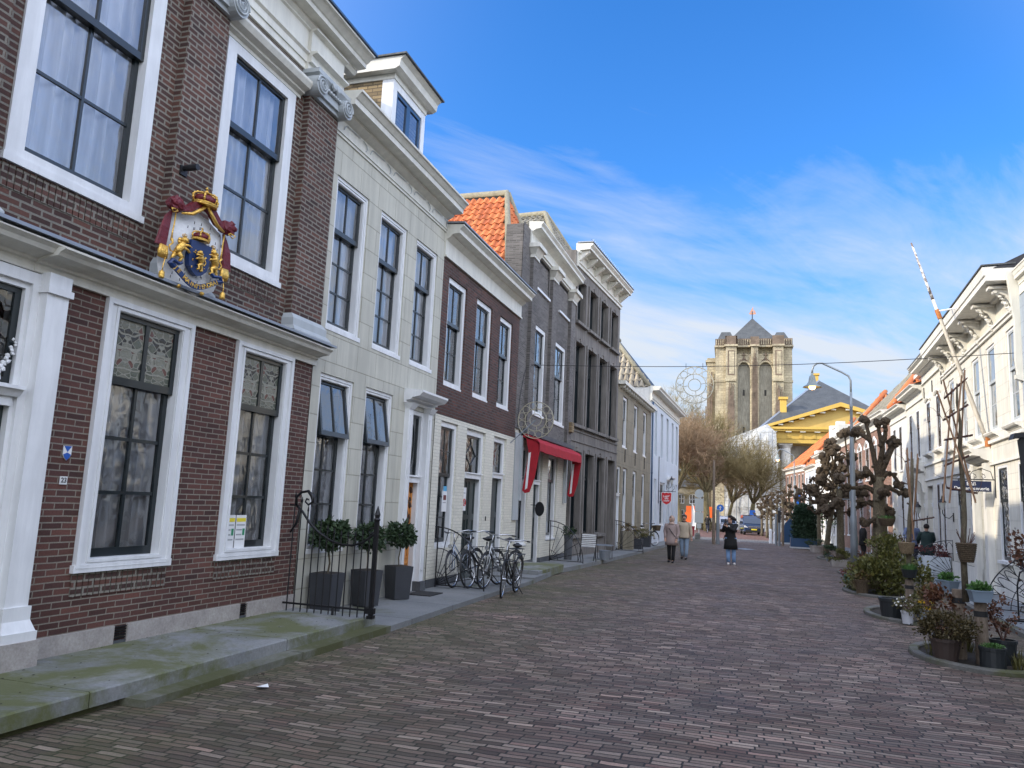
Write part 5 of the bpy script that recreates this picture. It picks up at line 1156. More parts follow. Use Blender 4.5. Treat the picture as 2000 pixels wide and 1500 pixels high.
# ---------------------------------------------------------------- slatted chair with a pail, planters, posters
t=thing('garden_chair','folding garden chair of white slats on black iron, beside the dark grey house','chair',(-4.95,24.0,G(24)+.12),R(20))
for k in range(7): MB().box(-.22,.22,-.22-.02*k,-.20-.02*k,.46+.055*k,.49+.055*k).build('back_slat',M['white'],t)
for k in range(5): MB().box(-.22,.22,-.16+.085*k,-.10+.085*k,.43,.45).build('seat_slat',M['white'],t)
for x in (-.23,.23):
    MB().tube([(x,-.36,.85),(x,-.20,.44),(x,.22,0)],.012,6).build('leg',M['iron'],t); MB().tube([(x,.25,.43),(x,-.18,.43),(x,-.30,0)],.012,6).build('leg',M['iron'],t)
t=thing('metal_pail','pale metal pail under a small table beside the slatted chair','pail',(-4.62,25.2,G(25)+.12)); m=MB().lathe([(.15,0),(.20,.30),(.205,.30),(.19,.29)],14); m.build('pail',M['zinc'],t)
t=thing('side_table','small low iron table behind the slatted chair','table',(-4.75,25.7,G(25)+.12)); MB().box(-.28,.28,-.25,.25,.42,.45).build('table_top',M['zinc'],t)
for x in (-.24,.24):
    for y in (-.2,.2): MB().tube([(x,y,0),(x,y,.42)],.011,5).build('leg',M['iron'],t)
def pot_plant(label,loc,pot,kind='plant pot',rim=.18,base=.13,h=.28,leaf='leaf_brown',rad=(.3,.3,.22),n=350,s=.06,lz=None,seed=1,square=False,clump=10,extra=None,group=None,name='potted_plant'):
    t=thing(name,label,kind,loc,0,group); m=MB()
    if square: m.taper(0,0,0,h,base,base,rim,rim)
    else: m.lathe([(base,0),(rim*.97,h*.86),(rim*1.04,h*.87),(rim*1.05,h),(rim*.9,h),(rim*.88,h*.9)],16)
    P=m.build('pot',M[pot],t,smooth=False); MB().lathe([(rim*.9,h*.84),(rim*.89,h*.93)],12).build('soil',M['soil'],P)
    rr=random.Random(seed)
    if leaf:
        m=MB(); leaves(m,(0,0,lz if lz else h+rad[2]*.7),rad,n,s,rr,shell=.8,up=.3,clump=clump); m.build('foliage',M[leaf],t)
        m=MB()
        for k in range(7): a=rr.random()*6.3; m.tube([(0,0,h*.85),(rad[0]*.35*math.cos(a),rad[1]*.35*math.sin(a),h+rad[2]*.5),(rad[0]*.7*math.cos(a),rad[1]*.7*math.sin(a),h+rad[2]*1.1)],[.007,.005,.003],4)
        m.build('stems',M['twig'],t)
    if extra: extra(t,rr)
    return t
PG='plants on the left pavement'
pot_plant('dark square planter with drooping brown plant, nearer one by the ochre house',(-4.92,34.3,G(34)+.12),'planter',rim=.26,base=.24,h=.42,leaf='leaf_olive',rad=(.42,.42,.2),square=True,seed=3,group=PG)
pot_plant('dark square planter with drooping brown plant, farther one by the ochre house',(-4.88,36.9,G(37)+.12),'planter',rim=.24,base=.22,h=.5,leaf='leaf_olive',rad=(.38,.38,.2),square=True,seed=4,group=PG)
pot_plant('brown plant in a stone trough behind the fan railing of the ochre house',(-5.1,33.2,G(33)+.12),'sand',rim=.2,base=.2,h=.75,leaf='leaf_brown',rad=(.35,.3,.16),square=True,seed=5,group=PG)
pot_plant('small green plant on the sill height stand of the dark grey house',(-5.6,24.2,G(24)+.12),'darkplinth',rim=.14,base=.12,h=.75,leaf='leaf_dark',rad=(.25,.22,.16),seed=6,group=PG)
def poster(label,loc,w,h,parts,name='poster',cat='poster'):
    t=thing(name,label,cat,loc); o=MB().box(0,.003,-w/2,w/2,-h/2,h/2).build('sheet',M['paper'],t)
    for nm,mt,a,b,c,d in parts: MB().box(.003,.0045,a,b,c,d).build(nm,M[mt],t)
    return t
poster('white poster with a pink picture taped inside the white brick house window',(-6.02,14.78,1.66),.26,.42,[('picture','leaf_red',-.07,.08,.02,.12),('text_lines','greyp',-.08,.08,-.04,-.02),('blue_sheet','cyanp',-.09,.09,.20,.30)])
t=thing('no_parking_notice','white no parking notice with a red ring on the dark green double door','sign',(-6.05,15.98,1.72)); MB().box(0,.004,-.11,.11,-.25,.25).build('sheet',M['paper'],t); m=MB(); m.tube([(.008,.07*math.cos(2*PI*k/20),-.07+.07*math.sin(2*PI*k/20)) for k in range(20)],.011,5,closed=True); m.tube([(.008,-.05,-.02),(.008,.05,-.12)],.009,4); m.build('red_ring',M['redsign'],t); TXT('P',.11,'letter','black',t,face_x(.006,0,-.07),.001); MB().box(.004,.005,-.07,.07,.12,.14).build('text_lines',M['greyp'],t)
poster('red and pink advert panel low in the shop window under the awning',(-6.17,23.35,.95),.7,.42,[('red_panel','redsign',-.35,.05,-.21,.21)],'shop_panel','panel')
t=thing('oval_sign','small dark oval sign projecting from the white brick shop front','sign',(-5.94,20.9,1.55)); m=MB().lathe([(.17,-.012),(.18,0),(.17,.012)],18,(0,0,0),'y'); m.xf(Matrix.Translation((.26,0,0))@Matrix.Diagonal((.75,1,1.1,1))); m.build('board',M['iron'],t); MB().tube([(0,0,.1),(.2,0,.1)],.01,5).build('bracket',M['iron'],t)
for k,(y,z,l_) in enumerate(((16.98,.0,'bell push plate on the white brick pier between the two doors'),)): 
    t=thing('bell_push','small dark '+l_,'bell',(-5.93,17.1,1.3)); MB().box(0,.015,-.02,.02,-.05,.05).build('plate',M['iron'],t)
# ---------------------------------------------------------------- ring shaped street decorations and their wires
def deco(r):
    t=thing('ring_decoration','x','street decoration'); n=40
    def circ(cx,cz,q,m,rad,n=n): m.tube([(cx+q*math.cos(2*PI*k/n),0,cz+q*math.sin(2*PI*k/n)) for k in range(n)],rad,5,closed=True)
    m=MB(); circ(0,0,r,m,.011); m.build('outer_ring',M['deco'],t); m=MB(); circ(0,0,r*.60,m,.010); m.build('middle_ring',M['deco'],t); m=MB(); circ(0,0,r*.33,m,.010,24)
    for k in range(4): a=PI/2*k+.15; m.tube([(r*.33*math.cos(a),0,r*.33*math.sin(a)),(r*.60*math.cos(a),0,r*.60*math.sin(a))],.007,4)
    m.build('centre_ring',M['deco'],t)
    for k in range(12):
        a=2*PI*(k+.5)/12; m=MB(); circ(r*.80*math.cos(a),r*.80*math.sin(a),r*.185,m,.008,18); m.build('small_ring',M['deco'],t)
    return t
M['deco']=m_plain('pale_brass_tube',(.50,.46,.34),.4,.15,8,metal=.4)
d1=deco(.47); d1.location=(-5.36,19.0,3.80); d1['label']='gilded ring decoration fixed to the grey brick house above the red awning'; d1['group']='ring shaped street decorations'
MB().tube([(-.55,-.3,-.62),(0,0,0)],.014,5).build('arm',M['galv'],d1)
d2=dup(d1,'ring decoration hanging from the wire over the street, left of the church tower',(-1.48,20.0,4.86),0,d1['group'])
for c in list(d2.children):
    if c.name.startswith('arm'): bpy.data.objects.remove(c)
m=MB(); 
for x in (-.22,.2): m.tube([(x,0,.40),(x,0,.56)],.006,4)
m.build('hanger',M['iron'],d2)
m=MB(); pts=[(-5.93,20.0,5.42)]; 
for k in range(1,20): u=k/20; pts.append((-5.93+11.6*u,20,5.42+.17*u-.16*math.sin(PI*u)))
pts.append((5.66,20,5.59)); m.tube(pts,.008,4)
tag(m.build('span_wire',M['iron']),'thin dark wire spanning the street that carries the hanging ring','wire')
m=MB().tube([(-5.93,20.0,5.42),(-5.90,19.6,5.1),(-5.9,19.3,4.4),(-5.88,19.1,3.6)],.009,4); tag(m.build('power_cable',M['iron']),'black cable running down the grey brick house to the gilded ring','cable')
# ---------------------------------------------------------------- street lamps
def lamp():
    t=thing('street_lamp','x','street lamp')
    m=MB(); m.lathe([(.125,0),(.125,.9),(.115,1.5),(.11,1.9),(.09,1.95),(.085,4.2),(.075,4.9),(.052,5.0),(.05,5.9),(.06,5.92),(.06,6.0),(.045,6.05),(.045,6.5)],14); m.build('pole',M['galv'],t,smooth=True)
    m=MB(); m.tube([(0,0,6.4),(0,0,6.95),(-.07,0,7.12),(-.30,0,7.27),(-.75,0,7.50),(-1.0,0,7.63),(-1.18,0,7.62),(-1.30,0,7.52),(-1.35,0,7.36),(-1.355,0,7.22)],.038,8); m.build('arm',M['galv'],t,smooth=True)
    m=MB(); m.lathe([(.045,7.24),(.05,7.16),(.10,7.12),(.125,7.0),(.14,6.9),(.20,6.80),(.33,6.72),(.345,6.69),(.33,6.70),(.19,6.76),(.12,6.86),(.10,7.0),(.02,7.08)],20,(-1.355,0,0)); S=m.build('bell_shade',M['lampshade'],t,smooth=True)
    m=MB().lathe([(.05,6.86),(.11,6.78),(.12,6.68),(.08,6.62),(.02,6.60)],12,(-1.355,0,0)); m.build('bulb',M['lampglow'],S,smooth=True); return t
M['lampshade']=m_plain('grey_green_enamel',(.20,.23,.22),.35,.06,3); M['lampglow']=m_emit('warm_lamp_glow',(1,.52,.16),7)
l0=lamp(); l0.location=(3.42,31.3,G(31.3)); l0['label']='tall grey lamp post with a lit bell shade on a swan neck, nearest one'; l0['group']='street lamps along the right tree row'
m=MB(); m.box(-.50,-.08,-.02,.02,2.92,2.95); m.box(-.36,-.08,-.02,.02,2.50,2.53); m.box(-.12,-.09,-.03,.03,2.45,3.0); m.box(-.51,-.48,-.02,.02,2.88,2.97); m.build('bracket',M['galv'],l0)
dup(l0,'lamp post with a bell shade in front of the far brick house',(3.15,71,G(71)),R(8),l0['group']); dup(l0,'smallest farthest lamp post, in front of the white tarpaulin',(2.1,115,G(115)),R(5),l0['group'])
# ---------------------------------------------------------------- stone rings round the tree pits
def pit(label,x,y,rx,ry):
    t=thing('tree_pit',label,'tree pit',(x,y,G(y)),0,'oval kerb rings round the trees'); m=MB(); n=40; pr=[(1.0,-.02),(1.0,.05),(.985,.065),(.87,.065),(.855,.05),(.855,-.02)]
    for q,z in pr:
        m.v+=[(rx*q*math.cos(2*PI*k/n),ry*q*math.sin(2*PI*k/n)-.0,z) for k in range(n)]
    for i in range(len(pr)-1):
        for k in range(n): m.f.append((i*n+k,i*n+(k+1)%n,(i+1)*n+(k+1)%n,(i+1)*n+k))
    m.build('kerb_ring',M['kerb'],t); m=MB(); m.v=[(rx*.86*math.cos(2*PI*k/n),ry*.86*math.sin(2*PI*k/n),.022) for k in range(n)]; m.f=[tuple(range(n))]; m.build('soil',M['soil'],t); return t
pit('oval stone kerb ring around the nearest staked tree, lower right',2.74,11.75,.80,1.10); pit('oval stone kerb ring holding the black, white and grey pots',2.72,16.35,.78,1.30); pit('oval stone kerb ring around the big green bush',2.9,21.3,.85,1.5)
pit('oval stone kerb ring at the foot of the thick pollard and lamp post',3.5,28.4,.9,2.2)
pit('oval stone kerb ring under the pair of leaning pollards',3.45,38.6,.8,1.8)
PP='potted plants along the right tree row'
# nearest group
pot_plant('big brown plastic pot with a bushy withered shrub, left in the nearest tree ring',(2.26,11.25,-.01),'potbrown',rim=.18,base=.13,h=.28,leaf='leaf_dry',rad=(.34,.32,.20),n=3000,s=.036,seed=8,group=PP,clump=26)
M['potblack']=m_plain('dark_plastic',(.018,.022,.024),.5,.1,4); M['potblue']=m_plain('blue_grey_plastic',(.20,.26,.32),.5,.06,4); M['potyel']=m_plain('yellow_plastic',(.62,.36,.01),.45,.06,4); M['potwhite']=m_plain('white_plastic',(.55,.57,.60),.5,.06,4); M['potgreen']=m_plain('dull_green_box',(.05,.14,.10),.5,.1,4)
pot_plant('dark round tub with rusty brown plant behind the near post',(2.38,11.75,-.01),'potblack',rim=.17,base=.14,h=.25,leaf='leaf_rust',rad=(.26,.26,.30),n=500,s=.06,seed=9,group=PP,lz=.62)
def moss_top(t,rr): m=MB(); leaves(m,(0,0,.27),(.12,.12,.03),500,.018,rr,shell=1,up=1); m.build('moss_top',M['leaf_green'],t)
pot_plant('dark round tub topped with bright green moss, right in the nearest tree ring',(2.70,10.95,-.01),'potblack',rim=.145,base=.14,h=.26,leaf=None,seed=10,group=PP,extra=moss_top)
pot_plant('dark pot with a small reddish bush behind the mossy tub',(2.96,11.5,-.02),'potblack',rim=.15,base=.12,h=.30,leaf='leaf_rust',rad=(.22,.22,.26),n=420,s=.04,seed=11,group=PP,lz=.60)
t=thing('ground_plants','dry grasses and low weeds on the soil of the nearest tree ring','weeds',(2.6,11.8,-.03)); rr=random.Random(5)
for k in range(9): m=MB(); grassy(m,(rr.uniform(-.5,.5),rr.uniform(-.8,.9),.02),.10,24,.24,rr,droop=.9); m.build('grass_tuft',M['leaf_olive'],t)
# second ring
pot_plant('tall dark tub without a plant, left in the second tree ring',(2.30,15.65,-.04),'potblack',rim=.20,base=.165,h=.36,leaf=None,seed=12,group=PP)
def wfl(t,rr):
    m=MB()
    for k in range(16): m.blob((rr.uniform(-.22,.12),rr.uniform(-.2,.1),rr.uniform(.27,.50)),.016,.3)
    m.build('white_flowers',M['flower'],t)
pot_plant('white bucket with a white flowering plant in the second tree ring',(2.47,15.1,-.04),'potwhite',rim=.105,base=.08,h=.21,leaf='leaf_olive',rad=(.22,.2,.16),n=420,s=.045,seed=13,group=PP,extra=wfl)
pot_plant('grey metal bucket with trailing dry plant in the second tree ring',(2.74,15.15,-.04),'zinc',rim=.115,base=.115,h=.24,leaf='leaf_olive',rad=(.24,.22,.12),n=320,s=.04,seed=14,group=PP,lz=.26)
pot_plant('orange brown pot half hidden behind the second post',(2.95,16.1,-.05),'potyel',rim=.14,base=.11,h=.32,leaf='leaf_brown',rad=(.22,.22,.2),n=260,s=.05,seed=15,group=PP)
# big bush
t=thing('shrub','large loose yellow green bush in the third tree ring','shrub',(2.95,21.2,G(21)+.02)); rr=random.Random(31); m=MB()
for c,rd,n in (((-.1,-.5,.42),(.75,.6,.42),1500),((.25,.2,.55),(.75,.7,.6),1500),((.15,.6,.95),(.45,.6,.50),1100),((.6,-.3,.35),(.45,.5,.35),700),((-.5,.2,.30),(.4,.5,.3),500)): leaves(m,c,rd,n,.085,rr,shell=.9,up=.7,clump=30)
m.build('foliage',M['leaf_yg'],t); m=MB()
for k in range(26): a=rr.random()*6.3; q=rr.uniform(.2,.8); m.tube([(0,0,0),(q*.5*math.cos(a),q*.5*math.sin(a),.4),(q*math.cos(a),q*math.sin(a),rr.uniform(.6,1.2))],[.014,.009,.004],4)
m.build('stems',M['twig'],t)
rr=random.Random(6)
for k in range(4): m=MB(); grassy(m,(-.62+.1*k,-.75+.1*k,.12),.16,70,.30,rr,droop=1.3); m.build('grass_tuft',M['straw'],t)
pot_plant('woven brown basket pot with a looped handle left of the big bush',(2.38,20.35,G(20)),'wicker',rim=.16,base=.12,h=.36,leaf='leaf_brown',rad=(.16,.16,.1),n=120,seed=16,group=PP)
pot_plant('bright yellow tub in front of the thick pollard',(2.84,22.75,G(22.7)),'potyel',rim=.20,base=.17,h=.30,leaf='leaf_rust',rad=(.26,.26,.12),n=200,seed=17,group=PP)
pot_plant('long dull green trough with dark red heather beside the yellow tub',(2.60,24.3,G(24)),'potgreen',rim=.24,base=.2,h=.22,leaf='leaf_red',rad=(.38,.3,.17),n=700,s=.04,seed=18,square=True,group=PP)
pot_plant('red leaved plant in a dark pot between lamp post and thick pollard',(3.1,26.0,G(26)),'potblack',rim=.18,base=.14,h=.28,leaf='leaf_rust',rad=(.3,.3,.3),n=400,s=.06,seed=19,group=PP)
pot_plant('stone trough with yellow green plants left of the lamp post',(3.02,32.6,G(32)),'stoneplinth',rim=.3,base=.28,h=.24,leaf='leaf_yg',rad=(.45,.4,.22),n=700,s=.07,seed=20,square=True,group=PP)
pot_plant('low dark shrub in a small grey pot before the leaning pollards',(3.0,36.3,G(36)),'zinc',rim=.17,base=.12,h=.26,leaf='leaf_dark',rad=(.34,.34,.24),n=600,s=.06,seed=22,group=PP)
pot_plant('round stone tub with dark green plant near the child',(3.15,45.6,G(45)),'stoneplinth',rim=.4,base=.34,h=.36,leaf='leaf_dark',rad=(.5,.4,.25),n=400,s=.08,seed=23,group=PP)
# pots on the posts of the two staked trees
def stake(label,x,y,h,r=.075): 
    t=thing('tree_stake',label,'post',(x,y,G(y)),0,'round wooden posts beside the young trees'); rr=random.Random(int(x*100)); MB().lathe([(r*1.05,0),(r,h*.5),(r*.97,h),(r*.9,h+.005)],14).build('post',M['wood'],t,smooth=False)
    MB().lathe([(r*1.03,h-.17),(r*1.04,h-.10)],14).build('rubber_band',M['rubber'],t); return t
stake('weathered wooden post with a black band, nearest, in front of the young tree',2.68,11.32,.76); stake('weathered wooden post hidden half behind the nearest post',2.50,11.62,.88); stake('weathered wooden post in the second tree ring',2.86,17.2,.62)
def balcony_pot(label,loc,rz,leaf='leaf_green',pot='potblue',n=420,seed=1):
    t=thing('hanging_planter',label,'planter',loc,rz,'planters fixed on the tree posts'); m=MB(); m.taper(0,0,0,.13,.095,.06,.125,.08); m.box(-.135,.135,-.088,.088,.13,.142); m.build('trough',M[pot],t)
    rr=random.Random(seed); m=MB(); leaves(m,(0,0,.175),(.13,.08,.06),n,.04,rr,shell=1,up=.7); m.build('foliage',M[leaf],t)
balcony_pot('pale blue trough with green leaves on top of the nearest post',(2.66,11.22,.74),R(8),seed=41); balcony_pot('pale blue trough with green leaves behind the young tree trunk',(2.42,11.80,.80),R(-60),seed=42,n=300)
t=thing('grass_pot','black pot of green grass on the second wooden post','planter',(2.86,17.15,.60)); MB().lathe([(.11,0),(.15,.16),(.155,.16),(.13,.15)],14).build('pot',M['potblack'],t); m=MB(); grassy(m,(0,0,.13),.13,260,.16,random.Random(3),.006); m.build('grass_blades',M['leaf_green'],t)
def basket(label,loc,r,h,mat,seed,twigs=True,leaf=None):
    t=thing('hanging_basket',label,'basket',loc,0,'baskets tied to the tree trunks'); m=MB(); 
    n=int(h/.022)
    for k in range(n): u=k/n; q=r*(.62+.38*u**.7); m.tube([(q*math.cos(2*PI*j/18),q*math.sin(2*PI*j/18),h*u+.003*(j%2)) for j in range(18)],.013,5,closed=True)
    m.lathe([(r*.55,-.005),(r*.60,.0),(r*.96,h*.96)],18); m.build('basket',M[mat],t)
    rr=random.Random(seed); m=MB()
    if twigs:
        for k in range(16): a=rr.random()*6.3; m.tube([(.3*r*math.cos(a),.3*r*math.sin(a),h*.8),(r*.9*math.cos(a),r*.9*math.sin(a),h+rr.uniform(.05,.2))],.004,4)
        m.build('twigs',M['twig'],t)
    if leaf: m=MB(); leaves(m,(0,0,h+.02),(r,r,.06),160,.04,rr,shell=1,up=.8); m.build('foliage',M[leaf],t)
    return t
basket('dark woven basket round the trunk of the nearest young tree',(2.56,11.36,1.36-.14),.115,.24,'wicker',1)
basket('pale wicker basket round the trunk of the second young tree',(2.84,17.25,1.06),.15,.22,'straw_w',2,True)
basket('dark bowl basket with green plant hanging on the thick pollard',(3.98,27.55,1.50),.26,.24,'wicker',3,False,'leaf_green')
# ---------------------------------------------------------------- trained young trees with bamboo frames
def young(label,x,y,trunk,canes,bars,seed,loops=True):
    t=thing('young_tree',label,'tree',(x,y,G(y)),0,'young trained trees on bamboo frames'); rr=random.Random(seed)
    m=MB(); m.tube([(p[0],p[1],p[2]) for p in trunk],[p[3] for p in trunk],8); m.build('trunk',M['bark'],t,smooth=True)
    for a,b in canes: MB().tube([a,b],.0115,6).build('cane',M['cane'],t)
    for a,b in bars:
        m=MB(); n=10
        for w in range(3): m.tube([(a[0]+(b[0]-a[0])*k/n+rr.gauss(0,.005),a[1]+(b[1]-a[1])*k/n+.012*math.sin(k*1.3+w*2),a[2]+(b[2]-a[2])*k/n+.010*math.cos(k*1.3+w*2)) for k in range(n+1)],.0075,5)
        m.build('trained_branch',M['twig'],t,smooth=True)
    m=MB()
    for k in range(9):
        b=rr.choice(bars); p=Vector(b[rr.choice((0,1))]); q=p
        P=[tuple(q)]
        d=Vector((rr.gauss(0,.5),rr.gauss(0,.3),rr.uniform(.1,.9))).normalized()
        for j in range(4): q=q+d*.07; d=(d+Vector((rr.gauss(0,.4),rr.gauss(0,.3),rr.gauss(.1,.4)))).normalized(); P.append(tuple(q))
        m.tube(P,[.004,.0035,.003,.002,.0015],4)
    m.build('shoots',M['twig'],t); return t
M['cane']=m_plain('bamboo_cane',(.30,.17,.09),.6,.25,7)
x0,y0=2.56,11.4
def L_(x,z,dy=0): return (x-x0,dy,z)
young('nearest young tree tied to a crossed bamboo frame',x0,y0,[(-.02,0,.75,.04),(-.03,0,1.4,.037),(0,0,1.8,.033),(.0,0,2.2,.03),(-.02,0,2.7,.024),(.0,0,3.0,.02),(-.03,0,3.3,.016),(-.02,0,3.55,.010)],
 [(L_(2.30,1.98,-.1),L_(2.50,3.50,.1)),(L_(2.37,1.98,-.12),L_(2.60,3.66,.0)),(L_(2.30,3.45,.0),L_(2.66,2.02,-.15)),(L_(2.40,3.62,.1),L_(2.72,2.0,.1)),(L_(2.66,3.75,.1),L_(2.55,2.6,0))],
 [(L_(2.38,3.35),L_(2.66,3.62)),(L_(2.36,3.06),L_(2.66,3.27)),(L_(2.36,2.80),L_(2.70,2.87)),(L_(2.35,2.46),L_(2.64,2.60)),(L_(2.37,2.18),L_(2.72,2.12))],3)
x0,y0=2.92,17.3
young('second young tree tied to a slim frame seen almost edge on',x0,y0,[(-.02,0,.6,.05),(-.04,0,1.0,.047),(0,0,1.8,.042),(.06,0,2.4,.035),(.08,0,3.0,.025)],
 [(L_(3.02,3.15,.2),L_(2.95,1.7,.2)),(L_(2.88,3.2,-.2),L_(2.94,1.6,-.2)),(L_(3.10,3.1),L_(3.0,1.9)),(L_(2.95,3.2,.3),L_(2.98,1.5,.1)),(L_(3.06,3.0,-.3),L_(3.0,1.6,.1)),(L_(2.90,2.9,.1),L_(2.97,1.4,-.1))],
 [((-.12,-.4,2.9),(.1,.4,3.0)),((-.2,-.4,2.5),(.05,.4,2.5)),((-.1,-.4,2.1),(.05,.4,2.1)),((0,0,1.75),(.42,-.1,1.85))],4)
# ---------------------------------------------------------------- pollarded plane trees
def knobs(m,c,r,rr,n=9):
    for k in range(n):
        v=Vector((rr.gauss(0,1),rr.gauss(0,1),rr.gauss(0,1))).normalized()*r*rr.uniform(.3,.85); m.blob(Vector(c)+v,r*rr.uniform(.35,.62),.28,1,rg=rr)
def pollard(label,x,y,h,r,seed,arms=None,lean=0,spread=.9,nar=9,knob=.17,group='pollarded trees in the right hand row'):
    t=thing('pollard_tree',label,'tree',(x,y,G(y)),0,group); rr=random.Random(seed)
    H=[(lean*(.0)+0,0,0,r*1.35),(0.02,0,.35,r*1.1),(lean*.3,0,h*.33,r*.95),(lean*.7,0,h*.6,r*.85),(lean,0,h*.82,r*.7)]
    m=MB(); m.tube([p[:3] for p in H],[p[3] for p in H],12)
    k_=MB()
    for q in range(26): a=rr.random()*6.3; z=rr.uniform(.15,.8)*h; m.blob((lean*z/h+r*.8*math.cos(a),r*.8*math.sin(a),z),r*rr.uniform(.2,.4),.3,rg=rr)
    T=m.build('trunk',M['bark'],t,smooth=True)
    if arms is None:
        arms=[]
        for q in range(nar):
            z=h*(.42+.5*q/nar); a=q*2.4+rr.random(); L2=spread*rr.uniform(.5,1.0)*(1 if q<nar-3 else .5)
            arms.append([(lean*z/h,0,z),(lean*z/h+L2*.5*math.cos(a),L2*.5*math.sin(a),z+.1),(lean*z/h+L2*math.cos(a),L2*math.sin(a),z+rr.uniform(.1,.45))])
        arms.append([(lean,0,h*.8),(lean+.1,0,h*.92),(lean+.05,0,h)])
    for A in arms:
        b=MB(); n=len(A); r0=max(.055,r*.42); b.tube(A,[r0*(1-.45*k/(n-1)) for k in range(n)],7); 
        for q in range(5):
            u=rr.random()*(n-1); i=min(int(u),n-2); p=Vector(A[i]).lerp(Vector(A[i+1]),u-i); b.blob(p+Vector((rr.gauss(0,.05),rr.gauss(0,.05),rr.gauss(0,.05))),r0*.75,.35,rg=rr)
        knobs(b,A[-1],knob,rr,12); b.build('limb',M['knob'],t)
    return t
x,y=3.86,28.2
def A_(*p): return [(q[0]-x,q[2] if len(q)>2 else 0,q[1]) for q in p]
pollard('thickest pollarded tree with knobbly raised limbs, right of the nearest lamp post',x,y,3.9,.225,51,arms=[A_((3.86,3.1),(3.72,4.0),(3.62,4.5),(3.50,5.1)),A_((3.65,4.4),(3.45,4.55),(3.20,4.66)),A_((3.86,3.3),(4.0,4.1),(3.95,4.5),(3.88,4.95)),A_((3.95,4.2),(4.1,4.6),(4.12,4.98)),A_((3.9,3.2),(4.2,3.9),(4.40,4.33)),A_((4.1,3.8),(4.3,4.2,.3),(4.35,4.45,.5)),
 A_((3.8,2.7),(3.5,2.85),(3.2,2.82),(2.86,2.80)),A_((3.95,2.9),(4.2,2.85),(4.45,2.72),(4.66,2.66)),A_((3.8,3.0),(3.6,3.3,-.2),(3.48,3.35,-.3)),A_((3.9,3.1),(4.15,3.35),(4.3,3.3),(4.5,3.0)),A_((3.8,2.2),(3.55,2.35),(3.30,2.30)),A_((3.9,2.1),(4.15,2.2),(4.25,2.0)),A_((3.8,1.9),(3.6,1.75,-.2),(3.4,1.7,-.3)),A_((3.9,2.5),(3.9,2.6,-.5),(3.9,2.7,-.8))],knob=.18)
x,y=3.70,39.0
pollard('pollard with a dense knobbly crown left of the nearest lamp post',x,y,4.6,.15,52,arms=[A_((3.7,2.3),(3.4,3.1),(3.45,4.3),(3.3,5.3)),A_((3.4,3.6),(3.15,4.2),(3.3,4.9)),A_((3.7,2.5),(4.1,3.4),(4.05,4.6),(3.95,5.8)),A_((4.05,4.6),(4.3,5.2),(4.5,5.9)),A_((3.45,4.3),(3.8,4.9),(4.2,4.6)),A_((3.5,2.9),(3.2,2.9),(2.9,2.7)),A_((3.5,3.2),(3.1,3.3),(2.95,3.6)),A_((3.7,2.6),(3.9,3.0,-.6),(4.0,3.1,-.9)),A_((3.6,2.4),(3.3,2.3,-.3),(3.1,2.2,-.5)),A_((3.8,3.0),(4.3,3.2),(4.6,3.0)),A_((3.6,3.8),(3.4,4.0,.5),(3.4,4.3,.9)),A_((3.6,2.7),(2.9,2.9),(2.55,3.1)),A_((3.45,4.0),(3.2,4.4,.3),(3.1,4.6,.3)),A_((3.45,4.1),(3.5,4.6,-.4),(3.45,4.9,-.6)),A_((3.4,3.4),(3.1,3.7),(3.0,4.0)),A_((3.5,3.0),(3.3,2.7),(3.05,2.5)),A_((4.0,3.8),(4.2,3.9,-.4),(4.35,3.8,-.5)),A_((3.7,3.3),(3.7,3.5,-.5),(3.6,3.6,-.8)),A_((3.6,2.8),(3.6,2.7,-.5),(3.5,2.5,-.8))],knob=.30)
pollard('slim leaning pollard trunk under the dense knobbly crown',3.25,41.2,4.0,.12,53,lean=.45,nar=6,knob=.2,spread=.6); pollard('pollard just behind the nearest lamp post with a forked top',3.95,42.2,4.9,.13,54,nar=9,knob=.24,spread=.9)
pl=[(3.42,48,4.35,55,'pollard with a single high knob beside the child'),(3.20,51.5,4.1,56,'pollard between the child and the clipped hedge'),(3.05,56,4.0,57,'dark pollard directly behind the clipped hedge'),(2.65,58.5,3.95,58,'pollard with a blue banner on the lamp behind it'),(2.30,60,4.1,59,'pale barked pollard just left of the clipped hedge'),(1.92,62,3.8,60,'pollard behind the blue arched boards'),(1.60,65,3.8,61,'yellowish pollard left of the blue arched boards'),(1.2,68,3.75,62,'pollard right behind the white posts'),(.95,73,3.6,63,'pollard behind the dark van front corner'),(.55,79,3.5,64,'thin pollard at the right side of the dark van'),(3.3,66,4.0,65,'pollard standing before the low white house')]
for X_,Y_,h_,sd,lb in pl: pollard(lb,X_,Y_,h_,.11,sd,nar=11,knob=.15,spread=.8)
# ---------------------------------------------------------------- signs, wall lanterns and the flagpole
t=thing('shield_sign','red enamel shield sign reading Leger des Heils under an iron bracket','sign',(-5.17,44,0))
MB().tube([(0,0,2.68),(.98,0,2.68)],.018,6).build('bracket',M['iron'],t); MB().tube([(.02,0,2.0),(.02,0,4.6)],.02,6).build('wall_rod',M['iron'],t); MB().tube([(.72,0,2.68),(.9,.0,2.85),(.85,0,3.0)],.012,5).build('scroll',M['iron'],t)
sp=[(-.29,.30),(-.20,.35),(-.12,.31),(0,.34),(.12,.31),(.20,.35),(.29,.30),(.27,.10),(.27,-.12),(.18,-.28),(0,-.37),(-.18,-.28),(-.27,-.12),(-.27,.10)]
def shp(s,y0,y1): return MB().prism([(.46+a*s,2.30+b*s) for a,b in sp],y0,y1)
W=shp(1.0,-.02,.02).build('white_edge',M['paper'],t); S=shp(.92,-.028,.028).build('red_face',M['redsign'],t)
for s_,z in (('Leger',2.42),('des',2.30),('Heils',2.17)): TXT(s_,.155,'lettering','paper',S,face_my(.46,-.031,z,R(8)),.002,bold=.002)
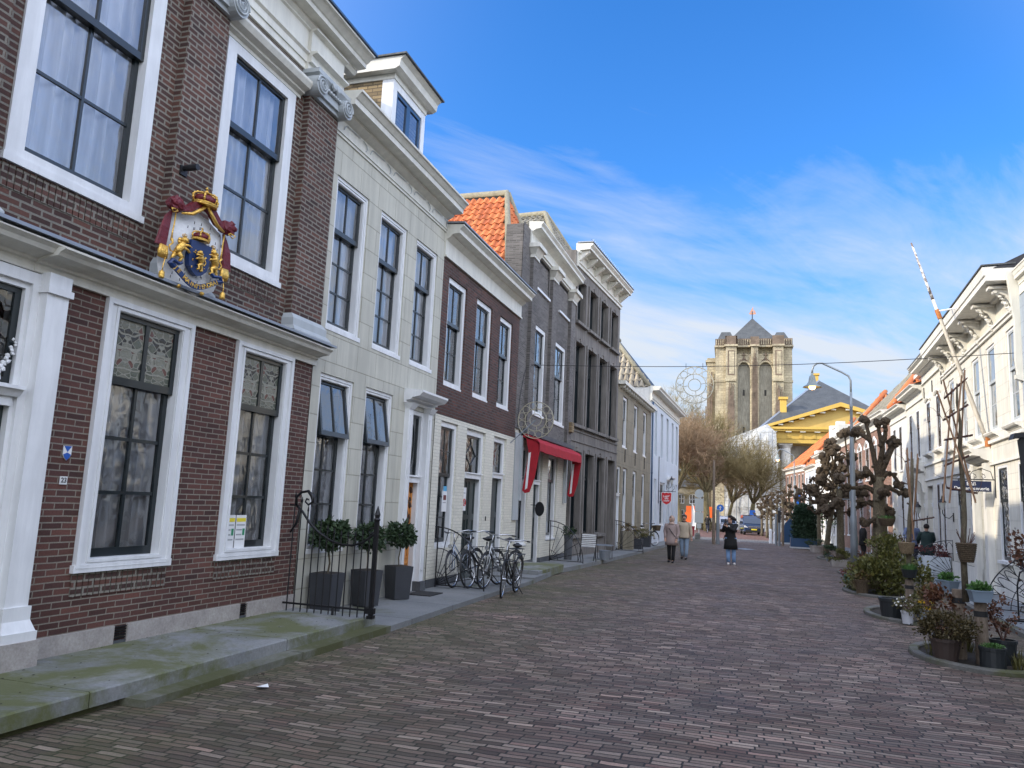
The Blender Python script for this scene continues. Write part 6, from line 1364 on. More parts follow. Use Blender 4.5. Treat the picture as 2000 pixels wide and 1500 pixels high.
def lantern(loc,label,rz,group):
    t=thing('wall_lantern',label,'lantern',loc,rz,group); m=MB(); m.tube([(0,0,-.35),(.02,0,-.28),(.12,0,-.38),(.24,0,-.34),(.30,0,-.22),(.30,0,-.12)],.014,6); m.box(-.01,.015,-.03,.03,-.48,-.2); m.build('bracket',M['iron'],t)
    m=MB(); m.lathe([(.05,-.12),(.10,.10),(.105,.12)],6,(.30,0,0)); m.build('lantern_glass',M['glassl'],t); m=MB(); m.lathe([(.13,.12),(.10,.16),(.05,.22),(.025,.25),(.03,.28),(.005,.34)],8,(.30,0,0)); m.build('lantern_roof',M['iron'],t); return t
M['glassl']=m_plain('frosted_glass',(.5,.5,.46),.2,.05,4)
LG='black wall lanterns on the right houses'
def RL(h,y,z,lab): 
    A,B=FR[h]; d=(Vector(B)-Vector(A)).normalized(); p=Vector(A)+d*y; a=math.atan2(d.y,d.x)-PI/2; return lantern((p.x-.02,p.y,z),lab,a,LG)
RL('R2',1.0,2.20,'black wall lantern on the white rusticated house, left of its wide door'); RL('R3',.2,2.1,'black wall lantern between the anchored white house and the next one'); RL('R5',.6,2.1,'black wall lantern farthest along, near the red brick house')
t=lantern((-5.0,46.5,3.3),'black lantern above the red shield sign on the pale blue house',0,'lantern on the pale blue house')
# B&B sign
A,B=FR['R2']; dd=(Vector(B)-Vector(A)).normalized(); p=Vector(A)+dd*6.72; a=math.atan2(dd.y,dd.x)-PI/2
t=thing('hanging_sign','dark blue hanging sign with white lettering on a scrolled iron bracket','sign',(p.x,p.y,0),a)
m=MB(); m.box(0,.02,-.02,.02,2.35,3.15); m.tube([(0,0,2.80),(.95,0,2.80)],.014,5); m.tube([(.02+.40*math.cos(R(q)),0,2.80+.25*math.sin(R(q))) for q in range(0,181,15)],.010,5) if False else None
m.tube([(.05,0,2.80),(.10,0,3.0),(.30,0,3.08),(.5,0,3.0),(.62,0,2.82)],.010,5); m.tube([(.30,0,2.95),(.24,0,2.92),(.22,0,2.86),(.27,0,2.83),(.31,0,2.88)],.008,5); m.tube([(.5,0,2.95),(.44,0,2.92),(.42,0,2.86),(.47,0,2.83)],.008,5); m.tube([(.7,0,2.80),(.78,0,2.9),(.86,0,2.84)],.008,5); m.build('bracket',M['iron'],t)
M['navy']=m_plain('navy_board',(.012,.02,.06),.4,.05,3)
S=MB().box(.10,.98,-.012,.012,2.50,2.76).build('board',M['navy'],t)
# read from the viewer's side: local -x is to the viewer's right, +y faces the viewer
def face_py(x,y,z): return Matrix.Translation((x,y,z))@Matrix(((-1,0,0,0),(0,0,1,0),(0,1,0,0),(0,0,0,1)))
TXT('B&B',.12,'lettering','paper',S,face_py(.54,.014,2.685),.002,bold=.0015); TXT('De Verwennerie',.115,'lettering','paper',S,face_py(.54,.014,2.57),.002,bold=.0015)
# flagpole
t=thing('flagpole','slanting weathered white flagpole rising from the sunlit white facade','flagpole',(p.x,p.y,0),a)
m=MB(); P0=Vector((.06,-.35,3.75)); P1=Vector((1.62,-.72,9.35))
pts=[P0.lerp(P1,k/10) for k in range(11)]; m.tube(pts[:8],[.055,.055,.054,.052,.05,.047,.044,.042],8)
m.build('pole',M['flagw'],t,smooth=True); m=MB().tube(pts[7:],[.042,.036,.03,.022],8); m.build('peeling_tip',M['flagp'],t,smooth=True)
P6=P0.lerp(P1,.64); m=MB().lathe([(.062,-.22),(.062,.04)],10); q=(P1-P0).to_track_quat('Z','Y').to_matrix().to_4x4(); m.xf(Matrix.Translation(P6)@q); m.build('rusty_sleeve',M['rust'],t)
m=MB(); m.tube([P6,(.66,P6.y+.05,7.38)],.022,5); m.tube([P6,(.66,P6.y+.45,7.30)],.016,5); m.build('stay',M['white'],t)
MB().lathe([(.07,3.66),(.07,3.95)],10,(.06,-.35,0)).build('socket',M['rust'],t)
# black framed display box at the right edge
t=thing('display_box','black framed box with white stripes hung on the wall at the right edge','display box',(5.45,16.9,0))
m=MB(); ring(m,-.02,.02,0,0,0,0,.1) if False else None
m=MB(); m.prism([(-.70,3.30),(-.62,2.30),(-.45,2.22),(0,2.22),(0,3.38),(-.62,3.38)],-.04,.04); m.prism([(-.82,3.30),(-.78,3.42),(.0,3.50),(0,3.38),(-.7,3.34)],-.14,.14); m.build('frame',M['black'],t)
m=MB()
for k in range(5): m.prism([(-.50+.09*k,3.15),(-.46+.09*k,3.15),(-.42+.09*k,2.36),(-.46+.09*k,2.36)],-.06,-.042)
m.build('white_stripes',M['paper'],t)
m=MB().tube([(-.10,-.1,3.9),(-.22,-.1,3.75),(-.25,-.1,3.6),(-.12,-.1,3.5)],.03,6); m.build('scroll_top',M['white'],t)
t=pot_plant('rust brown leafy shrub on a thin stem by the scalloped fan railing',(5.25,17.9,G(18)+.09),'potblack',rim=.16,base=.13,h=.3,leaf='leaf_rust',rad=(.42,.3,.5),n=380,s=.08,seed=61,lz=1.15)
t=thing('hay_bundle','flat bundle of dry straw lying at the foot of the fan railing','straw',(5.12,17.2,G(17)+.10)); m=MB(); rr=random.Random(8)
for k in range(420): a=rr.random()*6.3; p=Vector((rr.gauss(0,.16),rr.gauss(0,.12),rr.uniform(0,.16))); d=Vector((math.cos(a),math.sin(a)*.6,rr.gauss(0,.3)))*.09; m.quad(p-d+Vector((0,0,.005)),p+d,p+d*1.02+Vector((0,.006,.004)))
m.build('stalks',M['straw'],t)
# ---------------------------------------------------------------- church tower
def m_tower():
    t=NT('weathered_tower_stone'); v=t.face(); b=t.n('ShaderNodeTexBrick'); b.offset=.5
    t.i(b,Vector=v,Color1=(.52,.45,.30),Color2=(.43,.365,.25),Mortar=(.34,.29,.20),Scale=1,Mortar_Size=.05,Brick_Width=1.4,Row_Height=.7)
    p=t.sep(v); st=t.noise(t.comb(t.math('MULTIPLY',p[0],.9),t.math('MULTIPLY',p[1],.12)),1.,6,.65)
    c=t.mix(1,b.outputs[0],t.ramp(t.noise(v,.22,7,.7),(.3,.55),(.7,1.25)),'MULTIPLY'); c=t.mix(t.ramp(st,(.55,0.),(.74,.6)),c,(.13,.085,.06))
    t.bsdf(Base_Color=c,Roughness=.9,Normal=t.bump(t.noise(v,2.5,5),.15)); return t.m
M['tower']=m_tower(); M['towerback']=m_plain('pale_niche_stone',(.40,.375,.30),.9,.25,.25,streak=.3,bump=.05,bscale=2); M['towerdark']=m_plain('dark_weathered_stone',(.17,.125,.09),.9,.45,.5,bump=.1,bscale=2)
T=thing('church_tower','massive square medieval church tower with two tall blind arches and a slate pyramid','tower',(-.5,215,-1.5),R(2)); z_=1.5
def bxs(name,mat,lst,par=T):
    m=MB()
    for q in lst: m.box(q[0],q[1],q[2],q[3],q[4]+z_,q[5]+z_)
    return m.build(name,M[mat],par)
bxs('tower_body','tower',[(-9.6,9.6,2.4,20,-2,46.2)])
# niche back walls, arches
for cx,w in ((-2.48,1.85),(3.1,1.9)):
    bxs('niche_wall','towerback',[(cx-w,cx+w,2.0,2.41,0,42)])
    for s_,o_ in ((-1,'niche'),(1,'niche')): pass
    m=MB(); P=[]; n=10
    for k in range(n+1): a=PI*k/n; P.append((cx-w*math.cos(a),39.9+2.3*math.sin(a)+z_))
    prof=[(cx-w-.02,44.3+z_)]+P+[(cx+w+.02,44.3+z_)]
    m.v=[(x,.9,z) for x,z in prof]+[(x,2.4,z) for x,z in prof]; k_=len(prof)
    # spandrel as fan of quads
    top_=[(cx-w+2*w*k/n,44.3+z_) for k in range(n+1)]
    m=MB()
    for k in range(n):
        a,b=P[k],P[k+1]; c,d=top_[k+1],top_[k]; m.quad((a[0],.9,a[1]),(b[0],.9,b[1]),(c[0],.9,c[1]),(d[0],.9,d[1])); m.quad((a[0],.9,a[1]),(a[0],2.4,a[1]),(b[0],2.4,b[1]),(b[0],.9,b[1]))
    m.build('arch_wall',M['tower'],T)
    m=MB().tube([(x,.8,z) for x,z in [(cx-w,20+z_)]+P+[(cx+w,20+z_)]],.28,6); m.build('arch_moulding',M['tower'],T)
    m=MB(); m.tube([(cx,.7,42.3+z_),(cx,.7,44.6+z_)],.16,5); m.tube([(cx-.6,.7,44+z_),(cx+.6,.7,44+z_)],.13,5)
    for q in (-1,1): m.tube([(cx,.7,43.1+z_),(cx+q*.9,.7,42.2+z_)],.2,5)
    m.build('stone_finial',M['towerdark'],T); bxs('slit_window','interior',[(cx-.25,cx+.25,1.9,2.05,33,34.6),(cx-.2,cx+.2,1.9,2.05,22.5,24.5)])
# piers: (x0,x1,front,top)
for a,b,f_,zt in ((-9.9,-7.2,1.0,46),(-7.2,-4.4,-.6,46.3),(-.63,1.2,-.2,46),(5.0,7.6,-.6,46.3),(7.6,9.9,1.0,46)):
    bxs('buttress','tower',[(a,b,f_,2.6,-2,zt)])
for a,b in ((-6.7,-4.9),(5.5,7.2)):
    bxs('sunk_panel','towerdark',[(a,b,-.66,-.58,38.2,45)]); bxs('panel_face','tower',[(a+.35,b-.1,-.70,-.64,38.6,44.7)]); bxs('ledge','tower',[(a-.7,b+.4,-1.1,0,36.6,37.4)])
    m=MB()
    rr=random.Random(int(a*10))
    for k in range(9): x=a+.1+k*(b-a-.2)/8; m.taper(x,-.9,8+z_,rr.uniform(30,36.4)+z_,.16,.3,.09,.1)
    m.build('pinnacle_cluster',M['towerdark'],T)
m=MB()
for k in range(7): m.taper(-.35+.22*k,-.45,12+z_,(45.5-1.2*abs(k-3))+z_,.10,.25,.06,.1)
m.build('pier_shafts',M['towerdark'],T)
bxs('string_course','tower',[(-10.1,-7.1,.8,3,36.6,37.1),(7.5,10.1,.8,3,36.6,37.1)])
# parapet
bxs('cornice','tower',[(-10.2,10.2,.3,20.3,46.1,46.6),(-7.6,-4.1,-1.1,1,46.1,46.6),(-.9,1.5,-.7,1,46.1,46.6),(4.7,7.9,-1.1,1,46.1,46.6)])
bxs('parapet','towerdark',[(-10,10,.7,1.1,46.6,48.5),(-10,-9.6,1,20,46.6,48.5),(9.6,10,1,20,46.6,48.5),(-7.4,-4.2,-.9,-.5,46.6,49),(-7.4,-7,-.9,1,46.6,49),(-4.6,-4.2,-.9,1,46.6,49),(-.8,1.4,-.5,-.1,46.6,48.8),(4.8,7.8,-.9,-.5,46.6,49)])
m=MB()
for k in range(34): x=-9.7+k*.588; m.box(x-.10,x+.10,.55,.72,46.8+z_,48.3+z_)
m.build('parapet_tracery',M['tower'],T)
# stair turrets and lower buttress on the left, right
bxs('corner_buttress','tower',[(-12.2,-9.8,4,9,-2,43.8)]); bxs('buttress_ledge','tower',[(-12.6,-9.8,3.6,9.3,42.6,43.2)])
m=MB()
for k in range(5): m.taper(-12.9+.5*k,3.5,10+z_,(27+3.2*k)+z_,.35,.5,.16,.2)
m.build('pinnacle_cluster',M['towerdark'],T); m=MB()
for k in range(4): m.taper(10.1+.45*k,4,10+z_,(28.5-1.2*k)+z_,.35,.5,.2,.2)
m.build('pinnacle_cluster',M['towerdark'],T)
# roofs
bxs('upper_storey','tower',[(-5.4,5.4,4.5,15.5,46,49.6)])
def pyr(cx,cy,hx,hy,z0,z1,top=0,mat='slate',name='pyramid_roof'):
    m=MB().taper(cx,cy,z0+z_,z1+z_,hx,hy,top,top*.6); return m.build(name,M[mat],T)
P_=pyr(0,10,5.9,6,49.2,56.4,.02); pyr(-7.2,6,2.6,3,48,51.4,1.2,name='corner_roof'); pyr(7.2,6,2.6,3,48,51.2,1.0,name='corner_roof')
m=MB().tube([(0,10,56+z_),(0,10,58.4+z_)],.14,5); m.build('vane_rod',M['iron'],T)
M['copper']=m_plain('copper_vane',(.55,.27,.15),.4,.1,3,metal=.5)
m=MB(); m.prism([(-.9,58.0+z_),(1.0,58.0+z_),(.9,57.5+z_),(-.7,57.5+z_)],9.95,10.05); m.prism([(-.7,58.1+z_),(.15,58.1+z_),(.25,59.8+z_)],9.95,10.05); m.prism([(.3,58.1+z_),(.95,58.1+z_),(.35,59.0+z_)],9.95,10.05); m.build('weather_vane',M['copper'],T)
# ---------------------------------------------------------------- classical church with the yellow pediment
M['ochre']=m_plain('ochre_yellow_paint',(.60,.39,.075),.6,.08,.6,streak=.08); M['ochre2']=m_plain('deep_yellow_wall',(.50,.35,.10),.7,.12,.5); M['tarp']=None
def m_tarp():
    t=NT('white_scaffold_wrap'); o=t.obj(); b=t.n('ShaderNodeTexBrick'); b.offset=0; p=t.sep(o)
    t.i(b,Vector=t.comb(t.math('ADD',p[0],p[1]),p[2]),Color1=(1,1,1),Color2=(.9,.9,.9),Mortar=(.62,.62,.6),Scale=1,Mortar_Size=.05,Brick_Width=2.6,Row_Height=2.0)
    c=t.mix(1,t.mix(1,(.66,.67,.66),b.outputs[0],'MULTIPLY'),t.ramp(t.noise(o,.6,6,.7),(.3,.75),(.65,1.08)),'MULTIPLY')
    t.bsdf(Base_Color=c,Roughness=.6,Normal=t.bump(t.noise(o,1.6,6,.7,1.5),.35)); return t.m
M['tarp']=m_tarp()
Cc=thing('church','classical church with a yellow pediment on white columns and a tall slate roof','church',(0,110,-1.6)); zz_=1.6
def cb(name,mat,lst):
    m=MB()
    for q in lst: m.box(q[0],q[1],q[2],q[3],q[4]+zz_,q[5]+zz_)
    return m.build(name,M[mat],Cc)
cb('hall_wall','ochre2',[(.9,20.3,5,40,-2,13.4)]); cb('portico_wall','white_render',[(3,18.5,4.4,5,-2,11.2)])
cb('architrave','ochre',[(2.3,19.1,0,5,11.2,11.75),(2.2,19.2,-.08,5,11.75,12.75)]); cb('cornice','ochre',[(1.75,19.65,-.6,5,12.75,13.0),(1.55,19.85,-.8,5,13.0,13.3)])
m=MB()
for k in range(11): x=2.6+k*1.6; m.box(x-.25,x+.25,-.14,-.08,11.8+zz_,12.7+zz_); m.box(x-.07,x+.07,-.18,-.13,11.8+zz_,12.7+zz_)
m.build('triglyph_frieze',M['ochre'],Cc); m=MB()
for k in range(10): x=2.4+k*1.8; m.box(x-.35,x+.35,-.55,-.08,12.62+zz_,12.75+zz_)
m.build('modillions',M['cornice'],Cc)
m=MB(); m.prism([(2.2,13.3+zz_),(19.2,13.3+zz_),(10.7,16.1+zz_)],.1,4.9); m.build('tympanum',M['ochre2'],Cc)
m=MB()
for sd in (-1,1):
    m.prism([(10.7,16.1+zz_),(10.7+sd*9.2,13.25+zz_),(10.7+sd*9.2,13.6+zz_),(10.7,16.65+zz_)],-.75,5)
m.build('raking_cornice',M['ochre'],Cc); m=MB()
for sd in (-1,1):
    for k in range(6): u=.1+k*.15; x=10.7+sd*8.8*u; z=16.05-2.75*u+zz_; m.box(x-.3,x+.3,-.55,.1,z-.16,z)
m.build('raking_modillions',M['cornice'],Cc)
for x in (3.85,8.4,12.9,17.4): m=MB(); m.lathe([(.95,-2+zz_),(.95,.4+zz_),(.8,.5+zz_),(.78,4+zz_),(.66,10.4+zz_),(.66,10.6+zz_),(.8,10.8+zz_),(.85,10.95+zz_)],20,(x,1.2,0)); m.box(x-.9,x+.9,.3,2.1,10.95+zz_,11.2+zz_); m.build('column',M['white_render'],Cc,smooth=False)
m=MB(); A=(.2,5,13.4+zz_);B=(21,5,13.4+zz_);C2=(21,41,13.4+zz_);D2=(.2,41,13.4+zz_);E_=(9.6,20,22.9+zz_);F_2=(9.6,26,22.9+zz_); m.quad(A,B,E_); m.quad(B,C2,F_2,E_); m.quad(C2,D2,F_2); m.quad(D2,A,E_,F_2); m.quad(A,D2,C2,B); R1_=m.build('slate_roof',M['slate'],Cc)
MB().tube([A,E_],.16,5).build('hip_lead',M['zinc'],R1_)
m=MB(); m.box(3.45,4.35,10,10.9,15+zz_,18.7+zz_); m.box(3.25,4.55,9.8,11.1,18.5+zz_,18.85+zz_); m.build('chimney',M['ochre'],Cc)
m=MB(); m.box(9.0,9.7,22.5,23.2,21+zz_,24.4+zz_); m.box(8.85,9.85,22.35,23.35,24.2+zz_,24.5+zz_); m.build('roof_lantern',M['ochre'],Cc)
m=MB(); 
m.tube([(5.6,4.2,8.6+zz_),(5.7,4.2,9.6+zz_),(6.6,4.2,10.4+zz_),(7.5,4.2,9.6+zz_),(7.6,4.2,8.6+zz_)],.22,6); m.build('door_arch',M['white_render'],Cc)
t=thing('scaffold_wrap','huge white tarpaulin wrapped round scaffolding beside the yellow church','tarpaulin',(0,108,-1.6))
m=MB(); rr=random.Random(3)
cols=[(-4.9,9.6),(-3.4,13.1-1.6+1.3),(-1.2,13.6),(1.3,15.2),(2.3,14.6),(2.8,11),(3.3,6)]
cols=[(-3.9,12.6),(-3.5,13.1),(-1.6,13.8),(.2,14.5),(1.5,15.1),(2.6,14.0)]
n=14; W_=[]
for i,(x,zt) in enumerate(cols):
    for j in range(n+1):
        u=j/n; bulge=.35*math.sin(u*9+i)+rr.uniform(-.12,.12); m.v.append((x+(.8*(1-u)*(i>3)) +rr.uniform(-.05,.05),bulge*.6-(.6*(1-u)),u*zt))
for i in range(len(cols)-1):
    for j in range(n): a=i*(n+1)+j; m.f.append((a,a+n+1,a+n+2,a+1))
k=len(m.v)
for i,(x,zt) in enumerate(cols): m.v+=[(x,24,0),(x,24,zt+.6)]
for i in range(len(cols)-1):
    m.f.append(((i+1)*(n+1)-1,(i+2)*(n+1)-1,k+2*(i+1)+1,k+2*i+1)); m.f.append((k+2*i,k+2*i+1,k+2*i+3,k+2*i+2))
m.f.append(tuple(list(range(0,n+1))+[k+1,k]))
m.build('wrap_sheet',M['tarp'],t,smooth=False); m=MB()
for k in range(12): m.tube([(-4.5+.8*k,-1.0,0),(-4.5+.8*k,-1.0,2.0)],.05,5)
for k in range(5): m.tube([(-3.9+1.5*k,-.8,0),(-3.9+1.5*k,-.8,12.6+.4*k)],.05,5)
m.tube([(-4.5,-1,2),(4,-1,2)],.04,5); m.tube([(-4.5,-1,1),(4,-1,1)],.04,5); m.build('site_fence',M['zinc'],t)
# ---------------------------------------------------------------- far houses and hedge round the square
def far(label,x0,x1,y,h,mat,roof,zr,nw,base=-1.8):
    t=thing('far_house',label,'house',(x0,y,base),0,'houses across the square'); W=x1-x0; ops=[]
    for k in range(nw):
        c=W*(k+.5)/nw; ops+= [(c-.5,c+.5,1.9,3.6),(c-.5,c+.5,4.6,6.2)]
    ops=[o for o in ops if o[3]<h+1.2]
    m=MB(); wall_band(m,0,W,0,h-base,ops,.25); Q=Matrix(((0,1,0,0),(-1,0,0,0),(0,0,1,0),(0,0,0,1)))
    m.xf(Q); m.box(0,W,.26,8,0,h-base-.01); m.build('wall',M[mat],t)
    for a,b,c,d in ops:
        f=MB(); ring(f,a,b,c,d,-.2,-.08,.1); f.box(-.18,-.1,(a+b)/2-.04,(a+b)/2+.04,c,d); f.box(-.18,-.1,a,b,(c+d)/2-.03,(c+d)/2+.03); f.xf(Q); F=f.build('window',M['white'],t); g=MB(); g.quad((-.15,a,c),(-.15,b,c),(-.15,b,d),(-.15,a,d)); g.xf(Q); g.build('pane',M['glass_dark'],F)
    m=MB(); m.prism([(-.3,h-base),(4,zr-base),(8.3,h-base)],-.2,W+.2,'x'); m.v=[(x,y,z) for x,y,z in m.v]; m.build('roof',M[roof],t); return t
far('low white house across the square seen left of the round traffic sign',-26,-13.2,128,4.6,'white_render','slate',7.2,5)
far('pale house across the square behind the middle bare tree',-13,-7.5,136,5.6,'sand','slate',8.6,3)
far('long white house across the square at its far left end',-44,-27,122,5.2,'bluewhite','slate',8.4,6)
t=thing('hedge','long low dark hedge in front of the houses across the square','hedge',(-12,97,-1.2)); m=MB(); rr=random.Random(4)
for k in range(26): leaves(m,(-11+.9*k*.8,0,.9),(.7,.5,.9),120,.25,rr,shell=1)
m.build('foliage',M['leaf_olive'],t); MB().box(-11,8,-.2,.25,0,1.5).build('branches',M['bark'],t)
# ---------------------------------------------------------------- big bare trees
def bare(label,x,y,h,r,seed,spread=1.0,depth=6,fork=.17,mat='barebark',tw='twig2',lean=0):
    t=thing('bare_tree',label,'tree',(x,y,G(y)-.05),0,'large bare trees on the square'); rr=random.Random(seed); T_=MB(); B_=MB(); Wg=MB()
    def grow(p,d,L,rad,dep):
        n=3 if dep<depth-1 else 2; pts=[tuple(p)]; rs=[rad]; q=p.copy(); dd=d.copy()
        for k in range(n):
            dd=(dd+Vector((rr.gauss(0,.14),rr.gauss(0,.14),rr.gauss(.02,.08)))).normalized(); q=q+dd*L/n; pts.append(tuple(q)); rs.append(rad*(1-.38*(k+1)/n))
        (T_ if dep==0 else B_ if dep<3 else Wg).tube(pts,rs,7 if dep<2 else 5 if dep<3 else 3,caps=dep<2)
        if dep>=depth: return
        nb=(7 if dep==0 else 4 if dep<2 else 3 if dep<3 else 4 if dep<depth-1 else 4); rad=max(rad,.02)
        for k in range(nb):
            i=rr.choice((1,2,2,3)) if dep>0 and n>=3 else n; i=min(i,n); b=Vector(pts[i]); a=rr.random()*6.28+k*2.1; e=dd.orthogonal().normalized(); e.rotate(Matrix.Rotation(a,3,dd)); th=rr.uniform(.35,.95)*spread
            nd=(dd*math.cos(th)+e*math.sin(th)+Vector((0,0,.12))).normalized(); grow(b,nd,L*rr.uniform(.62,.85),max(.011,rs[i]*rr.uniform(.55,.78)),dep+1)
    grow(Vector((0,0,0)),Vector((lean,0,1)).normalized(),h*fork,r,0)
    T_.build('trunk',M[mat],t,smooth=True); B_.build('branches',M[mat],t,smooth=True); Wg.build('twigs',M[tw],t); return t
M['barebark']=m_bark('olive_brown_bark',(.085,.07,.035),(.20,.17,.085),5,.03); M['twig2']=m_plain('fine_olive_twigs',(.25,.20,.09),.9,.3,1.5); M['twigred']=m_plain('fine_reddish_twigs',(.27,.19,.115),.9,.3,1.5)
bare('big bare tree with a forked trunk behind the round traffic sign',-5.0,88,27,.42,71,.95,7,tw='twig2')
bare('bare tree with a leaning trunk in front of the white tarpaulin',-.75,92,20,.36,72,.85,6,tw='twig2')
bare('bare reddish tree nearest the pale blue house corner',-7.6,84,24,.34,73,.95,7,tw='twigred')
bare('bare tree behind the other bare trees, left of the tower base',-3.4,104,21,.3,74,.9,6,tw='twigred'); bare('bare tree farthest left behind the pale blue house',-11,96,24,.3,75,.95,6,tw='twig2')
# ---------------------------------------------------------------- vehicles
def vehicle(label,loc,rz,paint,L=4.9,W=1.9,H=1.92,nose=1.15,cat='van',name='parked_van'):
    t=thing(name,label,cat,loc,rz)   # front faces -y
    hood=.98*H/1.92; prof=[(0,.35),(0,.72),(.12,.86),(nose*.5,hood),(nose,hood+.08),(nose+.75,H-.08),(nose+1.3,H),(L-.35,H-.02),(L-.05,1.1),(L,.5),(L-.1,.3),(.15,.28)]
    m=MB(); k=len(prof); mid=sum(p[1] for p in prof)/k
    for sx,q in ((-1,1.0),(-.93,1.0),(.93,1.0),(1,1.0)): pass
    for x in (-W/2,-W/2+.10,W/2-.10,W/2):
        e=abs(x)>W/2-.05
        for yv,zv in prof: 
            s=1-(.13*(max(0,zv-.95)/1.0) if e else 0); m.v.append((x*s, yv+(.06 if e and yv<.2 else 0), zv-(.04 if e and zv>1.3 else 0)))
    for c in range(3):
        for i in range(k): m.f.append((c*k+i,c*k+(i+1)%k,(c+1)*k+(i+1)%k,(c+1)*k+i))
    m.f.append(tuple(range(k))); m.f.append(tuple(reversed(range(3*k,4*k)))); m.build('body',M[paint],t,smooth=False)
    a=(nose+.02,hood+.12); b=(nose+.74,H-.13); w0,w1=W/2*.88,W/2*.80
    m=MB(); m.quad((-w0,a[0]-.02,a[1]),(w0,a[0]-.02,a[1]),(w1,b[0]-.02,b[1]),(-w1,b[0]-.02,b[1])); m.build('windscreen',M['carglass'],t)
    m=MB()
    for sd in (-1,1):
        for y0,y1 in ((nose+.45,nose+1.25),(nose+1.35,nose+2.2),(nose+2.3,L-.5)): m.quad((sd*(W/2-.005),y0,1.1),(sd*(W/2-.005),y1,1.1),(sd*(W/2*.93),y1,H-.2),(sd*(W/2*.93),y0+.3,H-.2))
    m.build('side_windows',M['carglass'],t)
    for sd in (-1,1):
        m=MB(); m.prism([(sd*W*.30,.70),(sd*W*.49,.74),(sd*W*.49,.98*hood),(sd*W*.40,.88*hood)],-.03,.10); m.build('headlight',M['headlamp'],t)
        m=MB(); m.blob((sd*(W/2+.10),nose+.45,1.12),.11,.05,2,sc=(.8,.5,.8)); m.build('mirror',M['black'],t)
    m=MB(); 
    for q in range(4): m.box(-W*.27,W*.27,-.03,.03,.66+.06*q,.69+.06*q)
    m.build('grille',M['chrome'],t); MB().box(-W*.42,W*.42,-.02,.05,.32,.5).build('bumper_intake',M['black'],t); p=MB().box(-.26,.26,-.05,-.02,.50,.61).build('number_plate',M['yellow'],t); 
    for sd in (-1,1):
        for y in (.85,L-.95):
            m=MB(); m.lathe([(.22,-.12),(.32,-.11),(.335,0),(.32,.11),(.22,.12)],16,(sd*(W/2-.12),y,.335),'x'); Wl=m.build('wheel',M['rubber'],t); MB().lathe([(.20,-.125),(.21,0),(.20,.125)],12,(sd*(W/2-.12),y,.335),'x').build('rim',M['chrome'],Wl)
M['navypaint']=m_plain('dark_blue_car_paint',(.012,.03,.08),.2,.04,1,coat=1); M['palepaint']=m_plain('pale_blue_car_paint',(.45,.50,.62),.25,.04,1,coat=1); M['carglass']=m_plain('car_glass',(.015,.03,.06),.06,.03,1,coat=1); M['headlamp']=m_plain('headlamp_glass',(.6,.62,.62),.12,.05,4)
vehicle('dark blue people carrier parked facing the viewer, yellow number plate',(-.15,80,G(80)),R(6),'navypaint'); vehicle('pale blue car parked behind the dark people carrier',(-2.75,89,G(89)),R(8),'palepaint',L=4.4,W=1.8,H=1.72,cat='car',name='parked_car')
# ---------------------------------------------------------------- street furniture in the distance
t=thing('traffic_sign','round traffic sign with two square boards below, all seen from the back','traffic sign',(-4.15,62,G(62))); MB().tube([(0,0,0),(0,0,3.6)],.035,8).build('post',M['galv'],t); MB().lathe([(.33,-.012),(.33,.012)],20,(0,-.05,3.32),'y').build('round_board',M['galv'],t)
for z0,z1 in ((1.95,2.95),(1.1,1.92)): MB().box(-.33,.33,-.06,-.04,z0,z1).build('square_board',M['galv'],t)
MB().box(-.17,.17,-.06,-.04,.68,1.06).build('small_board',M['galv'],t)
t=thing('stone_bollard','mossy low stone guard at the pavement corner, below the round sign','bollard',(-3.95,57.5,G(57))); MB().lathe([(.2,0),(.2,.3),(.14,.42),(.02,.46)],12).build('stone',M['kerb'],t)
t=thing('steel_post','slim brown wooden post with a bright steel sleeve standing in the street','post',(-2.3,49,G(49))); MB().lathe([(.10,0),(.09,2.0),(.06,5.0),(.05,5.02)],10,(-.12,0,0)).build('post',M['wood'],t); MB().lathe([(.10,0),(.10,2.05),(.08,2.07)],12,(.12,0,0)).build('steel_sleeve',M['galv'],t)
BG2='tall posts left of the blue boards'
for k,(x,y,h,mt,lb) in enumerate(((1.25,53.8,1.95,'galv','pale steel post, left one of the close set posts'),(1.42,52.6,2.35,'galv','steel post with a dark ticket reader, middle one of the close set posts'),(1.62,52.4,2.35,'wood','brown wooden post, right one of the close set posts'))):
    t=thing('street_post',lb,'post',(x,y,G(y)),0,BG2); MB().lathe([(.075,0),(.075,h),(.06,h+.02)],12).build('post',M[mt],t)
    if k==1: MB().box(-.09,.09,-.10,-.06,1.45,2.2).build('reader',M['black'],t)
for x,y,h,lb in ((.98,57.5,.98,'taller white post with a rounded top beside the brown posts'),(1.25,57.0,.8,'shorter white post with a rounded top beside the brown posts')):
    t=thing('white_bollard',lb,'bollard',(x,y,G(y)),0,'low white posts'); MB().lathe([(.11,0),(.11,h-.1),(.07,h-.02),(.01,h)],10).build('post',M['white'],t)
t=thing('arched_board','dark blue board with a pointed arch outline standing on a pale foot','board',(2.25,57.8,G(58))); MB().prism([(-.50,.1),(.50,.1),(.48,.9),(.32,1.4),(0,1.78),(-.32,1.4),(-.48,.9)],-.03,.03).build('board',M['darkblue'],t)
MB().box(-.6,.6,-.12,.12,0,.1).build('foot',M['greywhite'],t)
t=thing('hedge_planter','tall rounded ivy hedge growing from a long dark blue wooden box','planter',(2.75,49.6,G(49.6))); rr=random.Random(5)
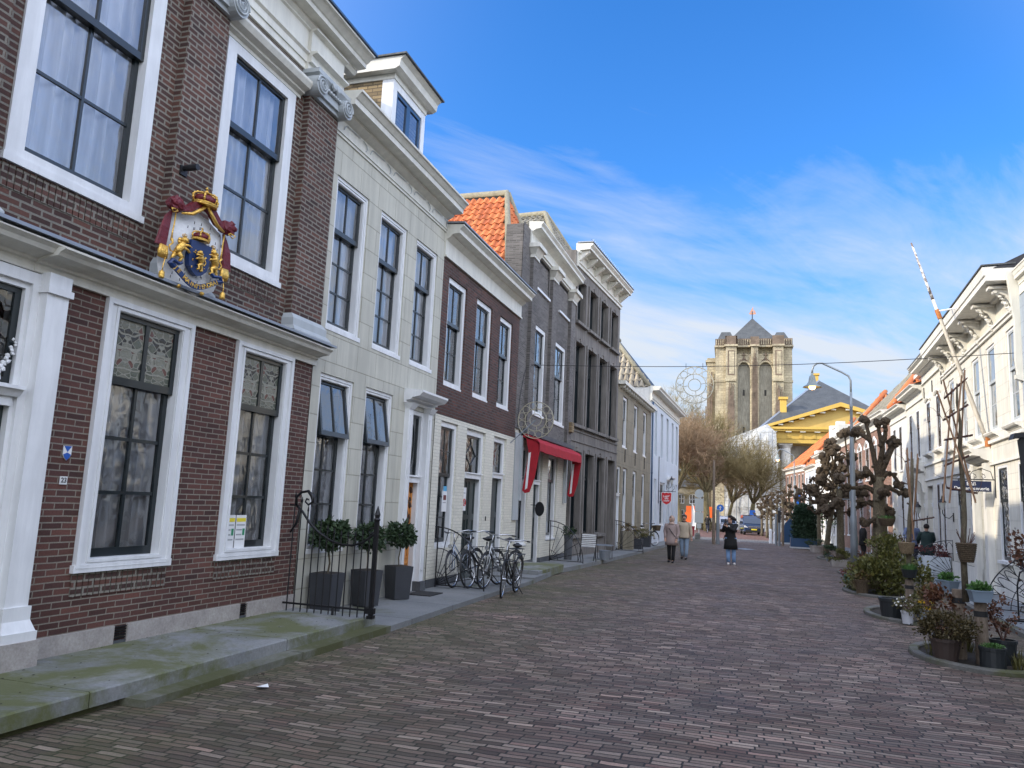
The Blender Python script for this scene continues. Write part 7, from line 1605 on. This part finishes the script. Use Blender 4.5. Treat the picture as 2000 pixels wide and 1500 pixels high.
MB().box(-.80,.78,-.45,.45,.10,.62).build('box',M['darkblue'],t); MB().box(-.82,.80,-.47,.47,.03,.12).build('pale_rail',M['greywhite'],t); m=MB(); m.lathe([(.55,.6),(.55,1.6),(.42,2.2),(.15,2.45)],14); m.v=[(a,b*.5,c) for a,b,c in m.v]; m.build('hedge_core',M['ivy'],t)
m=MB()
for k in range(9): leaves(m,(0,0,.75+.20*k),(.74-.035*max(0,k-5)**1.6,.50,.20),520,.11,rr,shell=.25)
leaves(m,(0,0,2.35),(.50,.35,.30),500,.11,rr,shell=.4); m.build('ivy',M['ivy'],t)
t=thing('waste_container','dark green container behind the clipped hedge and the child','container',(3.55,54.5,G(54))); MB().taper(0,0,.08,1.05,.36,.36,.42,.4).build('body',M['potgreen'],t); MB().box(-.44,.44,-.42,.42,1.05,1.12).build('lid',M['potgreen'],t)
t=thing('blue_round_sign','round blue traffic sign with a white arrow on a short post','traffic sign',(-3.95,95,G(95))); M['signblue']=m_plain('sign_blue',(.02,.15,.62),.4,.02,2); MB().tube([(0,0,0),(0,0,2.9)],.04,6).build('post',M['galv'],t); MB().lathe([(.42,-.015),(.42,.015)],20,(0,-.05,2.62),'y').build('board',M['signblue'],t); m=MB(); m.box(-.05,.05,-.08,-.066,2.4,2.7); m.prism([(-.14,2.66),(.14,2.66),(0,2.86)],-.08,-.066); m.build('white_arrow',M['paper'],t)
M['orange']=m_plain('orange_plastic',(.80,.13,.02),.5,.04,2)
for x,y,z,w,h,lb in ((-5.5,70,1.0,.75,.9,'orange board on the left pavement behind the man in the beige jacket'),(-8.6,112,1.4,1.3,1.5,'orange panel across the square, left one of two'),(-6.4,112,1.4,1.3,1.5,'red orange panel across the square, right one of two')):
    t=thing('orange_board',lb,'board',(x,y,G(y))); MB().box(-w/2,w/2,-.04,.04,z,z+h).build('panel',M['orange'],t); 
    for q in (-w/2+.05,w/2-.05): MB().tube([(q,0,0),(q,0,z)],.03,5).build('leg',M['galv'],t)
t=thing('beach_flag','folded white banner flag on a pole by the far pavement end','banner',(-4.9,64,G(64))); MB().tube([(0,0,0),(.05,0,2.6)],.02,5).build('pole',M['galv'],t); m=MB(); m.v=[(0,0,.6),(.35,-.02,.5),(.42,.05,1.2),(.30,-.05,1.9),(.12,0,2.55),(.02,.03,2.5),(.08,.06,1.6)]; m.f=[(0,1,2,6),(6,2,3,4,5)]; m.build('cloth',M['paper'],t)
t=thing('dark_bin','dark red bin standing below the banner flag','bin',(-4.6,60.5,G(60.5)+.1)); MB().taper(0,0,0,.75,.16,.16,.24,.22).build('bin',M['crimson'],t)
t=thing('blue_banner','blue and white banner hung on a pole before the far brick house','banner',(2.7,59.4,G(59))); MB().tube([(0,0,0),(0,0,3.9)],.04,6).build('pole',M['galv'],t); MB().box(.02,.32,-.02,.02,2.75,3.65).build('cloth',M['signblue'],t); MB().box(.02,.32,-.021,.021,2.45,2.74).build('white_part',M['paper'],t)
t=thing('blue_notice','blue notice board tied to the leaning bare tree','board',(-.35,91.4,G(91))); MB().box(-.3,.3,-.3,-.26,1.15,2.5).build('board',M['signblue'],t); MB().tube([(0,-.28,0),(0,-.28,1.2)],.04,5).build('post',M['galv'],t)
pot_plant('loose green climbing shrub before the white facade near the child',(4.1,50,G(50)),'potblack',rim=.25,base=.2,h=.4,leaf='leaf_green',rad=(.6,.5,.8),n=500,s=.12,lz=1.8,seed=81,group=PP)
t=thing('manhole_cover','pale diamond shaped metal plate set in the street','plate',(-.55,44.2,G(44)+.003)); m=MB(); m.v=[(-.55,0,0),(0,-.9,0),(.55,0,0),(0,.9,0),(-.55,0,.006),(0,-.9,.006),(.55,0,.006),(0,.9,.006)]; m.f=[(4,5,6,7),(0,1,5,4),(1,2,6,5),(2,3,7,6),(3,0,4,7)]; m.build('plate',M['galv'],t)
# bicycles on the right pavement
b=place(bicycle('blackf'),'dark bicycle with a red reflector behind the thick pollard, right pavement',(5.05,31.6,G(31)+.09),R(200),R(4),'bicycles on the right pavement')
MB().box(-.03,.03,1.42,1.44,.45,.60).build('reflector',M['redsign'],b)
place(bicycle('silver'),'silver bicycle held between the two talking people',(5.75,32.0,G(32)+.09),R(170),R(-3),'bicycles on the right pavement'); place(bicycle('silverblue'),'blue bicycle leaning among the others by the white house',(5.6,35.2,G(35)+.09),R(160),R(5),'bicycles on the right pavement')
t=pot_plant('pale square planter with dark red plants behind the fan railing',(5.55,28.9,G(29)+.09),'bluewhite',rim=.42,base=.40,h=.62,leaf='leaf_red',rad=(.5,.42,.2),n=420,s=.07,seed=83,square=True,group=PP)
pot_plant('grey blue trough on the right pavement behind the staked tree',(5.2,21.6,G(21)+.09),'potblue',rim=.17,base=.14,h=.2,leaf=None,seed=84,square=True,group=PP)
# ---------------------------------------------------------------- people
SKIN=m_plain('skin',(.52,.30,.21),.55,.05,6); M['skin']=SKIN
def cl(n,c,r=.85): M[n]=m_plain(n,c,r,.12,6,bump=.004,bscale=30); return n
cl('coat_mauve',(.33,.255,.235)); cl('scarf_beige',(.42,.30,.24)); cl('fleece_cream',(.46,.38,.28)); cl('jeans_pale',(.24,.32,.42)); cl('jeans_blue',(.20,.33,.55)); cl('cloth_black',(.008,.008,.009)); cl('coat_green',(.018,.04,.038)); cl('jeans_dark',(.015,.02,.045)); cl('shirt_blue',(.14,.18,.30)); cl('hair_dark',(.015,.010,.008)); cl('hair_red',(.13,.055,.025)); cl('hair_grey',(.10,.08,.07)); cl('shoe_white',(.62,.60,.58)); cl('shoe_dark',(.012,.012,.014)); cl('jacket_dgreen',(.012,.022,.018))
def person(label,loc,rz,H,J,top='coat_mauve',top_len=.36,top_w=1.0,flare=1.0,legs='cloth_black',shoes='shoe_dark',hair='hair_dark',hairstyle='short',yaw=0,pitch=0,collar=None,open_front=False,group=None,name='person'):
    t=thing(name,label,'person',loc,rz,group); h=H
    base=dict(pel=(0,0,.53),ch=(0,0,.72),nk=(0,.005,.835),hd=(0,-.005,.875),hl=(.055,0,.505),hr=(-.055,0,.505),kl=(.06,-.01,.28),kr=(-.06,-.01,.28),al=(.06,.0,.045),ar=(-.06,0,.045),sl=(.108,0,.80),sr=(-.108,0,.80),el=(.145,.01,.64),er=(-.145,.01,.64),wl=(.15,-.03,.49),wr=(-.15,-.03,.49)); base.update(J)
    P={k:Vector(v)*h for k,v in base.items()}
    # one continuous body grown from a skeleton
    V=[];E_=[];Rr=[]
    def av(p,r): V.append(tuple(p)); Rr.append(r*h); return len(V)-1
    pel=av(P['pel'],.068); ch=av(P['ch'],.075); nk=av(P['nk'],.028); E_+=[(pel,ch),(ch,nk)]
    hm=P['nk']+Vector((0,0,.035*h)); hdir=Vector((math.sin(yaw)*math.cos(pitch),-math.cos(yaw)*math.cos(pitch),math.sin(pitch)))
    c=P['nk']+Vector((0,-.01*h,.085*h)); a1=av(P['nk']+Vector((0,0,.035*h)),.036); a2=av(c-Vector((0,0,.0)),.055); a3=av(c+Vector((0,.004*h,.035*h)),.046); E_+=[(nk,a1),(a1,a2),(a2,a3)]
    nose=av(c+hdir*.060*h-Vector((0,0,.008*h)),.009); E_.append((a2,nose)); jaw=av(c+hdir*.022*h-Vector((0,0,.045*h)),.027); E_.append((a1,jaw))
    for s,kn,an,sgn in (('hl','kl','al',1),('hr','kr','ar',-1)):
        i0=av(P[s],.052); i1=av(P[kn],.033); i2=av(P[an],.022); fd=Vector((0,-1,0)); i3=av(P[an]+Vector((sgn*.008*h,-.075*h,-.028*h)),.017); E_+=[(pel,i0),(i0,i1),(i1,i2),(i2,i3)]
    for s,en,wn,sgn in (('sl','el','wl',1),('sr','er','wr',-1)):
        i0=av(P[s],.036); i1=av(P[en],.025); i2=av(P[wn],.016); E_+=[(ch,i0),(i0,i1),(i1,i2)]
        d=(P[wn]-P[en]).normalized(); sd=d.cross(Vector((0,1,0))); sd=sd.normalized() if sd.length>.1 else Vector((1,0,0)); pm=P[wn]+d*.035*h; i3=av(pm,.016); E_.append((i2,i3))
        for q in range(4):
            o=sd*(q-1.5)*.0095*h; L_q=(.030,.036,.034,.026)[q]; f1=av(pm+o+d*.018*h,.0055); f2=av(pm+o*1.1+d*(.018+L_q)*h+Vector((0,-.006*h,0)),.0045); E_+=[(i3,f1),(f1,f2)]
        th=av(P[wn]+d*.02*h-sd*.022*h,.006); th2=av(P[wn]+d*.042*h-sd*.030*h+Vector((0,-.006*h,0)),.0055); E_+=[(i2,th),(th,th2)]
    me=bpy.data.meshes.new('body'); me.from_pydata(V,E_,[]); me.materials.append(SKIN); o=bpy.data.objects.new('body',me); COL.objects.link(o); o.parent=t
    sm=o.modifiers.new('skin','SKIN'); sm.use_smooth_shade=True
    for i,r in enumerate(Rr): me.skin_vertices[0].data[i].radius=(r,r)
    me.skin_vertices[0].data[0].use_root=True
    ss=o.modifiers.new('sub','SUBSURF'); ss.levels=1; ss.render_levels=2
    # trousers
    m=MB()
    for s,kn,an in (('hl','kl','al'),('hr','kr','ar')): m.tube([P[s]+Vector((0,0,.04*h)),P[s],P[s].lerp(P[kn],.5),P[kn],P[kn].lerp(P[an],.5),P[an]+Vector((0,0,.0))],[.064*h,.064*h,.052*h,.043*h,.039*h,.036*h],12)
    m.blob(P['pel'],.082*h,0,2,sc=(1.05,.85,.9)); m.build('trousers',M[legs],t,smooth=True)
    m=MB()
    for an,sgn in (('al',1),('ar',-1)):
        m.tube([P[an]+Vector((0,.028*h,-.022*h)),P[an]+Vector((sgn*.004*h,-.02*h,-.020*h)),P[an]+Vector((sgn*.008*h,-.085*h,-.030*h)),P[an]+Vector((sgn*.009*h,-.105*h,-.033*h))],[.022*h,.027*h,.022*h,.012*h],10); m.tube([P[an]+Vector((0,0,.02*h)),P[an]+Vector((0,.002*h,-.02*h))],.024*h,10)
    for i,v in enumerate(m.v): m.v[i]=(v[0],v[1],max(v[2],.002))
    m.build('shoes',M[shoes],t,smooth=True)
    # coat: lofted torso and sleeves
    zt=.825; zb=top_len; S=[(zt+.012,.040,.036),(zt-.005,.075,.045),(zt-.03,.112,.062),(.74,.112,.078),(.66,.100,.074),(.60,.098,.074),(.53,.108*(1+.3*(flare-1)),.082),(zb+.5*(.53-zb),.112*(1+.6*(flare-1)),.086),(zb,.114*flare,.088*flare),(zb+.004,.10*flare,.075*flare)]
    m=MB(); n=20; k0=len(m.v); pel_=P['pel']; chv=P['ch']
    for z,rx,ry in S:
        u=(z-.53)/(.19); cx=pel_.x+(chv.x-pel_.x)*max(0,min(1.5,u)); cy=pel_.y+(chv.y-pel_.y)*max(0,min(1.5,u))
        for j in range(n):
            a=2*PI*j/n; wv=1+.018*math.sin(5*a+z*30)*(z<.6); m.v.append((cx+rx*h*top_w*math.cos(a)*wv,cy+ry*h*top_w*math.sin(a)*wv,z*h))
    for i in range(len(S)-1):
        for j in range(n): m.f.append((k0+i*n+j,k0+i*n+(j+1)%n,k0+(i+1)*n+(j+1)%n,k0+(i+1)*n+j))
    for s,en,wn in (('sl','el','wl'),('sr','er','wr')): m.tube([P[s]+(P['ch']-P[s])*.25+Vector((0,0,.012*h)),P[s],P[s].lerp(P[en],.5),P[en],P[en].lerp(P[wn],.5),P[wn]],[.045*h,.046*h*top_w,.040*h*top_w,.036*h*top_w,.032*h,.027*h],10)
    m.build('coat',M[top],t,smooth=True)
    c_=c+Vector((0,.006*h,.012*h)); rot=Matrix.Rotation(yaw,4,'Z')
    m=MB()
    if hairstyle=='scarf':
        m.blob(c_+Vector((0,.006*h,-.002*h)),.070*h,.02,3,sc=(.92,1.0,1.12)); fc=hdir*.045*h
        m.v=[tuple(Vector(v)-hdir*max(0,(Vector(v)-c_).dot(hdir)-.035*h)) for v in m.v]; m.tube([P['nk']+Vector((0,.0,.04*h)),P['nk']+Vector((0,0,.0)),P['nk']+Vector((0,-.01*h,-.03*h))],[.052*h,.062*h,.078*h],14)
        m.build('headscarf',M[hair],t,smooth=True)
    else:
        m.blob(c_+Vector((0,0,.014*h))-hdir*.010*h,.062*h,.03,3,sc=(.90,1.0,.98)); 
        cut=c_+Vector((0,0,-.0*h)); nv=[]
        for v in m.v:
            q=Vector(v); f_=(q-c_).dot(hdir)
            if f_>.030*h and q.z<c_.z+.032*h: q=q-hdir*(f_-.022*h)
            if q.z<c_.z-.03*h and hairstyle!='long': q.z=c_.z-.03*h
            nv.append(tuple(q))
        m.v=nv
        if hairstyle=='pony': m.tube([c_-hdir*.05*h+Vector((0,0,.01*h)),c_+Vector((.075*h,.02*h,.0)),c_+Vector((.105*h,.02*h,-.02*h)),c_+Vector((.12*h,.02*h,-.05*h))],[.03*h,.034*h,.028*h,.010*h],8)
        if hairstyle=='bun': m.blob(c_-hdir*.06*h+Vector((0,0,.02*h)),.026*h,.1,2)
        m.build('hair',M[hair],t,smooth=True)
    m=MB(); sdv=hdir.cross(Vector((0,0,1))).normalized()
    for q in (-1,1): m.blob(c+hdir*.053*h+sdv*q*.020*h+Vector((0,0,.004*h)),.006*h,0,1)
    m.tube([c+hdir*.052*h+sdv*.014*h-Vector((0,0,.030*h)),c+hdir*.055*h-Vector((0,0,.031*h)),c+hdir*.052*h-sdv*.014*h-Vector((0,0,.030*h))],.0028*h,4); m.build('face_features',M['hair_dark'],t)
    if collar: m=MB(); m.tube([(P['nk'].x+.045*h*math.cos(2*PI*k/14),P['nk'].y+.040*h*math.sin(2*PI*k/14),P['nk'].z-.006*h) for k in range(14)],.020*h,7,closed=True); m.build('collar',M[collar],t,smooth=True)
    return t,P,h
PPL='people walking in the street'
t,P,h=person('woman in a beige headscarf and pale mauve coat with a crossbody strap',(-2.81,28.06,G(28)),R(-6),1.61,dict(kl=(.055,-.035,.28),al=(.045,-.05,.045),kr=(-.05,.0,.28),ar=(-.05,.045,.055),wl=(.125,-.06,.51),wr=(-.125,-.05,.52),el=(.145,.02,.65),er=(-.145,.02,.65)),top='coat_mauve',top_len=.375,top_w=1.12,flare=1.12,hair='scarf_beige',hairstyle='scarf',yaw=R(-50),group=PPL)
MB().tube([(-.10*h,-.02*h,.80*h),(-.03*h,-.088*h,.72*h),(.06*h,-.092*h,.60*h),(.115*h,-.03*h,.52*h)],.012,5).build('bag_strap',M['cloth_black'],t)
t,P,h=person('man with short hair and glasses in a cream fleece jacket and pale jeans',(-2.60,30.7,G(30.7)),R(-4),1.68,dict(kl=(.06,-.03,.28),al=(.05,-.045,.045),kr=(-.05,.0,.28),ar=(-.045,.05,.055),wl=(.165,-.03,.50),wr=(-.15,-.02,.50)),top='fleece_cream',top_len=.47,top_w=1.14,legs='jeans_pale',hair='hair_grey',hairstyle='short',yaw=R(-8),collar='cloth_black',group=PPL)
m=MB()
for q in (-1,1): m.tube([(q*.022*h+.013*h*math.cos(2*PI*k/10)-.008*h,-.068*h,.924*h+.009*h*math.sin(2*PI*k/10)) for k in range(10)],.0022*h,4,closed=True)
m.build('glasses',M['black'],t)
t,P,h=person('woman in a long black coat and light blue jeans raising a phone to photograph',(-.85,29.15,G(29.1)),R(4),1.73,dict(kl=(.06,-.01,.28),al=(.065,.0,.045),kr=(-.05,-.02,.28),ar=(-.045,-.03,.045),el=(.05,-.13,.69),wl=(-.07,-.15,.765),er=(-.15,-.08,.68),wr=(-.115,-.15,.83),pel=(0,0,.53),ch=(-.01,.0,.72),nk=(-.012,.0,.835)),top='cloth_black',top_len=.31,top_w=1.02,flare=1.22,legs='jeans_blue',shoes='shoe_white',hair='hair_dark',hairstyle='pony',yaw=R(-55),pitch=R(18),group=PPL)
MB().box(-.125*h,-.085*h,-.19*h,-.182*h,.84*h,.92*h).build('phone',M['black'],t); MB().tube([(-.06*h,-.14*h,.765*h),(-.035*h,-.138*h,.758*h)],.031*h,8).build('cuff',M['shoe_white'],t)
m=MB(); m.tube([(-.11*h,-.03*h,.60*h),(-.14*h,-.05*h,.52*h),(-.13*h,-.06*h,.47*h)],[.010*h,.008*h,.005*h],5); m.build('coat_belt',M['cloth_black'],t)
t,P,h=person('man in black in profile with a green bag, standing left of the thickest pollard',(3.98,33.4,G(33.4)+.02),R(86),1.76,dict(kl=(.05,.0,.28),wl=(.10,-.07,.50),wr=(-.12,-.04,.50)),top='cloth_black',top_len=.45,top_w=1.05,legs='cloth_black',yaw=0,group='people by the right facades')
MB().taper(.0,.26,.82,1.12,.14,.07,.12,.06).build('bag',M['leaf_green'],t)
person('person seen from behind in a long dark green hooded coat and dark jeans',(5.70,30.7,G(30.7)+.09),R(184),1.66,dict(el=(.15,-.05,.67),wl=(.12,-.16,.60),er=(-.15,-.05,.67),wr=(-.12,-.16,.60)),top='coat_green',top_len=.36,top_w=1.16,flare=1.08,legs='jeans_dark',hair='hair_dark',hairstyle='short',collar='coat_green',group='people by the right facades')
person('man with reddish hair and a blue shirt talking over a bicycle',(5.62,32.9,G(32.9)+.09),R(10),1.80,dict(er=(-.16,-.03,.67),wr=(-.14,-.14,.60),el=(.15,-.03,.65),wl=(.10,-.12,.58)),top='shirt_blue',top_len=.48,legs='jeans_dark',hair='hair_red',hairstyle='short',yaw=R(20),group='people by the right facades')
person('child in a dark green jacket and blue trousers beside the clipped hedge',(3.30,50.9,G(50.9)),R(0),1.34,dict(el=(.13,-.05,.66),wl=(.03,-.12,.62),er=(-.13,-.05,.66),wr=(-.03,-.12,.62)),top='jacket_dgreen',top_len=.47,top_w=1.2,legs='jeans_blue',hair='hair_red',hairstyle='short',group='people by the right facades')
b=place(bicycle('blackf'),'dark bicycle ridden away by the distant cyclist',(-4.5,79,G(79)),R(180),0,'distant cyclist')
b.location=(-4.5,80,G(80))
person('distant cyclist in dark clothes riding on the cross street',(-4.5,79.3,G(79)+.10),R(180),1.68,dict(kl=(.06,-.14,.40),al=(.06,-.06,.20),kr=(-.06,-.08,.36),ar=(-.06,-.02,.10),wl=(.15,-.25,.58),wr=(-.15,-.25,.58),el=(.16,-.10,.66),er=(-.16,-.10,.66)),top='cloth_black',top_len=.47,legs='jeans_dark',group='distant cyclist')
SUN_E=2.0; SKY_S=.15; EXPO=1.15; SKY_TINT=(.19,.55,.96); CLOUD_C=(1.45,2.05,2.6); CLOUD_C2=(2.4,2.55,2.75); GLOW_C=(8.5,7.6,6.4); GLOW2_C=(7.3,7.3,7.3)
# ---------------------------------------------------------------- camera, sun and sky
F_=1516.; yaw,pitch,roll=R(17.625),R(8.648),R(2.638)
f=Vector((-math.sin(yaw)*math.cos(pitch),math.cos(yaw)*math.cos(pitch),math.sin(pitch)))
r=Vector((math.cos(yaw),math.sin(yaw),0)); u=r.cross(f)
c_,s_=math.cos(roll),math.sin(roll); r2=r*c_+u*s_; u2=u*c_-r*s_
cam=bpy.data.cameras.new('camera'); cam.sensor_width=36; cam.lens=F_/2000*36; cam.clip_end=4000; cam.clip_start=.05
co=bpy.data.objects.new('camera',cam); COL.objects.link(co)
co.matrix_world=Matrix(((r2.x,u2.x,-f.x,0),(r2.y,u2.y,-f.y,0),(r2.z,u2.z,-f.z,1.7),(0,0,0,1)))
SC.camera=co
SUN=Vector((-11.6,-5.6,6.0)).normalized()
sl=bpy.data.lights.new('sun','SUN'); sl.energy=SUN_E; sl.angle=R(.55); sl.color=(1,.88,.70)
so=bpy.data.objects.new('sun',sl); COL.objects.link(so); so.rotation_euler=SUN.to_track_quat('Z','Y').to_euler()
w=bpy.data.worlds.new('World'); SC.world=w; w.use_nodes=True; t=w.node_tree; t.nodes.clear()
class WT(NT):
    def __init__(s,tree): s.t=tree
q=WT(t)
out=q.n('ShaderNodeOutputWorld'); bg=q.n('ShaderNodeBackground'); t.links.new(bg.outputs[0],out.inputs[0])
sky=q.n('ShaderNodeTexSky'); sky.sky_type='NISHITA'; sky.sun_disc=False; sky.sun_elevation=math.asin(SUN.z); sky.sun_rotation=math.atan2(SUN.x,SUN.y)
sky.air_density=1.0; sky.dust_density=.6; sky.ozone_density=2.0
tc=q.n('ShaderNodeTexCoord'); d=q.sep(tc.outputs['Generated'])
zz=q.math('MAXIMUM',d[2],.02); zc=q.math('ADD',zz,.10)
px=q.math('DIVIDE',d[0],zc); py=q.math('DIVIDE',d[1],zc)
# wind-drawn cirrus: noise stretched along one direction
a=R(-38); ca,sa=math.cos(a),math.sin(a)
ux=q.math('ADD',q.math('MULTIPLY',px,ca),q.math('MULTIPLY',py,sa)); uy=q.math('SUBTRACT',q.math('MULTIPLY',py,ca),q.math('MULTIPLY',px,sa))
v1=q.comb(q.math('MULTIPLY',ux,1.15),q.math('MULTIPLY',uy,.50),.3)
n1=q.noise(v1,1.25,9,.60,.7); v2=q.comb(q.math('MULTIPLY',px,.5),q.math('MULTIPLY',py,.5),2.6); n2=q.noise(v2,.75,4,.5,.3)
v3=q.comb(q.math('MULTIPLY',ux,3.5),q.math('MULTIPLY',uy,.8),1.7); n3=q.noise(v3,1.6,8,.65,1.0)
# more cloud low down and to the right of the street
low=q.ramp(d[2],(.0,.85),(.26,.80),(.36,.35),(.46,.0))
right=q.ramp(d[0],(.30,0.),(.56,.5),(.95,1.))   # remapped below
m1=q.math('ADD',q.math('MULTIPLY',n1,.55),q.math('ADD',q.math('MULTIPLY',n2,.46),q.math('MULTIPLY',n3,.18)))
cov=q.math('ADD',m1,q.math('MULTIPLY',low,.23))
cl=q.ramp(cov,(.64,0.),(.73,.32),(.86,.9))
haze=q.ramp(d[2],(.0,.9),(.10,.72),(.26,.28),(.40,.03),(.6,0.))
skyc=q.mix(1,sky.outputs[0],SKY_TINT,'MULTIPLY')
c1=q.mix(haze,skyc,CLOUD_C)
c2=q.mix(cl,c1,CLOUD_C2)
# added warm glow round the sun direction, behind the viewer, to warm the shade
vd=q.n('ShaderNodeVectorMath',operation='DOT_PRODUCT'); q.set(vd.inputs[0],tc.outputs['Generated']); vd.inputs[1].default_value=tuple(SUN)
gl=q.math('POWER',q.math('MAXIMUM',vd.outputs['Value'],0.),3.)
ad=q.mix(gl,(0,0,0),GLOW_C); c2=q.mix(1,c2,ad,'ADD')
# added unseen sky glow, right of and behind the viewer, filling the shaded facades
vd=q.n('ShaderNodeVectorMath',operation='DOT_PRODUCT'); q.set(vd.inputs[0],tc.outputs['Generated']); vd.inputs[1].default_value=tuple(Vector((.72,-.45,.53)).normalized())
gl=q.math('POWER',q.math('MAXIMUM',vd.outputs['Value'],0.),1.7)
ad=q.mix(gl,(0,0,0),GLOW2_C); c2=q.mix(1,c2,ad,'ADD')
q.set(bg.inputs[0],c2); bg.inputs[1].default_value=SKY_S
SC.view_settings.view_transform='Standard'; SC.view_settings.look='None'; SC.view_settings.gamma=1; SC.view_settings.exposure=EXPO
SC.render.engine='CYCLES'; SC.cycles.use_denoising=True
try: SC.cycles.denoiser='OPENIMAGEDENOISE'
except Exception: pass
SC.cycles.max_bounces=5; SC.cycles.diffuse_bounces=3; SC.cycles.glossy_bounces=2; SC.cycles.transparent_max_bounces=12; SC.cycles.transmission_bounces=3
SC.cycles.caustics_reflective=False; SC.cycles.caustics_refractive=False; SC.cycles.sample_clamp_indirect=6

w.cycles.sampling_method='MANUAL'; w.cycles.sample_map_resolution=512
